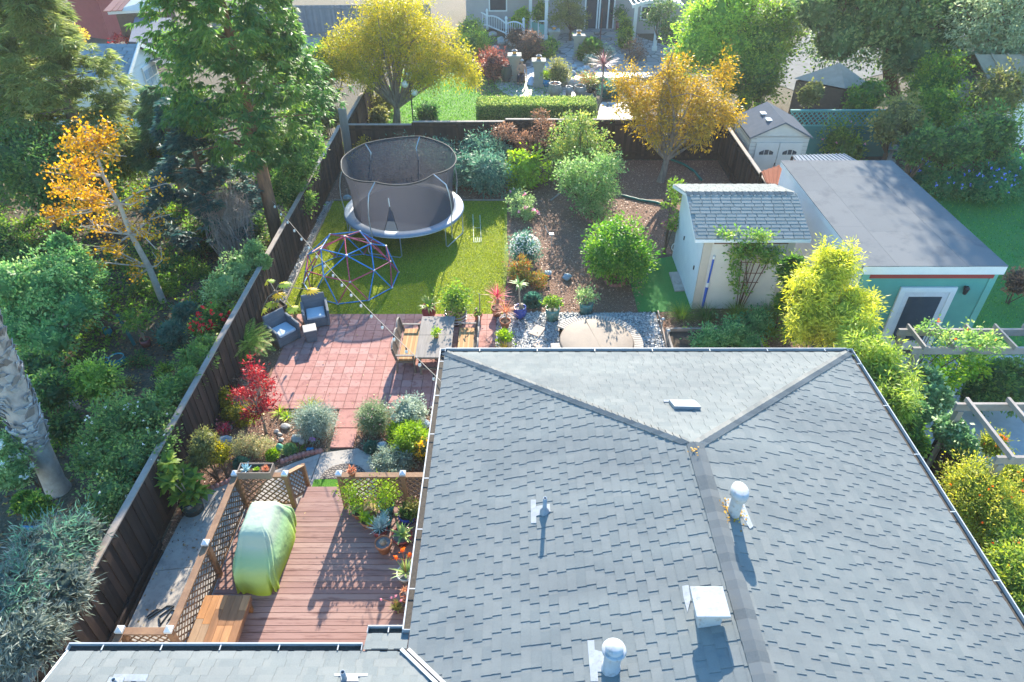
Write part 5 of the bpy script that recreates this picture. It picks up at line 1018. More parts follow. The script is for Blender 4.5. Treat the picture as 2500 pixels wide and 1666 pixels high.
for x, y in ((400, 1058), (440, 1040), (480, 1025), (515, 1010), (545, 995)): p = Q('d', x, y); m.lathe([(0, .11), (.05, .10), (.065, .05), (.07, 0)], (p.x, p.y, 0), 9)
m.o('scalloped_edging', mat('scallop', (.48, .24, .2), (.36, .17, .14), 9, .85), loc=Q('d', 480, 1025), label='short row of reddish scalloped edging stones near the potted fatsia', cat='edging')
p_ = P(1068, 946, 0); potted('snake_plant', 'striped snake plant under the house gutter by the patio', (-1.66, 14.95, .03), .14, .22, terra, 'tapered', ros(12, .6, .07, 45, 85, .1, 0), G_lime, seed=44)
m = MB(); q = [Q('e', x, y, .05) for x, y in ((840, 1195), (900, 1150), (925, 1150), (850, 1205), (960, 1130), (1000, 1130), (915, 1190), (920, 1240), (985, 1150), (1010, 1160), (940, 1245))]; m.tube([a.lerp(b, t/3) for a, b in zip(q, q[1:]) for t in range(3)], .016, 6); m.o('garden_hose', mat('black_hose', (.02, .03, .04)), loc=q[0], label='coiled dark hose on the concrete walk by the fence', cat='hose')
# ---------------- string lights ----------------
a, b = QY('a', 213, 130, 23.2), Q('t', 1152, 1425, 2.95); c = T('string_lights', 'string of round bulbs from the cedar trunk to the roof corner', 'string lights', a); n = 40
pts = [a.lerp(b, i/n)-Vector((0, 0, .28*math.sin(math.pi*i/n))) for i in range(n+1)]; m = MB(); m.tube(pts, .009, 5); m.o('cable', mat('light_cable', (.35, .3, .25)), c); blk = MT['black_webbing']
bulbm = mat('bulb_glass', (.75, .72, .66), (.7, .66, .6), 5, .15, spec=.7)
for i in range(18):
    s_ = (i+.5)/18; f_ = s_*n; p = pts[int(f_)].lerp(pts[min(int(f_)+1, n)], f_-int(f_)); m = MB(); m.lathe([(.0, 0), (.018, -.01), (.02, -.08), (0, -.09)], p, 8); bb = m.o('socket', blk, c); m = MB(); m.lathe([(.0, -.08), (.03, -.11), (.042, -.15), (.03, -.19), (0, -.2)], p, 10); m.o('bulb', bulbm, bb)
# ---------------- left neighbour's garden ----------------
# cedar: conical crown of drooping sprays
def cone_tree(name, label, base, z0, z1, R0, m, n=2600, spray=.5, wd=.05, r0=.22, droop=.5, bk=None, taper=.75, seed=1, per=9, lean=(0, 0)):
    l = LM(seed); r = l.r; c = T(name, label, 'tree', (base[0], base[1], 0)); t = r.random(n)**.9; ncl = max(30, n//26); tc_ = r.random(ncl)**.9; ac_ = r.uniform(0, 6.283, ncl); gi = r.integers(0, ncl, n); t = np.clip(tc_[gi]+r.normal(size=n)*.022, 0, 1); z = z0+(z1-z0)*t; lob = r.random((9,))
    az = ac_[gi]+r.normal(size=n)*.13; qc_ = r.random(ncl); rad = R0*(1-t*taper)*(.5+.5*np.minimum(1, t*6+.3))*(1+.16*np.sin(az*3+z*1.3)+.12*np.sin(az*5-z*2.1)); q = rad*(np.sqrt(.3+.8*qc_)[gi]+.07*r.normal(size=n))
    x = base[0]+q*np.cos(az)+lean[0]*t; y = base[1]+q*np.sin(az)+lean[1]*t; ctr = np.c_[x, y, z]; cv = r.random(ncl)[gi]
    for k_ in range(per):
        a2 = az+(k_-(per-1)/2)*.34+r.normal(size=n)*.15; el = -droop*(.5+r.random(n))+ (.35 if k_ % 2 else 0)
        d = np.c_[np.cos(a2)*np.cos(el), np.sin(a2)*np.cos(el), np.sin(el)]; nn = r.normal(size=(n, 3))*.5+np.array([0, 0, 1.])
        l.leaf(ctr, d, nn, spray*r.uniform(.5, 1.1, n), wd*np.ones(n), np.clip(cv*.6+r.random(n)*.4-.1, 0, 1), fold=.15)
    l.o('crown', m, c); mb = MB(); B0 = Vector(base); tp = Vector((base[0]+lean[0], base[1]+lean[1], z1*.92)); mb.tube([B0-Vector((0, 0, .1)), B0.lerp(tp, .25), B0.lerp(tp, .6), tp], [r0*1.2, r0, r0*.6, .04], 12)
    rr = random.Random(seed)
    for i in range(40): zz = rr.uniform(z0, z1*.9); tt = (zz-z0)/(z1-z0); a_ = rr.uniform(0, 6.28); s_ = B0.lerp(tp, zz/z1); rd = R0*(1-tt*taper)*.8; mb.tube([s_, s_+Vector((math.cos(a_)*rd, math.sin(a_)*rd, .1))], [.05, .015], 5)
    mb.o('trunk', bk or bark, c); return c
cb = P(678, 560); cone_tree('cedar_tree', 'tall dense bright green cedar with a bare reddish trunk beside the fence', (-9.0, 23.2, 0), 3.9, 13.5, 2.75, G_cedar, n=7200, spray=.30, wd=.06, r0=.22, droop=.55, bk=barkred, taper=.55, seed=11, per=9)
juni = fol('leaf_juniper', (.07, .10, .035), (.18, .23, .07), (.38, .38, .13), trans=.45)
for base, z0, z1, R0, lb, sd, mm, n_ in (((-17.2, 26.5, 0), 2.4, 8.8, 3.0, 'broad olive brown cypress at the top left of the photo', 21, juni, 4200), ((-21.5, 26.5, 0), 2.5, 9.5, 3.8, 'tall dull green cypress at the far left edge', 22, juni, 4200), ((-13.5, 26.2, 0), 1.6, 4.9, 1.5, 'shorter green cypress in front of the white gabled shed', 23, fol('leaf_jun2', (.035, .08, .04), (.09, .17, .07), (.22, .3, .12)), 2200)):
    cone_tree('cypress_tree', lb, base, z0, z1, R0, mm, n=int(n_*1.4), spray=.38, wd=.045, r0=.26, droop=.25, bk=barkgrey, taper=.82, seed=sd, per=9)
for (u, v, r, Y, lb, mm) in ((60, 400, 110, 23.0, 'dark ivy clad tree mass on the left edge below the cypresses', G_dark), (190, 430, 80, 24.2, 'dark green tree between the ginkgo and the cypress trunks', G_dark), (30, 300, 75, 26, 'sun flecked green tree at the left edge', G_mid)):
    b_ = B_(u, v, r, Y=Y); tree('evergreen_tree', lb, (b_[0][0], b_[0][1], 0), .2, [b_, B_(u+40, v+30, r*.7, Y=Y-.6)], mm, .13, .75, .5, ntop=14, core=1)
shrub('green_shrub', 'bright yellow green shrub bank behind the ginkgo', [B_(338, 372, 60, Y=27), B_(390, 350, 45, Y=27), B_(290, 400, 40, Y=26.4)], fol('leaf_bank', (.06, .12, .02), (.18, .26, .04), (.42, .48, .1)), .12, .9, .45)
cone_tree('spruce_tree', 'dark blue green spruce between the ginkgo and the cedar trunk', (*B_(483, 400, 60, Y=22.8)[0].xy, 0), .8, 5.6, 2.0, fol('leaf_spruce', (.015, .05, .05), (.04, .10, .09), (.12, .2, .16)), n=2600, spray=.3, wd=.07, r0=.14, droop=.1, taper=.7, seed=31)
def twigs(name, label, blob, n, m, cat='shrub'):
    SEED[0] += 1; rr = random.Random(SEED[0]); c_, (rx, ry, rz) = blob; mb = MB(); g = Vector((c_[0], c_[1], 0))
    for i in range(n):
        a = rr.uniform(0, 6.28); q = rr.random()**.5; t = Vector((c_[0]+rx*q*math.cos(a), c_[1]+ry*q*math.sin(a), c_[2]+rz*rr.uniform(-.8, 1)*(1-q*.5))); s_ = g+Vector((rr.gauss(0, .3)*rx, rr.gauss(0, .3)*ry, 0)); m1 = s_.lerp(t, .5)+Vector((rr.gauss(0, .25)*rx, rr.gauss(0, .2)*ry, rr.gauss(0, .15))); mb.tube([s_, m1, t, t+Vector((rr.gauss(0, .3), rr.gauss(0, .3), rr.gauss(-.1, .25)))], [.014, .01, .007, .004], 3, caps=False)
    mb.o(name, m, loc=(c_[0], c_[1], 0), label=label, cat=cat)
twigs('bare_twig_bush', 'tangle of bare grey twigs beside the cedar trunk', B_(548, 505, 58, Y=21.8), 520, mat('twig_grey', (.36, .31, .28), (.26, .22, .2), 9, .9))
tree('ivy_tree', 'sunlit green leafy tree right of the cedar trunk by the fence', (-8.7, 25.0, 0), .12, [B_(727, 400, 55, Y=25), B_(700, 460, 50, Y=24.5), B_(745, 350, 45, Y=25.6), B_(735, 490, 32, Y=24.4)], fol('leaf_ivy', (.03, .09, .02), (.1, .2, .04), (.32, .4, .1)), .11, .9, .5, core=1)
tree('dark_laurel', 'dark green laurel beyond the fence left of the yellow tree', (-9.5, 34, 0), .14, [B_(750, 220, 62, Y=34), B_(790, 160, 50, Y=36), B_(735, 290, 40, Y=31.5)], G_mid, .14, .8, .5, core=1)
shrub('green_shrub', 'olive green bush just behind the wide grey post', [B_(802, 285, 34, Y=33)], G_olive, .12, 1, .5)
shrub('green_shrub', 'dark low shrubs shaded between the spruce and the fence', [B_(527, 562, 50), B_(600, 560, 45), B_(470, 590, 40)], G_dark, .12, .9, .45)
shrub('climbing_rose', 'pale leaved climbing rose spilling over the middle of the left fence', [B_(585, 655, 40, Y=18.6), B_(620, 612, 25, Y=19.3), B_(545, 700, 45, Y=17.6), B_(640, 640, 18, Y=18.9, rz=.6)], G_pale, .09, .65, .45, cat='vine', vb=-.1)
shrub('red_rose_bush', 'rose bush with many scarlet blooms against the fence', [B_(525, 775, 38, Y=16.3), B_(495, 800, 28, Y=15.8)], G_mid, .09, .8, .5, fl=F_red, nfl=42, fs=.10, cat='rose bush')
shrub('euphorbia', 'blue green euphorbia mound left of the red roses', [B_(420, 820, 25, rz=1.3), B_(455, 768, 26)], G_teal, .13, 1.1, .15)
shrub('low_conifer', 'feathery green low conifer along the fence above the gap', [B_(478, 880, 42, Y=14.2, rz=.9), B_(500, 850, 26, Y=14.7)], fol('leaf_feather', (.05, .11, .03), (.14, .23, .05), (.32, .4, .1)), .1, 1, .25, vb=-.05)
shrub('low_conifer', 'feathery green low conifer nearer the big rose mass', [B_(425, 960, 46, Y=13, rz=.8), B_(460, 930, 28, Y=13.3)], MT['leaf_feather'], .1, 1, .25)
tree('elder_tree', 'bright pale green leafy tree overhanging from the left edge', P(287, 812), .09, [B_(100, 700, 95, Y=17.4, rz=.75), B_(175, 660, 75, Y=17.8, rz=.7), B_(50, 790, 70, Y=16.4, rz=.8), B_(180, 750, 62, Y=16.9, rz=.8), B_(120, 830, 60, Y=15.8, rz=.7), B_(150, 600, 30, Y=18.6), B_(20, 690, 60, Y=17)], fol('leaf_elder', (.05, .14, .05), (.16, .3, .1), (.45, .56, .22)), .11, .8, .5, core=1, up=.6, fork=.6)
shrub('lime_shrub', 'rounded yellow green shrub in front of the pale leafy tree', [B_(233, 930, 54, Y=13.6)], fol('leaf_lime2', (.07, .14, .02), (.22, .32, .05), (.5, .52, .12)), .09, 1, .5)
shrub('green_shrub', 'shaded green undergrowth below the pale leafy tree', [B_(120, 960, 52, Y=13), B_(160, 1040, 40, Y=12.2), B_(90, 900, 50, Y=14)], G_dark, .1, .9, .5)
shrub('white_rose_bush', 'large green rose bank with scattered white blooms along the fence', [B_(290, 1035, 68, Y=11.6), B_(365, 1010, 48, Y=11.8), B_(240, 1110, 60, Y=11), B_(320, 1130, 72, Y=10.6), B_(385, 1080, 40, Y=11.1), B_(270, 1215, 55, Y=9.7)], fol('leaf_rose', (.035, .085, .03), (.10, .19, .055), (.30, .36, .12), trans=.48), .075, .9, .55, fl=F_white, nfl=46, fs=.055, cat='rose bush', group=None)
shrub('pale_rose_bush', 'pale sunlit rose bush with blush blooms left of the palm trunk', [B_(28, 1085, 52, Y=11), B_(30, 1160, 40, Y=10.4), B_(55, 1020, 35, Y=11.8)], G_pale, .08, .9, .5, fl=F_white, nfl=26, fs=.13, cat='rose bush')
shrub('dry_lily_mass', 'mass of dried strap leaves and seed heads at the bottom left corner', [B_(110, 1355, 80, Y=7.6), B_(30, 1460, 85, Y=6.6), B_(150, 1440, 60, Y=6.9), B_(60, 1560, 80, Y=5.9), B_(190, 1310, 40, Y=8.1)], G_dry, .12, 1, .15, cat='dry plants', droop=.1, up=.3)
shrub('dry_lily_shoots', 'fresh green shoots rising through the dried strap leaves', [B_(120, 1335, 78, Y=7.6), B_(40, 1450, 84, Y=6.6), B_(190, 1300, 46, Y=8.1)], G_teal, .15, .25, .12, cat='garden plant', core=0)
shrub('green_shrub', 'small bright green bush above the dried lily mass', [B_(90, 1240, 28, Y=9.4), B_(60, 1225, 20, Y=9.6)], G_mid, .08, 1, .5, vb=.15)
shrub('green_shrub', 'dark undergrowth at the left edge below the elder trunk', [B_(60, 640, 40), B_(10, 600, 40)], G_dark, .1, .8, .5)
for i, (u, v, r, lb) in enumerate(((330, 700, 30, 'low shaded plants at the foot of the ginkgo'), (400, 700, 34, 'low shaded plants right of the ginkgo trunk'), (300, 640, 30, 'low shaded plants left of the ginkgo trunk'), (330, 880, 26, 'low trailing plants right of the teal pots'), (395, 905, 24, 'low plants edging the bare soil path'), (300, 945, 24, 'low plants below the teal pots'), (410, 650, 36, 'ferny plants above the ginkgo foot'), (470, 660, 36, 'ferny plants below the bare twig bush'), (230, 790, 24, 'low plants beside the leaning green post'))):
    shrub('ground_plants', lb, [B_(u, v, r, rz=.5), B_(u+r*.8, v+4, r*.6, rz=.5)], [G_dark, G_mid, G_olive][i % 3], .09, .7, .45, cat='garden plant', core=0)
# ginkgo
gb = Q('4', 1095, 655); c = T('ginkgo_tree', 'half bare ginkgo with golden orange leaves and grey branches', 'tree', gb); mb = MB(); top_ = PY(235, 335, 19.1); top2 = PY(212, 322, 19.1)
trk = [gb, QY('4', 1000, 420, 19.1), QY('4', 880, 200, 19.1), QY('1', 800, 1370, 19.1), QY('1', 690, 1180, 19.1), QY('1', 640, 1000, 19.1), QY('1', 590, 880, 19.1)]; mb.tube(trk, [.12, .10, .08, .065, .05, .03, .012], 9); rr = random.Random(5); l = LM(77); tips = []
ends = [('1', 350, 1260), ('1', 430, 1000), ('1', 320, 1460), ('1', 1120, 1230), ('1', 990, 1320), ('1', 780, 920), ('1', 730, 1500), ('1', 345, 1130), ('1', 560, 1520), ('1', 850, 1050), ('4', 480, 260), ('4', 540, 140), ('4', 630, 380), ('4', 1060, 220), ('4', 1050, 300), ('4', 760, 330), ('4', 905, 500), ('4', 320, 80), ('4', 1160, 60), ('4', 640, 300), ('4', 1090, 370), ('1', 480, 1180), ('1', 620, 880), ('1', 680, 930), ('1', 540, 1330), ('1', 460, 1300)]
for i, (k_, x, y) in enumerate(ends):
    e = QY(k_, x, y, 19.1+rr.uniform(-1.1, 1.1)); j = min(range(1, len(trk)), key=lambda q: (trk[q]-e).length+(.8 if trk[q].z > e.z+.3 else 0)); s_ = trk[j]; md = s_.lerp(e, .5)+Vector((0, rr.uniform(-.2, .2), rr.uniform(-.1, .2))); mb.tube([s_, md, e], [.036, .024, .01], 5)
    for q in range(5): w_ = rr.uniform(.3, 1); p = s_.lerp(md, w_*2) if w_ < .5 else md.lerp(e, w_*2-1); t_ = p+Vector((rr.uniform(-.5, .5), rr.uniform(-.5, .5), rr.uniform(-.15, .45))); mb.tube([p, t_], [.014, .007], 4); tips.append((p, t_, i))
mb.o('trunk', mat('ginkgo_bark', (.46, .40, .34), (.34, .29, .25), 8, .85), c)
for p, t_, i in tips:
    dense = .9 if (p.x < -11.6 and t_.z > 3.2) else .35
    for w_ in np.linspace(0, 1, 5):
        if rr.random() > dense: continue
        q = np.array(p.lerp(t_, w_)); k_ = 10; l.leaf(q+l.r.normal(size=(k_, 3))*.09, l.r.normal(size=(k_, 3))-[0, 0, .3], l.r.normal(size=(k_, 3)), .085*np.ones(k_), .08*np.ones(k_), l.r.random(k_))
for x, y, s_ in ((600, 880, .45), (560, 960, .5), (600, 1080, .6), (640, 1180, .6), (560, 1150, .5), (420, 1230, .5), (500, 1250, .45), (720, 1270, .35), (480, 1320, .35), (640, 990, .4)):
    q = np.array(QY('1', x, y, 19.1)); k_ = 62; l.leaf(q+l.r.normal(size=(k_, 3))*s_*.5, l.r.normal(size=(k_, 3))-[0, 0, .3], l.r.normal(size=(k_, 3)), .09*np.ones(k_), .085*np.ones(k_), l.r.random(k_))
l.o('crown', G_gold, c)
# palm trunk
pb = Vector((-11.05, 11.0, 0)); pt = Vector((-11.3, 11.9, 6.2)); c = T('palm_tree', 'thick palm trunk wrapped in grey leaf boots at the left edge', 'palm', pb); m = MB(); m.tube([pb-Vector((0, 0, .1)), pb+Vector((0, 0, .3)), pb.lerp(pt, .2), pb.lerp(pt, .3), pt], [.3, .25, .24, .3, .42], 16); m.o('trunk', mat('palm_bark', (.50, .42, .37), (.34, .28, .25), 5, .9, .5, 20), c)
l = LM(88); m = MB(); rr = random.Random(8); up_ = (pt-pb).normalized()
for i in range(430):
    z = rr.uniform(1.3, 6.1); a = rr.uniform(0, 6.28); s_ = pb.lerp(pt, z/6.2); d = Vector((math.cos(a), math.sin(a), 0)); tn = Vector((-math.sin(a), math.cos(a), 0)); r_ = .29+.12*(z/6.2); w2 = rr.uniform(.07, .12); hgt = rr.uniform(.12, .24); b0_ = s_+d*r_*.95
    sg = rr.choice((-1, 1)); f_ = [b0_-tn*w2, b0_+tn*w2, b0_+tn*w2*.5+d*.07+Vector((0, 0, hgt))+tn*sg*.1, b0_-tn*w2*.5+d*.07+Vector((0, 0, hgt))+tn*sg*.1]; f2 = [p-d*.02 for p in f_]; m.add(f_+f2, [(0, 1, 2, 3), (7, 6, 5, 4), (0, 4, 5, 1), (3, 2, 6, 7), (1, 5, 6, 2), (0, 3, 7, 4)], 0, False, rr.random())
m.o('leaf_boots', mat('palm_boot', (.62, .62, .63), (.42, .41, .41), 8, .9, .3, 30, vc=(.2, .165, .15), sc3=(1, 1, .4)), c)
# pots, posts and small things
for x, y, r, h, lb in ((735, 880, .13, .3, 'slender teal pot beside the leaning post'), (802, 1075, .24, .3, 'wide teal bowl of soil, rightmost of the teal pots'), (712, 1085, .17, .24, 'round teal pot just left of the wide bowl')):
    p = Q('4', x, y); potted('teal_pot', lb, (p.x, p.y, 0), r, h, glz['teal'], 'urn', None, G_mid, cat='pot', group='teal pots in the shaded garden')
p = Q('4', 985, 945); potted('potted_tree', 'small umbrella shaped tree in a dark red pot in the shade', (p.x, p.y, 0), .16, .24, glz['red'], 'straight', lambda l, q: l.crown([(q+np.array([-.05, .1, .75]), (.5, .45, .14))], 30, .2, 18, .12, .4, up=1), G_mid, seed=45, stem=trunks(4, .7, .018, .3))
p, q = Q('4', 905, 945), Q('4', 783, 735, .8); m = MB(); m.beam(p, q, .09, .09); m.o('leaning_post', mat('post_green', (.01, .1, .09), (.01, .07, .07)), loc=p, label='dark green post leaning in the shaded garden', cat='post')
m = MB()
for i in range(7): a, b = Q('4', 330+i*28, 1330-i*6, .0), Q('4', 400+i*24, 1330+i*8, .7); m.beam(a, b, .05, .03)
m.beam(Q('4', 330, 1310, .4), Q('4', 560, 1370, .4), .05, .03); m.o('stake_fence', fcap, loc=Q('4', 430, 1350), label='low tumbled fence of pale stakes beside the palm', cat='fence')
m = MB(); p = Q('e', 195, 690); m.tube([p+Vector((-.25, 0, .1)), p+Vector((0, 0, .02)), p+Vector((.25, 0, .12))], [.03, .07, .03], 8); m.o('blue_hose', mat('hose_blue', (.02, .22, .4)), loc=p, label='short curved blue hose piece above the dried lilies', cat='hose')

# low ground cover over the shaded soil
l = LM(401); r = l.r; n = 2600; c_ = np.c_[r.uniform(-24, -8.4, n), r.uniform(11.5, 33, n), np.full(n, .05)]; keep = ~((c_[:, 0] > -12.2) & (c_[:, 0] < -9.2) & (c_[:, 1] > 13) & (c_[:, 1] < 17.5)); c_ = c_[keep]; cl = np.sin(c_[:, 0]*1.3)+np.sin(c_[:, 1]*1.1+c_[:, 0]*.6)+r.normal(size=len(c_))*.5; c_ = c_[cl > -.6]; k_ = 26; p = np.repeat(c_, k_, 0); m_ = len(p); p = p+r.normal(size=(m_, 3))*np.array([.16, .16, .0]); p[:, 2] = .03+np.abs(r.normal(size=m_))*.14
l.leaf(p, r.normal(size=(m_, 3)), r.normal(size=(m_, 3))*.7+np.array([0, 0, 1.]), .12*(.5+r.random(m_)), .07*np.ones(m_), np.clip(np.repeat(r.random(len(c_)), k_)*.6+r.random(m_)*.4, 0, 1)); l.o('ground_cover', G_mid, label='low leafy ground cover over the shaded soil left of the fence', cat='ground cover', kind='stuff')

l = LM(402)
for poly, n in ((((-7.0, 13.9), (-.6, 13.9), (-.6, 18.3), (-7.0, 18.3)), 90), (((-7.5, 18.5), (-.4, 18.5), (-.4, 26.5), (-7.5, 26.5)), 260), (((-7.7, 5.5), (-6.3, 5.5), (-6.3, 9.5), (-7.7, 9.5)), 70), (((-6.0, 4.9), (-1.2, 4.9), (-1.2, 10.1), (-6, 10.1)), 26)): l.scatter(poly, n, .05, .34 if n == 26 else .05, .6, .5)
l.o('fallen_leaves', fol('litter_tan', (.2, .1, .04), (.4, .26, .1), (.6, .45, .2), trans=.2), label='scattered dry leaves on the patio, lawn and walk', cat='leaf litter', kind='stuff')
# ---------------- shed, outbuildings ----------------
def gable(name, label, x0, x1, y0, y1, zw, zr, wallm, roofm, oh=.25, ridge='x', ridge_at=None, cat='shed', trim=None, courses=True):
    c = T(name, label, cat, ((x0+x1)/2, (y0+y1)/2, 0)); m = MB(); m.prism([(x0, y0), (x1, y0), (x1, y1), (x0, y1)], 0, zw-.03); 
    if ridge == 'x':
        rm = ridge_at if ridge_at is not None else (y0+y1)/2
        for x in (x0, x1): m.add([(x, y0, zw-.05), (x, y1, zw-.05), (x, rm, zr-.06)], [(0, 1, 2) if x == x1 else (2, 1, 0)])
    else:
        rm = ridge_at if ridge_at is not None else (x0+x1)/2
        for y in (y0, y1): m.add([(x0, y, zw-.05), (x1, y, zw-.05), (rm, y, zr-.06)], [(0, 1, 2) if y == y0 else (2, 1, 0)])
    m.o('wall', wallm, c)
    return c, rm
cream = mat('shed_cream', (.74, .68, .58), (.68, .62, .54), 2, .75, .08, 50); shedw = mat('shed_white', (.66, .70, .72), (.6, .64, .67), 3, .7)
sx0, sx1, sy0, sy1 = 5.98, 8.82, 18.72, 22.1
sh, rm = gable('white_shed', 'white garden shed with a shingled roof and a trellis on its front', sx0, sx1, sy0, sy1, 2.82, 3.38, cream, None, ridge_at=20.35)
m = MB(); m.add([(sx0-.012, sy0-.01, .0), (sx0-.012, sy1+.01, 0), (sx0-.012, sy1+.01, 2.8), (sx0-.012, 20.35, 3.34), (sx0-.012, sy0-.01, 2.74)], [(4, 3, 2, 1, 0)]); m.o('side_cladding', shedw, sh)
m = MB(); m.box((sx0+.13, sy0-.02, 1.33), (.26, .03, 2.66)); m.box((sx1-.12, sy0-.02, 1.33), (.24, .03, 2.66)); m.box(((sx0+sx1)/2, sy0-.02, 2.6), (2.3, .028, .14)); m.o('trim', mat('trim_tan', (.58, .5, .4), (.52, .45, .37), 4, .7), sh)
m = MB(); m.beam((sx0+.3, sy0-.06, 2.52), (sx1-.25, sy0-.06, 2.52), .06, .05); m.o('barn_track', mat('rust_track', (.2, .09, .06), (.14, .07, .05), 8, .7), sh)
f = MB(); zr_, zf_ = 3.43, 2.79
field(f, (0, 18.42, zf_), (1, 0, 0), (0, 1), (zr_-zf_)/(20.3-18.42), 20.3-18.42, lambda s: (5.6, 9.14), 40, e=.15, th=.02, tab=(.27, .34), gap=(.012, .03))
field(f, (0, 22.15, 2.88), (1, 0, 0), (0, -1), (zr_-2.88)/(22.15-20.3), 22.15-20.3, lambda s: (5.6, 9.14), 41, e=.165, th=.008)
rf = f.o('roof', mat('shed_shingle', (.25, .26, .24), (.20, .215, .205), 50, .95, .4, 200, vc=(.31, .31, .29), spec=.08), sh)
m = MB(); m.add([(5.6, 18.42, 2.76), (9.14, 18.42, 2.76), (9.14, 20.3, 3.40), (5.6, 20.3, 3.40), (5.6, 22.15, 2.85), (9.14, 22.15, 2.85), (5.6, 18.42, 2.66), (9.14, 18.42, 2.66), (9.14, 20.3, 3.3), (5.6, 20.3, 3.3), (5.6, 22.15, 2.75), (9.14, 22.15, 2.75)], [(0, 1, 2, 3), (3, 2, 5, 4), (7, 6, 9, 8), (8, 9, 10, 11), (0, 6, 7, 1), (4, 5, 11, 10), (0, 3, 9, 6), (3, 4, 10, 9), (1, 7, 8, 2), (2, 8, 11, 5)]); m.o('fascia', white, sh)
m = MB(); caps(m, (5.6, 20.3, 3.44), (9.14, 20.3, 3.44), (0, 1, -.3), (0, -1, -.34), w=.14, e=.2, seed=7); m.o('ridge_cap', capm, rf)
for x, y in ((1637, 495), (1662, 752)):
    p = Q('b', x, y, 1.2); m = MB(); m.box((sx0-.03, P(*px('b', x, y), 1.1).y if False else (20.9 if y < 600 else 19.2), 1.45 if y < 600 else 1.3), (.03, .04, .14)); m.o('hinge', blk, sh)
p = Q('b', 1770, 945, .02); c = T('pool_pole', 'blue and white telescoping pole leaning on the shed front', 'pole', p); q = Vector((p.x+.02, sy0-.06, 2.05)); m = MB(); m.tube([p, p.lerp(q, .42)], .05, 10); m.o('lower_tube', mat('pole_blue', (.03, .12, .5), (.03, .1, .42)), c); m = MB(); m.tube([p.lerp(q, .42), p.lerp(q, .5)], .055, 10); m.tube([p.lerp(q, .95), q], .04, 10); m.o('collar', white, c); m = MB(); m.tube([p.lerp(q, .5), p.lerp(q, .95)], .03, 10); m.o('upper_tube', MT['pole_blue'], c)
m = MB(); m.prism([(Q('b', 1515, 685).x, Q('b', 1515, 685).y), (6.0, Q('b', 1600, 680).y), (6.0, Q('b', 1650, 822).y), (Q('b', 1560, 828).x, Q('b', 1560, 828).y)], .0, .06); m.o('door_slab', conc, loc=(5.8, 20, 0), label='small pale concrete slab at the shed side door', cat='slab')
m = MB(); m.tube([Vector((5.98, 21.9, .5))+Vector((-.12*math.sin(a*.35), .05, .16*math.cos(a*.35))) for a in range(10)], .015, 6); m.o('conduit', white, sh)
# trellis fan + climbing plant
p0 = Q('b', 2040, 955); c = T('fan_trellis', 'rust coloured fan trellis standing against the shed front', 'trellis', (p0.x, 18.6, 0)); m = MB(); fy = 18.55
for k_ in range(5): t_ = (k_-2)/2.; m.tube([(p0.x+t_*.12, fy, .0), (p0.x+t_*.12, fy, .3), (p0.x+.12+t_*.42, fy, 1.95)], .016, 5)
for z, w_ in ((.75, .2), (1.15, .28), (1.5, .34), (1.9, .42)): m.tube([(p0.x+.05+.05*z-w_, fy-.02, z), (p0.x+.05+.05*z+w_, fy-.02, z)], .013, 5)
m.o('trellis_frame', mat('rust_metal', (.2, .08, .05), (.13, .06, .04), 9, .8), c)
vb = [QY('b', x, y, 18.45) for x, y in ((2100, 470), (2200, 450), (2270, 520), (2160, 560), (2050, 560), (2020, 650), (2010, 750), (2300, 600), (2060, 840))]
SEED[0] += 1; l = LM(SEED[0]); ctrs(l, [(p, (.32, .12, .3)) for p in vb[:5]]+[(p, (.16, .1, .25)) for p in vb[5:]]+[(QY('b', 1960, 375, 18.5), (.3, .15, .12)), (QY('b', 2190, 400, 18.3), (.5, .15, .2)), (QY('b', 2340, 540, 18.4), (.2, .12, .35))], .1, .55, .8); c = T('climbing_rose', 'green climber spread over the trellis up to the shed eave', 'vine', (p0.x, 18.45, 0)); l.o('foliage', fol('leaf_climb', (.05, .12, .03), (.13, .24, .05), (.42, .45, .1)), c); m = MB(); m.tube([p0, p0+Vector((.1, -.05, 1)), vb[0], vb[1]], [.02, .018, .012, .008], 5); m.tube([p0+Vector((0, 0, .8)), vb[3], vb[7]], .01, 5); m.o('stem', bark, c)
# teal outbuilding with flat roof
tx0, tx1, ty0, ty1, tz = 9.9, 13.88, 16.45, 23.85, 3.0
c = T('green_outbuilding', 'flat roofed outbuilding with teal siding, a white door and a red stripe', 'outbuilding', (11.9, 20, 0)); tealm = mat('teal_siding', (.10, .34, .275), (.085, .30, .245), 2, .65); bluew = mat('wall_white', (.80, .82, .83), (.75, .77, .79), 2, .6)
m = MB(); m.prism([(tx0+.04, ty0+.12), (tx1-.12, ty0+.12), (tx1-.12, ty1-.05), (tx0+.04, ty1-.05)], 0, tz-.06); m.o('wall', bluew, c)
m = MB(); z = .0
while z < 2.55: m.add([(tx0+.3, ty0+.085, z), (tx1-.25, ty0+.085, z), (tx1-.25, ty0+.105, z+.1), (tx0+.3, ty0+.105, z+.1), (tx0+.3, ty0+.115, z), (tx1-.25, ty0+.115, z)], [(0, 1, 2, 3), (5, 4, 3, 2), (1, 0, 4, 5)]); z += .1
m.o('siding', tealm, c)
for x_, w_ in ((tx0+.18, .24), (tx1-.16, .2)): m = MB(); m.box((x_, ty0+.1, 1.35), (w_, .06, 2.7)); m.o('corner_board', mat('teal_trim', (.16, .42, .34), (.14, .38, .31)), c)
m = MB(); m.box(((tx0+tx1)/2+.05, ty0+.085, 2.68), (tx1-tx0-.45, .05, .2)); m.o('red_stripe', mat('red_paint', (.35, .05, .04), (.3, .04, .035), 4, .6), c)
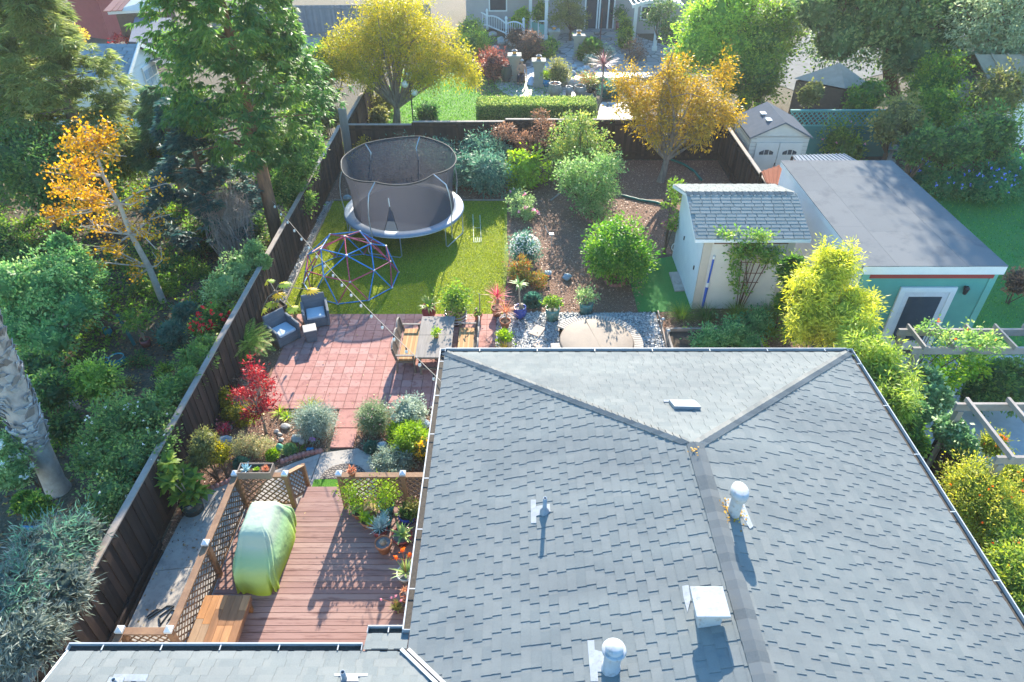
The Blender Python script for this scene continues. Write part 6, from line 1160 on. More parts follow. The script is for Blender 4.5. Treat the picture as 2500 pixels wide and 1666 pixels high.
m = MB(); m.box(((tx0+tx1)/2, ty0+.04, tz-.13), (tx1-tx0+.06, .06, .26)); m.box((tx0-.01, (ty0+ty1)/2+.03, tz-.1), (.04, ty1-ty0, .2)); m.box((tx1+.0, (ty0+ty1)/2+.03, tz-.1), (.04, ty1-ty0, .2)); m.o('fascia', white, c)
rollm = mat('roll_roofing', (.150, .158, .165), (.130, .138, .146), .8, .95, .1, 90, vc=(.17, .175, .178), c3=(.118, .126, .135), s2=1.5, spec=.15)
m = MB(); xs = [tx0-.03+i*.98 for i in range(5)]; xs[-1] = tx1+.03; rr = random.Random(3)
for i in range(4):
    y = ty0+.01
    while y < ty1+.02: y1_ = min(y+rr.uniform(2, 3.4), ty1+.05); m.box(((xs[i]+xs[i+1])/2, (y+y1_)/2, tz+.004+.004*(i % 2)), (xs[i+1]-xs[i]+.03, y1_-y+.0, .02), 0, 0, rr.random()*.8); y = y1_+.004
m.o('roof', rollm, c)
A_, B2_ = QY('c', 1000, 718, ty0+.05), QY('c', 1395, 716, ty0+.05); dx0, dx1 = A_.x, B2_.x; dz = A_.z
m = MB(); m.box(((dx0+dx1)/2, ty0+.06, dz-.08), (dx1-dx0, .06, .16)); m.box((dx0+.08, ty0+.06, (dz-.16)/2), (.16, .06, dz-.16)); m.box((dx1-.08, ty0+.06, (dz-.16)/2), (.16, .06, dz-.16)); m.o('door_frame', white, c)
m = MB(); m.box(((dx0+dx1)/2, ty0+.075, (dz-.16)/2), (dx1-dx0-.32, .04, dz-.165)); dr_ = m.o('door', mat('door_white', (.72, .73, .75)), c)
gm = mat('dark_glass', (.03, .05, .07), (.02, .035, .05), 3, .08, spec=.8); m = MB(); m.box(((dx0+dx1)/2, ty0+.05, (dz-.16)/2+.1), (dx1-dx0-.66, .02, dz-.7)); m.o('glass', gm, dr_)
m = MB(); m.lathe([(0, -.03), (.035, 0), (0, .03)], (dx1-.24, ty0+.02, 1.0), 10); m.o('handle', blk, dr_)
p = QY('c', 1447, 745, ty0-.02); lmp = MB(); lmp.lathe([(.03, .16), (.09, .1), (.08, .08), (.05, -.1), (0, -.12)], p, 8); lmp.box(p+Vector((0, .06, .1)), (.05, .14, .04)); lmp.o('wall_lantern', mat('lantern_black', (.03, .03, .04), (.02, .02, .02), 5, .4), c)
# copper lean-to and corrugated piece
def slab(name, label, pts, zs, m_, th=.05, cat='roof', par=None, ribs=0, legs=True):
    q = [Q(k_, x, y, z) for (k_, x, y), z in zip(pts, zs)]; c = T(name, label, cat, (q[0].x, q[0].y, 0)); m = MB(); n = len(q)
    m.add([tuple(p) for p in q]+[(p.x, p.y, p.z-th) for p in q], [tuple(range(n)), tuple(range(2*n-1, n-1, -1))]+[(i, n+i, n+(i+1) % n, (i+1) % n) for i in range(n)])
    for i in range(ribs): t = (i+.5)/ribs; m.beam(q[0].lerp(q[1], t)+Vector((0, 0, .015)), q[3].lerp(q[2], t)+Vector((0, 0, .015)), .035, .035)
    m.o('roof', m_, c)
    if legs:
        for p in q: m = MB(); m.box((p.x, p.y, (p.z-th)/2), (.08, .08, p.z-th)); m.o('post', fwood, c)
    return c
slab('lean_to_roof', 'ribbed copper coloured lean-to roof between the fence and outbuilding', [('3', 845, 985), ('3', 1058, 912), ('3', 985, 1075), ('3', 875, 1052)], [2.1, 2.1, 2.1, 2.1], mat('copper_metal', (.27, .105, .065), (.22, .085, .055), 3, .9, spec=.05), ribs=8, cat='lean-to')
slab('corrugated_roof', 'pale corrugated sheet roof behind the flat roofed outbuilding', [('3', 1025, 893), ('3', 1325, 885), ('3', 1400, 925), ('3', 1055, 932)], [2.5, 2.5, 2.5, 2.5], mat('corrugated', (.30, .32, .34), (.24, .26, .28), 4, .9, spec=.05), ribs=14, cat='lean-to')
# grey plastic shed
gx0, gx1, gy0, gy1 = 10.15, 12.62, 28.2, 30.6; resin = mat('resin_wall', (.42, .42, .40), (.38, .38, .36), 3, .65); resr = mat('resin_roof', (.11, .125, .15), (.09, .105, .125), 4, .95, .2, 20, spec=.03)
c, rm = gable('plastic_shed', 'grey plastic storage shed with arched windows in its double doors', gx0, gx1, gy0, gy1, 2.3, 2.9, resin, None, ridge='y', ridge_at=11.4)
m = MB()
for s, xa in ((-1, gx0-.1), (1, gx1+.1)): m.add([(11.4, gy0-.12, 2.93), (11.4, gy1+.1, 2.93), (xa, gy1+.1, 2.27), (xa, gy0-.12, 2.27), (11.4, gy0-.12, 2.86), (11.4, gy1+.1, 2.86), (xa, gy1+.1, 2.2), (xa, gy0-.12, 2.2)], [(0, 1, 2, 3) if s < 0 else (3, 2, 1, 0), (7, 6, 5, 4), (0, 3, 7, 4), (3, 2, 6, 7), (2, 1, 5, 6)])
rf = m.o('roof', resr, c)
for y in (28.9, 29.7): m = MB(); m.box((11.0, y, 2.76), (.28, .34, .03), 0); m.o('skylight', mat('skylight', (.75, .77, .78), (.7, .72, .74), 4, .3), rf)
m = MB()
for z in np.arange(.15, 2.3, .17): m.box((gx0-.008, (gy0+gy1)/2, z), (.02, gy1-gy0, .012)); 
for z in np.arange(.15, 2.2, .17):
    for xx in (gx0+.12, gx1-.12): m.box((xx, gy0-.008, z), (.24, .02, .012))
m.o('clapboard', mat('resin_groove', (.28, .28, .27)), c)
for s in (-1, 1):
    m = MB(); cx_ = 11.4+s*.5; m.box((cx_, gy0-.03, 1.02), (.98, .05, 2.0)); d_ = m.o('door', mat('resin_door', (.46, .455, .43), (.42, .415, .4), 4, .6), c, bev=.01); m = MB()
    pts = [(cx_-.3+.6*i/8, 1.62+.10*math.sin(math.pi*i/8)) for i in range(9)]+[(cx_+.3, 1.5), (cx_-.3, 1.5)]; m.add([(x, gy0-.062, z) for x, z in pts], [tuple(range(len(pts)))[::-1]]); m.o('window', gm, d_)
    m = MB()
    for k_ in (-.1, .1): m.box((cx_+k_, gy0-.07, 1.6), (.025, .014, .2))
    m.o('muntin', MT['resin_door'], d_)
m = MB(); m.tube([(11.36, gy0-.1, 1.15), (11.34, gy0-.13, 1.0), (11.36, gy0-.1, .85)], .018, 6); m.o('handle', blk, c)
# ---------------- right side: pergolas, bamboo, shrubs ----------------
pgm = mat('pergola_wood', (.36, .31, .27), (.27, .23, .2), 3, .8, .2, 18)
def pergola(label, x0, x1, y0, y1, z, n, rw=.05):
    c = T('pergola', label, 'pergola', ((x0+x1)/2, (y0+y1)/2, 0))
    for y in (y0, y1): m = MB(); m.box(((x0+x1)/2, y, z), (x1-x0, .07, .2)); m.o('beam', pgm, c)
    for i in range(n): x = x0+.25+i*(x1-x0-.5)/(n-1); m = MB(); m.box((x, (y0+y1)/2, z+.14), (rw, y1-y0+.2, .12)); m.o('rafter', pgm, c)
    for x in (x0+.15, x1-.15):
        for y in (y0, y1): m = MB(); m.box((x, y, (z-.1)/2), (.13, .13, z-.1)); m.o('post', pgm, c)
    return c
b0, f0 = Q('q', 410, 100, 2.5), Q('q', 540, 290, 2.5); print('perg1', b0, f0)
pergola('weathered pergola beside the green outbuilding door, overgrown by vines', (b0.x+f0.x)/2, 19.5, f0.y, b0.y, 2.4, 13)
b1, f1 = Q('q', 1000, 870, 2.5), Q('q', 1470, 1420, 2.5); print('perg2', b1, f1)
pergola('bare weathered pergola above the yellow trumpet bush', b1.x, 19, f1.y, b1.y, 2.4, 10, .07)
def at3(k_, x, y, r, z, rz=1., m=F): p = Q(k_, x, y, z); s = r*dist(p)/F; return (p, (s, s, s*rz))
shrub('trumpet_vine', 'green trumpet vine sprawling over the nearer pergola by the green door', [at3('q', 700, 100, 22, 2.7, .7), at3('q', 950, 200, 34, 2.7, .5), at3('q', 1250, 210, 36, 2.7, .5), at3('q', 1400, 260, 26, 2.6, .6), at3('q', 1150, 330, 22, 2.4), at3('q', 560, 330, 14, 2.3), at3('q', 740, 20, 14, 2.9)], fol('leaf_trumpet', (.07, .15, .04), (.2, .32, .08), (.45, .5, .15)), .08, .5, .5, fl=F_orange, nfl=8, fs=.06, cat='vine', core=0)
g = MB(); g.sheet([(9.6, 5), (25, 5), (25, 16.2), (9.6, 16.2)], .02); g.o('side_patio', mat('side_paving', (.42, .42, .42), (.34, .34, .35), 3, .8), kind='structure')
shrub('lime_vine', 'yellow green leafy mass hanging below the nearer pergola', [at3('q', 850, 480, 52, 1.6, .8), at3('q', 1100, 430, 45, 1.6, .8), at3('q', 820, 640, 40, 1.2, .7)], fol('leaf_lv', (.05, .14, .02), (.16, .3, .03), (.45, .5, .06)), .1, .7, .55, core=0)
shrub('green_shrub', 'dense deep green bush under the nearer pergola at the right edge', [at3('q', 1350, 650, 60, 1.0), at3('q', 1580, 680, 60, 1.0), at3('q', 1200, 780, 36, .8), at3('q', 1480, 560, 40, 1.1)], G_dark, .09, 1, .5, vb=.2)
bam = fol('leaf_bamboo', (.13, .17, .02), (.42, .42, .05), (.75, .68, .14), trans=.45)
def bamboo(name, label, blobs, m, base, n=34, **k_):
    SEED[0] += 1; l = LM(SEED[0]); ex = []; r2 = random.Random(SEED[0])
    for i in range(26): b_ = blobs[r2.randrange(len(blobs))]; a_ = r2.uniform(0, 6.28); q_ = r2.uniform(.8, 1.15); ex.append((Vector((b_[0][0]+b_[1][0]*q_*math.cos(a_), b_[0][1]+b_[1][1]*q_*math.sin(a_), b_[0][2]+b_[1][2]*r2.uniform(-.2, .95))), (.14, .14, r2.uniform(.25, .5))))
    cc = ctrs(l, blobs, .13, .2, k_.get('dens', .6), per=20, core=1, droop=.2, crk=.25); ctrs(l, ex, .12, .2, .7, per=16, droop=.2); c = T(name, label, 'bamboo', base); l.o('foliage', m, c); mb = MB(); rr = random.Random(3)
    for i in range(n): t = cc[rr.randrange(len(cc))]; g_ = Vector(base)+Vector((rr.gauss(0, .35), rr.gauss(0, .5), 0)); mb.tube([g_, g_.lerp(Vector(t), .6)+Vector((0, 0, .3)), Vector(t)], [.016, .012, .005], 5)
    mb.o('cane', mat('bamboo_cane', (.35, .33, .1), (.25, .26, .07)), c)
bamboo('bamboo_clump', 'tall glowing yellow bamboo clump between the shed and the pergola', [B_(1990, 700, 62, Y=15.6, rz=1.1), B_(2035, 650, 36, Y=15.9, rz=1.2), B_(2060, 790, 66, Y=14.6, rz=1.1), B_(1970, 780, 50, Y=15, rz=1.1), B_(2085, 745, 34, Y=15.3)], bam, (9.1, 15.2, 0))
bamboo('bamboo_clump', 'greener bamboo clump against the right end of the house gutter', [B_(2105, 862, 55, Y=13.3, rz=1.1), B_(2150, 930, 50, Y=12.3), B_(2175, 990, 34, Y=11.5)], fol('leaf_bamboo_green', (.07, .13, .02), (.24, .32, .05), (.5, .52, .12), trans=.4), (9.0, 12.8, 0))
shrub('dark_bamboo', 'shaded green bamboo behind the shed corner', [B_(1935, 660, 26, Y=17.4, rz=1.5), B_(1925, 740, 24, Y=16.9, rz=1.3), B_(1950, 800, 30, Y=15.6)], G_mid, .13, .9, .2, cat='bamboo')
shrub('blackberry_vine', 'pale leaved bramble climbing beyond the house gutter', [B_(2285, 975, 40, Y=12.4), B_(2320, 1050, 42, Y=11.4), B_(2265, 930, 30, Y=13), B_(2350, 1090, 26, Y=10.9), B_(2240, 1010, 26, Y=12)], fol('leaf_bramble', (.07, .15, .06), (.22, .34, .16), (.5, .58, .38)), .1, .7, .65, cat='vine')
shrub('green_shrub', 'bright green shrub tight against the gutter beside the bramble', [B_(2218, 1040, 34, Y=11.3), B_(2235, 1085, 26, Y=10.7), B_(2195, 985, 24, Y=12)], G_mid, .09, 1, .5, vb=.2)
shrub('yellow_trumpet_bush', 'large yellow green bush with orange trumpet flowers at the right edge', [B_(2385, 1195, 78, Y=9.7), B_(2450, 1270, 82, Y=9), B_(2480, 1180, 60, Y=10), B_(2425, 1085, 26, Y=10.9, rz=1.3)], fol('leaf_tb', (.1, .14, .02), (.34, .36, .05), (.68, .58, .12), trans=.42), .07, .95, .32, fl=F_orange, nfl=40, fs=.05)
shrub('yellow_trumpet_bush', 'lower green part of the trumpet bush down by the gutter', [B_(2470, 1390, 66, Y=7.7), B_(2510, 1440, 60, Y=7.2), B_(2460, 1330, 40, Y=8.3)], fol('leaf_tb2', (.05, .1, .02), (.18, .25, .04), (.5, .5, .08), trans=.4), .08, .95, .4, fl=F_orange, nfl=24, fs=.05)
fence('board_fence', 'dark low fence in the shade beyond the house gutter', [(10.2, 7.5), (10.2, 11.6)], h=1.5, seed=9)
shrub('red_leaf_shrub', 'pinkish red leaved shrub cut by the right edge of the photo', [B_(2490, 690, 30, Y=19)], G_rust, .1, .9, .5, vb=.2)
shrub('plumbago', 'wide shaded bush dotted with blue flowers behind the side lawn', [B_(2310, 440, 55, rz=.8), B_(2400, 450, 62, rz=.8), B_(2470, 430, 55), B_(2240, 420, 32)], fol('leaf_plum', (.02, .09, .04), (.05, .18, .07), (.14, .3, .1)), .12, .8, .45, fl=F_blue, nfl=90, fs=.09)
shrub('green_shrub', 'ivy covered shrub mass behind the flat roofed outbuilding', [B_(2040, 335, 50), B_(2100, 310, 50), B_(2075, 370, 36)], G_mid, .14, .8, .5, vb=.0, fl=F_pink, nfl=10, fs=.12)
for i, (u, v, r, Y, mm, lb) in enumerate(((2200, 290, 60, 30, G_olive, 'olive green tree crown above the stone birdbath'), (2290, 195, 66, 35, G_mid, 'mid green tree crown right of the big tree trunk'), (2120, 235, 46, 33.5, G_mid, 'green tree crown hiding the right half of the brown hut'), (1985, 225, 26, 33, G_olive, 'small olive tree in front of the left corner of the brown hut'), (2300, 270, 66, 32, G_mid, 'green tree crown in the shade at upper right'), (2420, 330, 75, 28.5, G_dark, 'dark tree crown at the right edge above the blue flowers'), (2250, 350, 46, 27, G_dark, 'dark bush behind the birdbath'), (2440, 230, 70, 33, G_olive, 'olive crown below the tan roof at the right edge'), (2340, 350, 55, 27.5, G_dark, 'dark thicket behind the middle of the blue flowers'))):
    b_ = B_(u, v, r, Y=Y); tree('shade_tree', lb, (b_[0][0], b_[0][1], 0), .12, [b_, B_(u-r*.5, v+r*.3, r*.6, Y=Y-.5)], mm, .14, .75, .5, ntop=10, core=1)
p = Q('3', 1575, 925); m = MB(); m.lathe([(.32, 0), (.3, .06), (.1, .12), (.08, .55), (.35, .62), (.4, .72), (.33, .68), (0, .64)], p, 20); m.lathe([(.05, .64), (.09, .8), (.06, .95), (.03, 1.15), (0, 1.2)], p, 12); m.o('birdbath', mat('old_stone', (.34, .33, .3), (.25, .24, .22), 8, .85), loc=p, label='pale stone birdbath in the shade behind the outbuilding', cat='birdbath')
# teal fence with lattice top
c = T('lattice_fence', 'teal green fence with a lattice top behind the plastic shed', 'fence', (14, 31.5, 0)); a, b = P(1925, 300, 1.0), P(2140, 290, 1.0); fy = 31.6; xa, xb = 12.9, 19.5; m = MB(); m.box(((xa+xb)/2, fy, .75), (xb-xa, .04, 1.5)); m.o('board_panel', mat('teal_fence', (.03, .16, .15), (.025, .13, .12), 3, .8), c)
deck_bak = deck; deck = c; latm_b, rail_b = latm, rail; latm = mat('teal_lattice', (.08, .27, .25), (.06, .22, .2), 5, .7); rail = latm; lattice((xa, fy-.03), (xb, fy-.03), 1.52, 2.2, .16, .045); deck = deck_bak; latm, rail = latm_b, rail_b
# brown hut
brn = mat('hut_brown', (.13, .085, .06), (.09, .06, .045), 4, .85); brr = mat('hut_roof', (.42, .31, .24), (.34, .25, .19), 3, .8)
ha, hb, hc, hd, ap = P(1945, 192, 2.3), P(2062, 215, 2.3), P(2115, 203, 2.3), P(2040, 165, 2.3), P(2010, 178, 3.0)
c = T('brown_hut', 'low brown hut with a tan hipped roof beneath the big tree', 'hut', (ha.x, ha.y, 0)); m = MB(); m.prism([(q.x, q.y) for q in (ha, hb, hc, hd)], 0, 2.2); m.o('wall', brn, c); m = MB(); q = [ha, hb, hc, hd]; ce = sum(q, Vector())/4; q = [ce+(p-ce)*1.08 for p in q]; ap = Vector((ce.x, ce.y, 3.1)); m.add([tuple(p) for p in q]+[tuple(ap)], [(0, 1, 4), (1, 2, 4), (2, 3, 4), (3, 0, 4)]); m.o('roof', brr, c)
# tan roofed building at right edge
c = T('tan_roof_house', 'house with a tan ribbed roof behind the trees at the right edge', 'house', (31, 39, 0)); a = P(2440, 232, 2.4); m = MB(); m.prism([(a.x, a.y), (a.x+9, a.y-1), (a.x+9, a.y+5), (a.x, a.y+5)], 0, 2.35); m.o('wall', bluew, c); m = MB(); m.add([(a.x-.3, a.y-.3, 2.4), (a.x+9.3, a.y-1.3, 2.4), (a.x+9.3, a.y+2.5, 3.6), (a.x-.3, a.y+2.5, 3.6), (a.x+9.3, a.y+5.5, 2.4), (a.x-.3, a.y+5.5, 2.4)], [(0, 1, 2, 3), (3, 2, 4, 5), (1, 0, 5, 4)])
for i in range(12): t = i/12; m.beam((a.x-.3+9.6*t, a.y-.35-t, 2.42), (a.x-.3+9.6*t, a.y+2.5, 3.63), .1, .05)
m.o('roof', mat('tan_metal', (.36, .29, .2), (.3, .24, .17), 3, .9, spec=.1), c)
# big trees top right
oak = fol('leaf_oak', (.035, .08, .03), (.1, .17, .06), (.3, .36, .13), trans=.4)
tree('big_tree', 'huge airy tree with a dark trunk filling the top right corner', P(2178, 232), .38, [(Vector((17.1, 40, 9.0)), (3.0, 3.0, 2.6)), (Vector((16.9, 40, 11.3)), (2.9, 2.8, 2.2)), (Vector((17.3, 40, 13.6)), (3.0, 3.0, 2.2)), (Vector((21, 40.5, 11)), (4, 3.5, 3)), B_(2160, 40, 120, Y=40), B_(2050, 90, 80, Y=39.5), B_(2290, 30, 120, Y=41), B_(2230, 130, 75, Y=39), B_(2110, -60, 120, Y=40.5), B_(2300, 130, 60, Y=40), B_(2000, 20, 70, Y=40)], oak, .19, .85, .5, core=1, ntop=50, fork=.38, crk=.22, shell=.35)
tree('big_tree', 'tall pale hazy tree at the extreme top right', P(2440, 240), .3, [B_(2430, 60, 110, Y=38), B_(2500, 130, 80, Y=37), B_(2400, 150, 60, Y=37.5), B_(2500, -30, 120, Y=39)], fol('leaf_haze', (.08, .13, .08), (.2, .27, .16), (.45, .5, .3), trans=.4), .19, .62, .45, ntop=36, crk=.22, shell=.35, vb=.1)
tree('bright_tree', 'bright lime green tree between the arbour and the big tree', P(1820, 240), .3, [B_(1740, 50, 84, Y=41), B_(1700, 120, 60, Y=40), B_(1790, 10, 80, Y=42), B_(1780, 120, 60, Y=40)], fol('leaf_bright', (.08, .17, .03), (.22, .36, .05), (.5, .56, .1), trans=.45), .16, .75, .5, ntop=24, core=1)
tree('dark_tree', 'dark green tree tucked behind the orange tree and bright tree', P(1850, 245), .25, [B_(1860, 110, 80, Y=40.5), B_(1850, 190, 70, Y=38.5), B_(1900, 60, 70, Y=41.5), B_(1790, 190, 50, Y=38)], G_mid, .16, .75, .5, ntop=20, core=1)
# orange tree
ob = Q('3', 265, 1045); c = tree('persimmon_tree', 'orange leaved fruit tree in front of the back fence at right', ob, .16, [B_(1560, 250, 62, Y=28.6), B_(1640, 215, 72, Y=29), B_(1720, 240, 66, Y=29), B_(1770, 170, 26, Y=29.4, rz=2.2), B_(1600, 300, 60, Y=28.4), B_(1700, 310, 55, Y=28.4), B_(1530, 200, 40, Y=29, rz=1.2), B_(1775, 275, 40, Y=28.8), B_(1645, 165, 34, Y=29.4, rz=1.3)], G_orange, .12, .5, .4, barkgrey, ntop=40, fork=.3, crk=.3, droop=.25, shell=.4)
# yellow tree
yb_ = Q('2', 740, 835); tree('yellow_tree', 'wide domed tree with yellow green leaves behind the trampoline', yb_, .2, [B_(965, 90, 105, Y=36.5, rz=.75), B_(870, 110, 78, Y=36), B_(1060, 110, 78, Y=36.5), B_(960, 30, 100, Y=37, rz=.8), B_(820, 150, 55, Y=35.6), B_(1120, 150, 48, Y=36), B_(890, 170, 60, Y=35.2, rz=.7), B_(1030, 170, 60, Y=35.4, rz=.7), B_(1150, 190, 24, Y=36)], fol('leaf_yellow_tree', (.13, .15, .02), (.38, .35, .03), (.70, .52, .05), trans=.45), .12, .5, .36, barkgrey, ntop=46, fork=.22, crk=.25, droop=.4, shell=.45, bend=.12)
shrub('green_shrub', 'dark rounded bush under the yellow tree, left of its trunk', [B_(936, 250, 30), B_(925, 285, 24)], G_olive, .12, .9, .5); shrub('green_shrub', 'dark rounded bush under the yellow tree, beside the lawn', [B_(1045, 280, 30)], G_dark, .12, .9, .5)
shrub('orange_vine', 'thin orange leaved vine beside the wide grey post', [B_(878, 360, 14, Y=30.6, rz=1.2), B_(890, 345, 9, Y=30.6, rz=1.3), B_(860, 375, 12, Y=30.4)], G_orange, .1, .5, .5, cat='vine', core=0)
p = PY(1000, 290, 35.3); c = T('globe_lamp', 'slim post with white globe lamps under the yellow tree', 'lamp', (p.x, 35.3, 0)); t_ = QY('2', 822, 505, 35.3); m = MB(); m.tube([(t_.x, 35.3, 0), (t_.x, 35.3, t_.z-.2)], .035, 8); m.o('pole', blk, c)
for dx, dz in ((0, 0), (-.25, -.45), (.18, -.85)): m = MB(); m.lathe([(0, -.18)]+[(.18*math.cos(a), .18*math.sin(a)) for a in np.linspace(-1.4, 1.4, 9)]+[(0, .18)], (t_.x+dx, 35.3, t_.z+dz), 16); m.o('globe', mat('opal_glass', (.8, .8, .78), (.78, .78, .76), 3, .2), c)
# ---------------- far garden ----------------
l = LM(300); hx0, hx1, hy0, hy1, hh = -1.7, 4.15, 34., 35.25, 1.62; N = 52000; r = l.r; fc = r.random(N); q = np.c_[r.uniform(hx0, hx1, N), r.uniform(hy0, hy1, N), r.uniform(0, hh, N)]
q[fc < .38, 2] = hh; k_ = (fc >= .38) & (fc < .75); q[k_, 1] = hy0; k_ = (fc >= .75) & (fc < .85); q[k_, 0] = np.where(r.random(k_.sum()) < .5, hx0, hx1); q += r.normal(size=q.shape)*.05; q[:, 2] = np.maximum(q[:, 2], .02)
l.leaf(q, r.normal(size=(N, 3))+[0, 0, .5], r.normal(size=(N, 3))+[0, -.4, .6], .09*np.ones(N), .05*np.ones(N), r.random(N)); ch_ = T('clipped_hedge', 'long clipped box hedge with a sunlit top behind the back fence', 'hedge', (1.2, 34.6, 0)); l.o('foliage', fol('leaf_hedge', (.06, .11, .03), (.18, .26, .06), (.48, .5, .16)), ch_); m = MB(); m.box((1.22, 34.62, .75), (5.7, 1.1, 1.5)); m.o('branches', bark, ch_)
pilm = mat('pillar_stucco', (.32, .31, .26), (.27, .26, .22), 4, .85, .1, 30); amber = mat('amber_glass', (.8, .35, .08), (.7, .28, .05), 4, .2)
for u, v, hh, lb in ((1256, 196, 1.55, 'nearest left stucco pillar beside the black jar'), (1314, 210, 1.55, 'nearest right stucco pillar beside the blue pot'), (1351, 117, 1.2, 'far left stucco pillar near the green and white gate'), (1410, 143, 1.55, 'far right stucco pillar below the sliding door')):
    p = P(u, v); c = T('garden_pillar', lb, 'pillar', p, group='stucco pillars topped with amber lamps'); m = MB(); m.box((p.x, p.y, .08), (.66, .66, .16)); m.box((p.x, p.y, hh/2), (.54, .54, hh-.16)); m.box((p.x, p.y, hh-.35), (.64, .64, .12)); m.box((p.x, p.y, hh-.2), (.7, .7, .18)); m.box((p.x, p.y, hh-.06), (.84, .84, .1)); m.o('shaft', pilm, c)
    m = MB(); m.box((p.x, p.y, hh+.09), (.22, .22, .2)); m.o('lamp_glass', amber, c); m = MB(); m.box((p.x, p.y, hh+.02), (.28, .28, .05)); m.add([(p.x-.17, p.y-.17, hh+.2), (p.x+.17, p.y-.17, hh+.2), (p.x+.17, p.y+.17, hh+.2), (p.x-.17, p.y+.17, hh+.2), (p.x, p.y, hh+.3)], [(0, 1, 4), (1, 2, 4), (2, 3, 4), (3, 0, 4), (3, 2, 1, 0)]); m.o('lamp_hood', mat('hood_metal', (.2, .2, .2), (.15, .15, .15), 4, .6), c)
# seated man facing the camera
mp = P(1268, 206); c = T('person', 'shirtless grey haired man in dark trousers seated between the two near pillars', 'person', mp)
def figure(nodes_, edges, name, m_, par, root=0):
    bm = bmesh.new(); ly = bm.verts.layers.skin.verify(); ofs = off(par); vs = [bm.verts.new((x-ofs.x, y-ofs.y, z-ofs.z)) for x, y, z, r_ in nodes_]
    for a, b in edges: bm.edges.new((vs[a], vs[b]))
    for v_, n_ in zip(vs, nodes_): v_[ly].radius = (n_[3], n_[3]) if not isinstance(n_[3], tuple) else n_[3]
    vs[root][ly].use_root = True; me = bpy.data.meshes.new(name); bm.to_mesh(me); bm.free(); me.materials.append(m_); ob = bpy.data.objects.new(name, me); C.objects.link(ob); ob.parent = par; s_ = ob.modifiers.new('skin', 'SKIN'); s_.use_smooth_shade = True; ss = ob.modifiers.new('sub', 'SUBSURF'); ss.levels = 1; ss.render_levels = 2; return ob
X, Y = mp.x+.15, mp.y+.35
sknm = mat('skin_tan', (.55, .3, .2), (.5, .27, .18), 8, .6)
nd = [(X, Y, .50, .15), (X, Y-.02, .66, .15), (X, Y-.06, .84, .165), (X, Y-.10, 1.0, .16), (X, Y-.13, 1.10, .07), (X, Y-.17, 1.18, .06), (X, Y-.19, 1.27, .095), (X, Y-.2, 1.35, .085),
      (X+.19, Y-.1, 1.02, .065), (X+.27, Y-.14, .78, .05), (X+.27, Y-.25, .55, .038), (X+.27, Y-.3, .46, .035), (X-.19, Y-.1, 1.02, .065), (X-.31, Y-.2, .80, .05), (X-.12, Y-.36, .78, .038), (X-.05, Y-.38, .80, .035),
      (X-.11, Y-.1, .47, .1), (X-.22, Y-.45, .50, .08), (X-.24, Y-.42, .12, .05), (X-.24, Y-.5, .04, .045), (X+.11, Y-.1, .47, .1), (X+.02, Y-.48, .48, .08), (X-.02, Y-.5, .12, .05), (X-.02, Y-.6, .04, .045),
      (X, Y+.02, .58, .15)]
ed = [(0, 24), (24, 1), (1, 2), (2, 3), (3, 4), (4, 5), (5, 6), (6, 7), (3, 8), (8, 9), (9, 10), (10, 11), (3, 12), (12, 13), (13, 14), (14, 15), (0, 16), (16, 17), (17, 18), (18, 19), (0, 20), (20, 21), (21, 22), (22, 23)]
k0 = len(nd)
for hx, hy, hz, dxs, dn in ((X+.27, Y-.32, .42, .012, (0, -.1, -1)), (X-.04, Y-.385, .80, .012, (1, -.1, .1))):
    pi = 11 if hx > X+.1 else 15
    for f_ in range(5):
        o_ = Vector((f_-2, 0, 0))*.016 if pi == 11 else Vector((0, 0, f_-2))*.016; d_ = Vector(dn).normalized()*(.035 if f_ in (0,) else .05); a = Vector((hx, hy, hz))+o_; i0 = len(nd); nd += [(*(a+d_*.6), .009), (*(a+d_*1.5+Vector((0, -.012, 0))), .008)]; ed += [(pi, i0), (i0, i0+1)]
figure(nd, ed, 'body', sknm, c)
tm = mat('trouser_dark', (.02, .025, .04), (.035, .04, .06), 8, .8)
td = [(X, Y, .50, .17), (X-.11, Y-.1, .47, .125), (X-.22, Y-.45, .50, .1), (X-.24, Y-.42, .14, .07), (X+.11, Y-.1, .47, .125), (X+.02, Y-.48, .48, .1), (X-.02, Y-.5, .14, .07), (X, Y, .62, .165)]
figure(td, [(0, 7), (0, 1), (1, 2), (2, 3), (0, 4), (4, 5), (5, 6)], 'trousers', tm, c)
m = MB(); hc_ = Vector((X, Y-.185, 1.33)); m.lathe([(.0, .115)]+[(.112*math.cos(a), .112*math.sin(a)) for a in np.linspace(1.2, .05, 6)], hc_+Vector((0, .015, 0)), 16); m.o('hair', mat('grey_hair', (.4, .4, .4), (.3, .3, .3), 30), c)
m = MB()
for s in (-1, 1): m.lathe([(0, -.011), (.011, 0), (0, .011)], (X+s*.034, Y-.272, 1.305), 8)
m.o('eyes', blk, c); m = MB(); m.add([(X-.014, Y-.275, 1.27), (X+.014, Y-.275, 1.27), (X, Y-.305, 1.268), (X, Y-.275, 1.31)], [(0, 1, 2), (0, 2, 3), (2, 1, 3)]); m.box((X, Y-.275, 1.235), (.05, .012, .01)); m.o('nose', sknm, c)
m = MB()
for s in (-.24, -.02): m.box((X+s, Y-.58 if s > -.1 else Y-.5, .05), (.1, .26, .09))
m.o('shoes', blk, c, bev=.03)
m = MB(); m.box((X, Y+.02, .2), (.42, .36, .4)); m.o('garden_stool', tkd, loc=(X, Y, 0), label='low dark stool under the seated man', cat='stool')
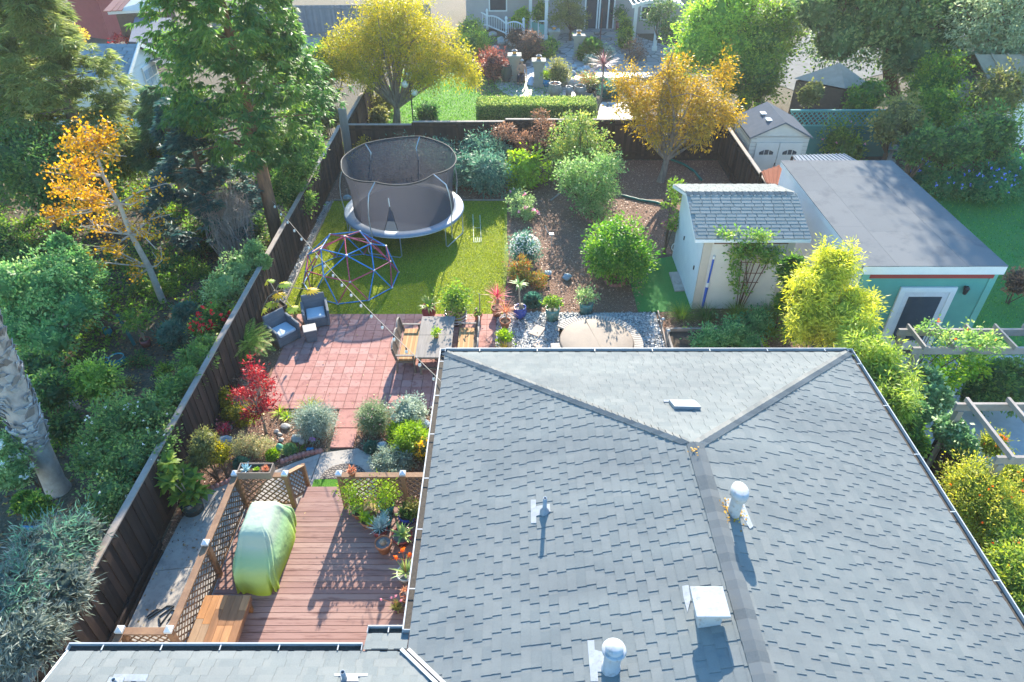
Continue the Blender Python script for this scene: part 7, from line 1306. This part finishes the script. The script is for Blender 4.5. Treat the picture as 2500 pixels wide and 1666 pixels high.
tw = P(1297, 208); m = MB(); rr = random.Random(4); n = 18; m.tube([(tw.x, tw.y+.1, 0.02), (tw.x+.02, tw.y+.1, .2), (tw.x+.03, tw.y+.12, .42), (tw.x+.05, tw.y+.14, .5)], [.28, .24, .16, .05], 14); m.o('towel', mat('towel_cloth', (.5, .58, .75), (.4, .48, .66), 6, .9, .6, 8), loc=tw, label='pale blue towel draped in a heap beside the seated man', cat='towel')
def fpot(k_, x, y, r, h, gl, shape, lb, grow=None, leaf=None, cat='pot', name='glazed_pot'): p = Q(k_, x, y); potted(name, lb, (p.x, p.y, .02), r, h, glz[gl], shape, grow, leaf or G_mid, cat=cat)
fpot('m', 405, 940, .36, .95, 'dark', 'urn', 'large glossy black green jar standing beside the nearest left pillar'); fpot('m', 865, 995, .24, .42, 'sky', 'straight', 'bright blue pot of green leaves against the near right pillar', bush(.35, .6, 30, 18, .1), G_lime, 'potted plant', 'potted_shrub')
fpot('m', 960, 1110, .4, .75, 'stone', 'urn', 'big rounded grey stone urn behind the hedge', bush(.2, .15, 10, 12, .07), G_rust); fpot('m', 1120, 1105, .2, .55, 'stone', 'straight', 'small grey cylinder planter behind the hedge'); fpot('m', 1250, 1100, .38, .55, 'stone', 'urn', 'squat mossy pot at the right end of the hedge top')
fpot('m', 1370, 1060, .36, .5, 'dark', 'urn', 'dark pot of red and orange flowers behind the hedge', bush(.7, .6, 60, 20, .1), fol('leaf_redmix', (.1, .2, .04), (.3, .35, .1), (.85, .15, .1)), 'potted plant', 'potted_shrub'); fpot('m', 1690, 400, .26, .9, 'red', 'straight', 'tall dark red planter by the sliding door', bush(.55, 1.3, 50, 18, .12), G_dark, 'potted plant', 'potted_shrub')
shrub('barberry', 'glowing red barberry bush left of the near pillars', [B_(1209, 160, 36), B_(1185, 150, 26)], fol('leaf_barb', (.08, .03, .03), (.22, .07, .055), (.55, .2, .13), trans=.4), .12, .9, .4); shrub('barberry', 'purple brown barberry behind the seated man', [B_(1298, 112, 30, rz=1.2), B_(1275, 128, 20)], G_rust, .12, .9, .4); shrub('barberry', 'small dull red bush by the white bridge railing', [B_(1258, 92, 22)], G_rust, .12, .9, .4)
shrub('green_shrub', 'low green clump between the barberry and the far left pillar', [B_(1335, 122, 26, rz=.7), B_(1345, 112, 18)], G_mid, .13, .9, .4, vb=.2); shrub('green_shrub', 'grey olive rounded bush right of the near pillars', [B_(1364, 178, 32)], G_olive, .11, .9, .5, vb=.2); shrub('clivia', 'deep green strappy clump below the far right pillar', [B_(1442, 128, 22, rz=.9)], G_mid, .3, 1.2, .15, cat='garden plant', vb=.2); shrub('green_shrub', 'small bushes right of the strappy clump', [B_(1478, 130, 20), B_(1440, 150, 14)], G_silver, .12, .9, .5)
shrub('green_shrub', 'pale green mound beside the white urn at the terrace', [B_(1485, 225, 20, rz=.8), B_(1470, 205, 18, rz=.7), B_(1500, 215, 16)], G_teal, .12, .9, .5); shrub('green_shrub', 'yellow green bush left of the lawn pond edge', [B_(1165, 110, 36), B_(1150, 75, 28)], G_mid, .13, .9, .4, vb=.2)
shrub('dwarf_cypress', 'narrow light green cypress in front of the sliding door house', [B_(1526, 70, 13, Y=51.5, rz=2.4), B_(1526, 95, 18, Y=51, rz=1.6)], G_mid, .14, 1, .4, vb=.3, cat='conifer'); shrub('purple_shrub', 'spiky purple red shrub left of the bright tree', [B_(1550, 125, 28, rz=.9)], G_rust, .16, .5, .2, core=0)
for i, (u, v, r) in enumerate(((1373, 200, 24), (1400, 208, 20), (1203, 84, 12), (1222, 95, 10), (1253, 108, 14), (1224, 104, 11), (1210, 118, 12), (1240, 100, 9), (1400, 165, 12), (1415, 172, 12), (1430, 168, 12), (1425, 180, 11), (1395, 178, 11), (1445, 178, 11))):
    rocks('boulder', ['large grey boulder right of the blue pot', 'pale boulder behind the hedge, right of the large grey one', 'topmost pale boulder of the rock pile by the white railing', 'boulder second from the top of the far rock pile', 'flat slab boulder lowest right in the rock pile', 'round boulder in the middle of the rock pile', 'pale boulder at the lower left of the rock pile', 'small boulder tucked in the rock pile', 'stone at the left of the low rockery wall', 'stone in the centre of the low rockery wall', 'stone at the right of the low rockery wall', 'lower centre stone of the rockery wall', 'lower left stone of the rockery wall', 'lower right stone of the rockery wall'][i], [(u, v+4, r)], rockg if i < 8 else rockb, cat='boulder', group='rockery boulders')
# cordyline tree
cp_ = P(1455, 292); c = T('cordyline_tree', 'tall cordyline with a spiky red head on a thin leaning trunk', 'tree', cp_); hd_ = PY(1474, 160, cp_.y+.3); m = MB(); m.tube([cp_, cp_.lerp(hd_, .5)+Vector((.1, 0, 0)), hd_], [.06, .05, .05], 8); m.o('trunk', barkgrey, c); l = LM(310); l.blades(hd_, 90, .95, .05, -25, 88, .6, 5); l.o('crown', fol('leaf_cordy_red', (.10, .03, .04), (.24, .08, .10), (.42, .25, .25), trans=.25), c)
# arbours
def arbor(label, pts, zt, hx):
    c = T('garden_arbor', label, 'arbor', pts[0]); 
    for p in pts: m = MB(); m.box((p.x, p.y, zt/2), (.22, .22, zt)); m.box((p.x, p.y, .15), (.32, .32, .3)); m.box((p.x, p.y, zt-.15), (.34, .34, .14)); m.o('post', white, c)
    x0, x1 = min(p.x for p in pts)-.6, max(p.x for p in pts)+.6; y0, y1 = min(p.y for p in pts)-.3, max(p.y for p in pts)+.8; n = 12; m = MB()
    for y in (y0+.3, y1-.3):
        q = [Vector((x0+(x1-x0)*i/n, y, zt+.12+hx*math.sin(math.pi*i/n))) for i in range(n+1)]
        m = MB()
        for a, b in zip(q, q[1:]): m.beam(a, b, .08, .2, up=(0, 0, 1))
        m.o('beam', white, c)
    m = MB()
    for i in range(13): x = x0+(x1-x0)*i/12; m.box((x, (y0+y1)/2, zt+.28+hx*math.sin(math.pi*i/12)), (.06, y1-y0, .09))
    m.o('slats', white, c)
arbor('white arbour with an arched top beside the green and white gate', [P(1294, 82), P(1332, 98), P(1296, 65)], 2.9, .35); arbor('white arbour with a curved slatted top right of the sliding door', [P(1545, 108), P(1597, 124), P(1600, 80)], 2.7, .35)
# gate
ga, gb_ = P(1296, 88), P(1334, 98); c = T('garden_gate', 'white framed gate with pale green panels', 'gate', ga); grn = mat('gate_green', (.2, .42, .34), (.18, .38, .3)); m = MB(); m.beam(ga+Vector((0, 0, .55)), gb_+Vector((0, 0, .55)), .04, .9, up=(0, 0, 1)); m.o('panel', grn, c); m = MB()
for t in (0, .48, 1): p = ga.lerp(gb_, t); m.box((p.x, p.y-.03, .6), (.1, .1, 1.2))
m.beam(ga+Vector((0, -.04, 1.05)), gb_+Vector((0, -.04, 1.3)), .06, .1, up=(0, 0, 1)); m.beam(ga+Vector((0, -.04, .1)), gb_+Vector((0, -.04, .1)), .06, .1, up=(0, 0, 1)); m.o('frame', white, c)
# bridge railing
c = T('bridge_railing', 'white arched footbridge railing with finial posts at the far pond', 'railing', P(1235, 90)); ps = [P(1160, 68), P(1190, 72), P(1236, 92), P(1278, 96)]
for p in ps: m = MB(); m.box((p.x, p.y, .6), (.16, .16, 1.2)); m.lathe([(.06, 1.2), (.12, 1.3), (.08, 1.42), (0, 1.5)], p, 10); m.o('post', white, c)
for a, b in zip(ps, ps[1:]):
    m = MB(); n = 8; q = [a.lerp(b, i/n)+Vector((0, 0, .95+.2*math.sin(math.pi*i/n))) for i in range(n+1)]
    for u_, v_ in zip(q, q[1:]): m.beam(u_, v_, .08, .08); m.beam((u_.x, u_.y, .3), (u_.x, u_.y, u_.z), .04, .04)
    m.beam(a+Vector((0, 0, .3)), b+Vector((0, 0, .3)), .08, .08); m.o('rail', white, c)
# far house
fh = mat('far_wall', (.42, .38, .36), (.38, .345, .33), 2, .85); fy = 55.2
c = T('far_house', 'beige house with a white framed sliding door at the top of the photo', 'house', (6, 57, 0)); m = MB(); m.prism([(2.2, fy), (16, fy), (16, fy+8), (2.2, fy+8)], 0, 4.2); m.prism([(-3.5, fy+1.5), (2.19, fy+1.5), (2.19, fy+8), (-3.5, fy+8)], 0, 3.8); m.o('wall', fh, c); m = MB(); m.prism([(-4, fy-.4), (16.5, fy-.4), (16.5, fy+8.5), (-4, fy+8.5)], 4.2, 4.4); m.o('roof', brr, c)
a, b = QY('m', 1300, 350, fy-.05), QY('m', 1625, 350, fy-.05); dz0 = max(a.z, .25); m = MB()
m.box(((a.x+b.x)/2, fy-.05, dz0+.05), (b.x-a.x, .12, .1))
for t in (0, .42, .5, .8, 1): m.box((a.x+(b.x-a.x)*t, fy-.06, dz0+1.3), (.1, .12, 2.6))
sf = m.o('sliding_door', white, c); m = MB(); m.box(((a.x+b.x)/2, fy-.02, dz0+1.3), (b.x-a.x, .05, 2.5)); m.o('glass', gm, sf)
m = MB(); m.box(((a.x+b.x)/2+.3, fy-1.0, .1), (5, 2.0, .2)); m.box(((a.x+b.x)/2+.3, fy-.6, .2), (4.4, 1.2, .34)); m.o('doorstep', flagm, c)
a = QY('m', 2040, 150, fy-.05); m = MB(); m.box((a.x, fy-.03, a.z), (1.2, .08, 1.)); w_ = m.o('window', white, c); m = MB(); m.box((a.x, fy-.06, a.z), (1.0, .06, .8)); m.o('pane', gm, w_)
a = QY('m', 310, 100, fy+1.45); m = MB(); m.box((a.x, fy+1.46, a.z+.3), (1.4, .08, 1.)); w_ = m.o('window', white, c); m = MB(); m.box((a.x, fy+1.43, a.z+.3), (1.2, .06, .8)); m.o('pane', gm, w_)
tree('flowering_tree', 'small tree with lilac flowers against the far house wall', P(1392, 100), .09, [B_(1390, 20, 36, Y=53), B_(1365, 45, 22, Y=52.6), B_(1415, 50, 24, Y=52.6)], G_olive, .13, .7, .45, ntop=16); tree('young_tree', 'slim pale trunked tree beside the right arbour', P(1595, 122), .1, [B_(1620, 20, 36, Y=50), B_(1590, 40, 22, Y=50), B_(1640, 70, 26, Y=49)], oak, .16, .6, .5, barkgrey); shrub('lime_tree', 'little yellow green tree behind the white bridge railing', [B_(1275, 40, 20, Y=55), B_(1262, 52, 12, Y=54.5)], G_lime, .14, .6, .5); shrub('green_shrub', 'green vine column inside the white arbour', [B_(1320, 30, 16, Y=54, rz=1.6)], G_mid, .14, .9, .5)
pb2 = P(1225, 60); c = T('palm_tree', 'palm with drooping yellow fronds at the top edge of the photo', 'palm', pb2); l = LM(320); hp = Vector((pb2.x, pb2.y, 5.2)); rr = random.Random(6)
for i in range(22): l.frond(hp, i*2.4, R(rr.uniform(10, 60)), rr.uniform(2.6, 3.6), 40, .75, .07, 1.8, (.2, 1), e=.5)
l.o('crown', fol('leaf_palm', (.12, .16, .03), (.45, .4, .05), (.85, .6, .08), trans=.45), c); m = MB(); m.tube([pb2, hp], [.2, .16], 10); m.o('trunk', barkgrey, c)
m = MB(); [m.tube([P(u, v), P(u, v)+Vector((0, 0, 2.2))], .04, 6) for u, v in ((1465, 100),)]; m.o('iron_post', mat('rust_post', (.15, .06, .05)), loc=P(1465, 100), label='thin dark red post standing before the sliding door', cat='post')
# ---------------- upper left buildings ----------------
stucw = mat('pale_wall', (.62, .70, .74), (.56, .64, .68), 2, .7); shg = mat('slate_shingle', (.20, .25, .28), (.15, .19, .22), 9, .85, .5, 12, sc3=(.6, 4, 1))
c, rm = gable('gabled_shed', 'pale blue walled shed with white gable trim at upper left', -27, -19.5, 35.5, 38.9, 2.75, 3.72, stucw, None, ridge='x', ridge_at=37.2)
f = MB(); field(f, (0, 35.15, 2.68), (1, 0, 0), (0, 1), 1.1/2.05, 2.05, lambda s: (-27.3, -19.2), 60, e=.25, th=.03, tab=(.4, .7), gap=(.03, .1)); field(f, (0, 39.25, 2.68), (1, 0, 0), (0, -1), 1.1/2.05, 2.05, lambda s: (-27.3, -19.2), 61, e=.3); f.o('roof', mat('slate_tab', (.20, .26, .29), (.15, .2, .23), 20, .85, vc=(.3, .35, .37)), c)
m = MB(); m.beam((-19.2, 35.1, 2.62), (-19.2, 37.2, 3.74), .05, .2, up=(0, 0, 1)); m.beam((-19.2, 39.3, 2.62), (-19.2, 37.2, 3.74), .05, .2, up=(0, 0, 1)); m.beam((-27.2, 35.12, 2.62), (-19.2, 35.12, 2.62), .05, .16, up=(0, 0, 1)); m.o('trim', white, c)
m = MB(); m.box((-19.45, 37.9, 1.7), (.08, 1.5, 1.7)); w_ = m.o('window', white, c); m = MB(); 
for i in range(3):
    for j in range(3): m.box((-19.4, 37.4+i*.48, 1.15+j*.5), (.03, .4, .42))
m.o('pane', mat('window_sky', (.3, .45, .55), (.25, .4, .5), 3, .15), w_)
m = MB(); m.add([(-19.4, 38.0, 2.7), (-19.4, 39.6, 2.5), (-18.2, 39.6, 2.2), (-18.2, 38.0, 2.4)], [(0, 1, 2, 3), (3, 2, 1, 0)]); m.beam((-18.2, 38, 2.36), (-18.2, 39.6, 2.16), .05, .08); m.o('awning', shg, c)
barnm = mat('barn_red', (.30, .06, .07), (.25, .05, .06), 3, .7)
c = T('red_barn', 'dark red outbuilding with a shingled roof at the top left', 'outbuilding', (-32, 54, 0)); a, b = P(196, 88), P(270, 98); m = MB(); m.prism([(a.x, a.y), (b.x, b.y), (b.x+1, b.y+6), (a.x, b.y+6)], 0, 2.9); m.o('wall', barnm, c); m = MB(); m.add([(a.x-.4, a.y-.4, 2.9), (b.x+.4, b.y-.4, 2.9), (b.x+1, b.y+3, 4.2), (a.x-.4, b.y+3, 4.2), (b.x+1, b.y+6.5, 2.9), (a.x-.4, b.y+6.5, 2.9)], [(0, 1, 2, 3), (3, 2, 4, 5), (1, 0, 5, 4)]); m.o('roof', shg, c)
c = T('striped_roof_house', 'house with a rust striped pale metal roof beside the red barn', 'house', (-27, 56, 0)); q = [P(262, 30, 3.), P(392, 22, 3.), P(400, -8, 3.6), P(300, -12, 3.6)]; m = MB(); m.add([tuple(p) for p in q]+[(p.x, p.y, p.z-.15) for p in q], [(0, 1, 2, 3), (7, 6, 5, 4), (0, 4, 5, 1), (1, 5, 6, 2), (3, 7, 4, 0)]); m.o('roof', mat('cream_metal', (.62, .58, .52), (.56, .52, .47), 2, .5), c); m = MB()
for t in (.0, .1, .2): m.beam(q[0].lerp(q[1], t)+Vector((0, 0, .05)), q[3].lerp(q[2], t)+Vector((0, 0, .05)), .5, .05, up=(0, 0, 1))
m.o('rust_stripe', mat('rust_sheet', (.45, .2, .14), (.38, .16, .12), 3, .6), c); m = MB(); m.prism([(p.x*.985, p.y+.2) for p in q], 0, 2.8); m.o('wall', brn, c)
slab('grey_lean_to', 'dark grey slatted lean-to roof right of the red barn', [('1', 905, 115), ('1', 1150, 120), ('1', 1140, 290), ('1', 865, 280)], [2.6, 2.6, 2.2, 2.2], mat('slate_blue', (.13, .14, .18), (.1, .11, .14), 3, .7), ribs=0, cat='lean-to')
shrub('yellow_shrub', 'yellow leaved shrub in front of the red barn', [B_(145, 75, 34, Y=44), B_(185, 85, 22, Y=44)], fol('leaf_ys', (.2, .16, .04), (.5, .36, .06), (.8, .55, .15)), .16, .6, .5, core=0); shrub('red_shrub', 'scarlet shrub between the barn and the grey lean-to', [B_(305, 88, 9, Y=48, rz=1.3), B_(290, 98, 10, Y=47)], G_red, .16, .7, .5, core=0)
for i, (u, v, r, Y, mm, lb) in enumerate(((20, 60, 60, 42, G_mid, 'hazy green tree behind the cypress at the far left'), (90, 10, 60, 48, G_olive, 'olive tree at the top left edge of the photo'), (430, 120, 50, 42, G_mid, 'green tree crown half hidden left of the cedar'), (700, 60, 34, 46, G_olive, 'small olive tree against the blue grey fence'), (640, 330, 60, 29, G_dark, 'dark tree behind the cedar trunk'))):
    b_ = B_(u, v, r, Y=Y); tree('background_tree', lb, (b_[0][0], b_[0][1], 0), .14, [b_], mm, .18, .8, .5, ntop=8, core=1)
m = MB(); a = P(385, 275); m.tube([a+Vector((-.5, -.3, .9)), a+Vector((.3, .3, 1.0))], [.05, .05], 8); m.lathe([(0, .9), (.16, .95), (.16, 1.05), (0, 1.1)], a+Vector((.4, .35, 0)), 12); m.lathe([(0, .8), (.14, .85), (.14, .95), (0, 1)], a+Vector((-.55, -.35, 0)), 12); m.tube([a, a+Vector((0, 0, .95))], .04, 6); m.o('garden_ornament', galv, loc=a, label='small metal ornament on a post in front of the gabled shed', cat='ornament')
g = MB(); g.sheet([P(640, 140), P(770, 130), P(800, 60), P(700, 40), P(640, 60)], .02); g.sheet([P(340, 330), P(440, 330), P(440, 240), P(350, 260)], .02); g.o('concrete_yard', conc, kind='structure')

# ---------------- haze volume, added to imitate the lens flare veil ----------------
hz = MB(); hz.box((0, 70, 6.5), (280, 200, 15)); hm = bpy.data.materials.new('haze'); hm.use_nodes = True; ht = hm.node_tree; ht.nodes.clear(); ho = ht.nodes.new('ShaderNodeOutputMaterial'); hv = ht.nodes.new('ShaderNodeVolumePrincipled'); hv.inputs['Color'].default_value = (.93, .96, 1, 1); hv.inputs['Density'].default_value = .0005; hv.inputs['Anisotropy'].default_value = .35; L(ht, hv.outputs[0], ho.inputs['Volume']); hz.o('haze', hm, kind='stuff', loc=(0, 60, -1), label='thin haze volume added for the lens flare veil over the gardens', cat='haze')
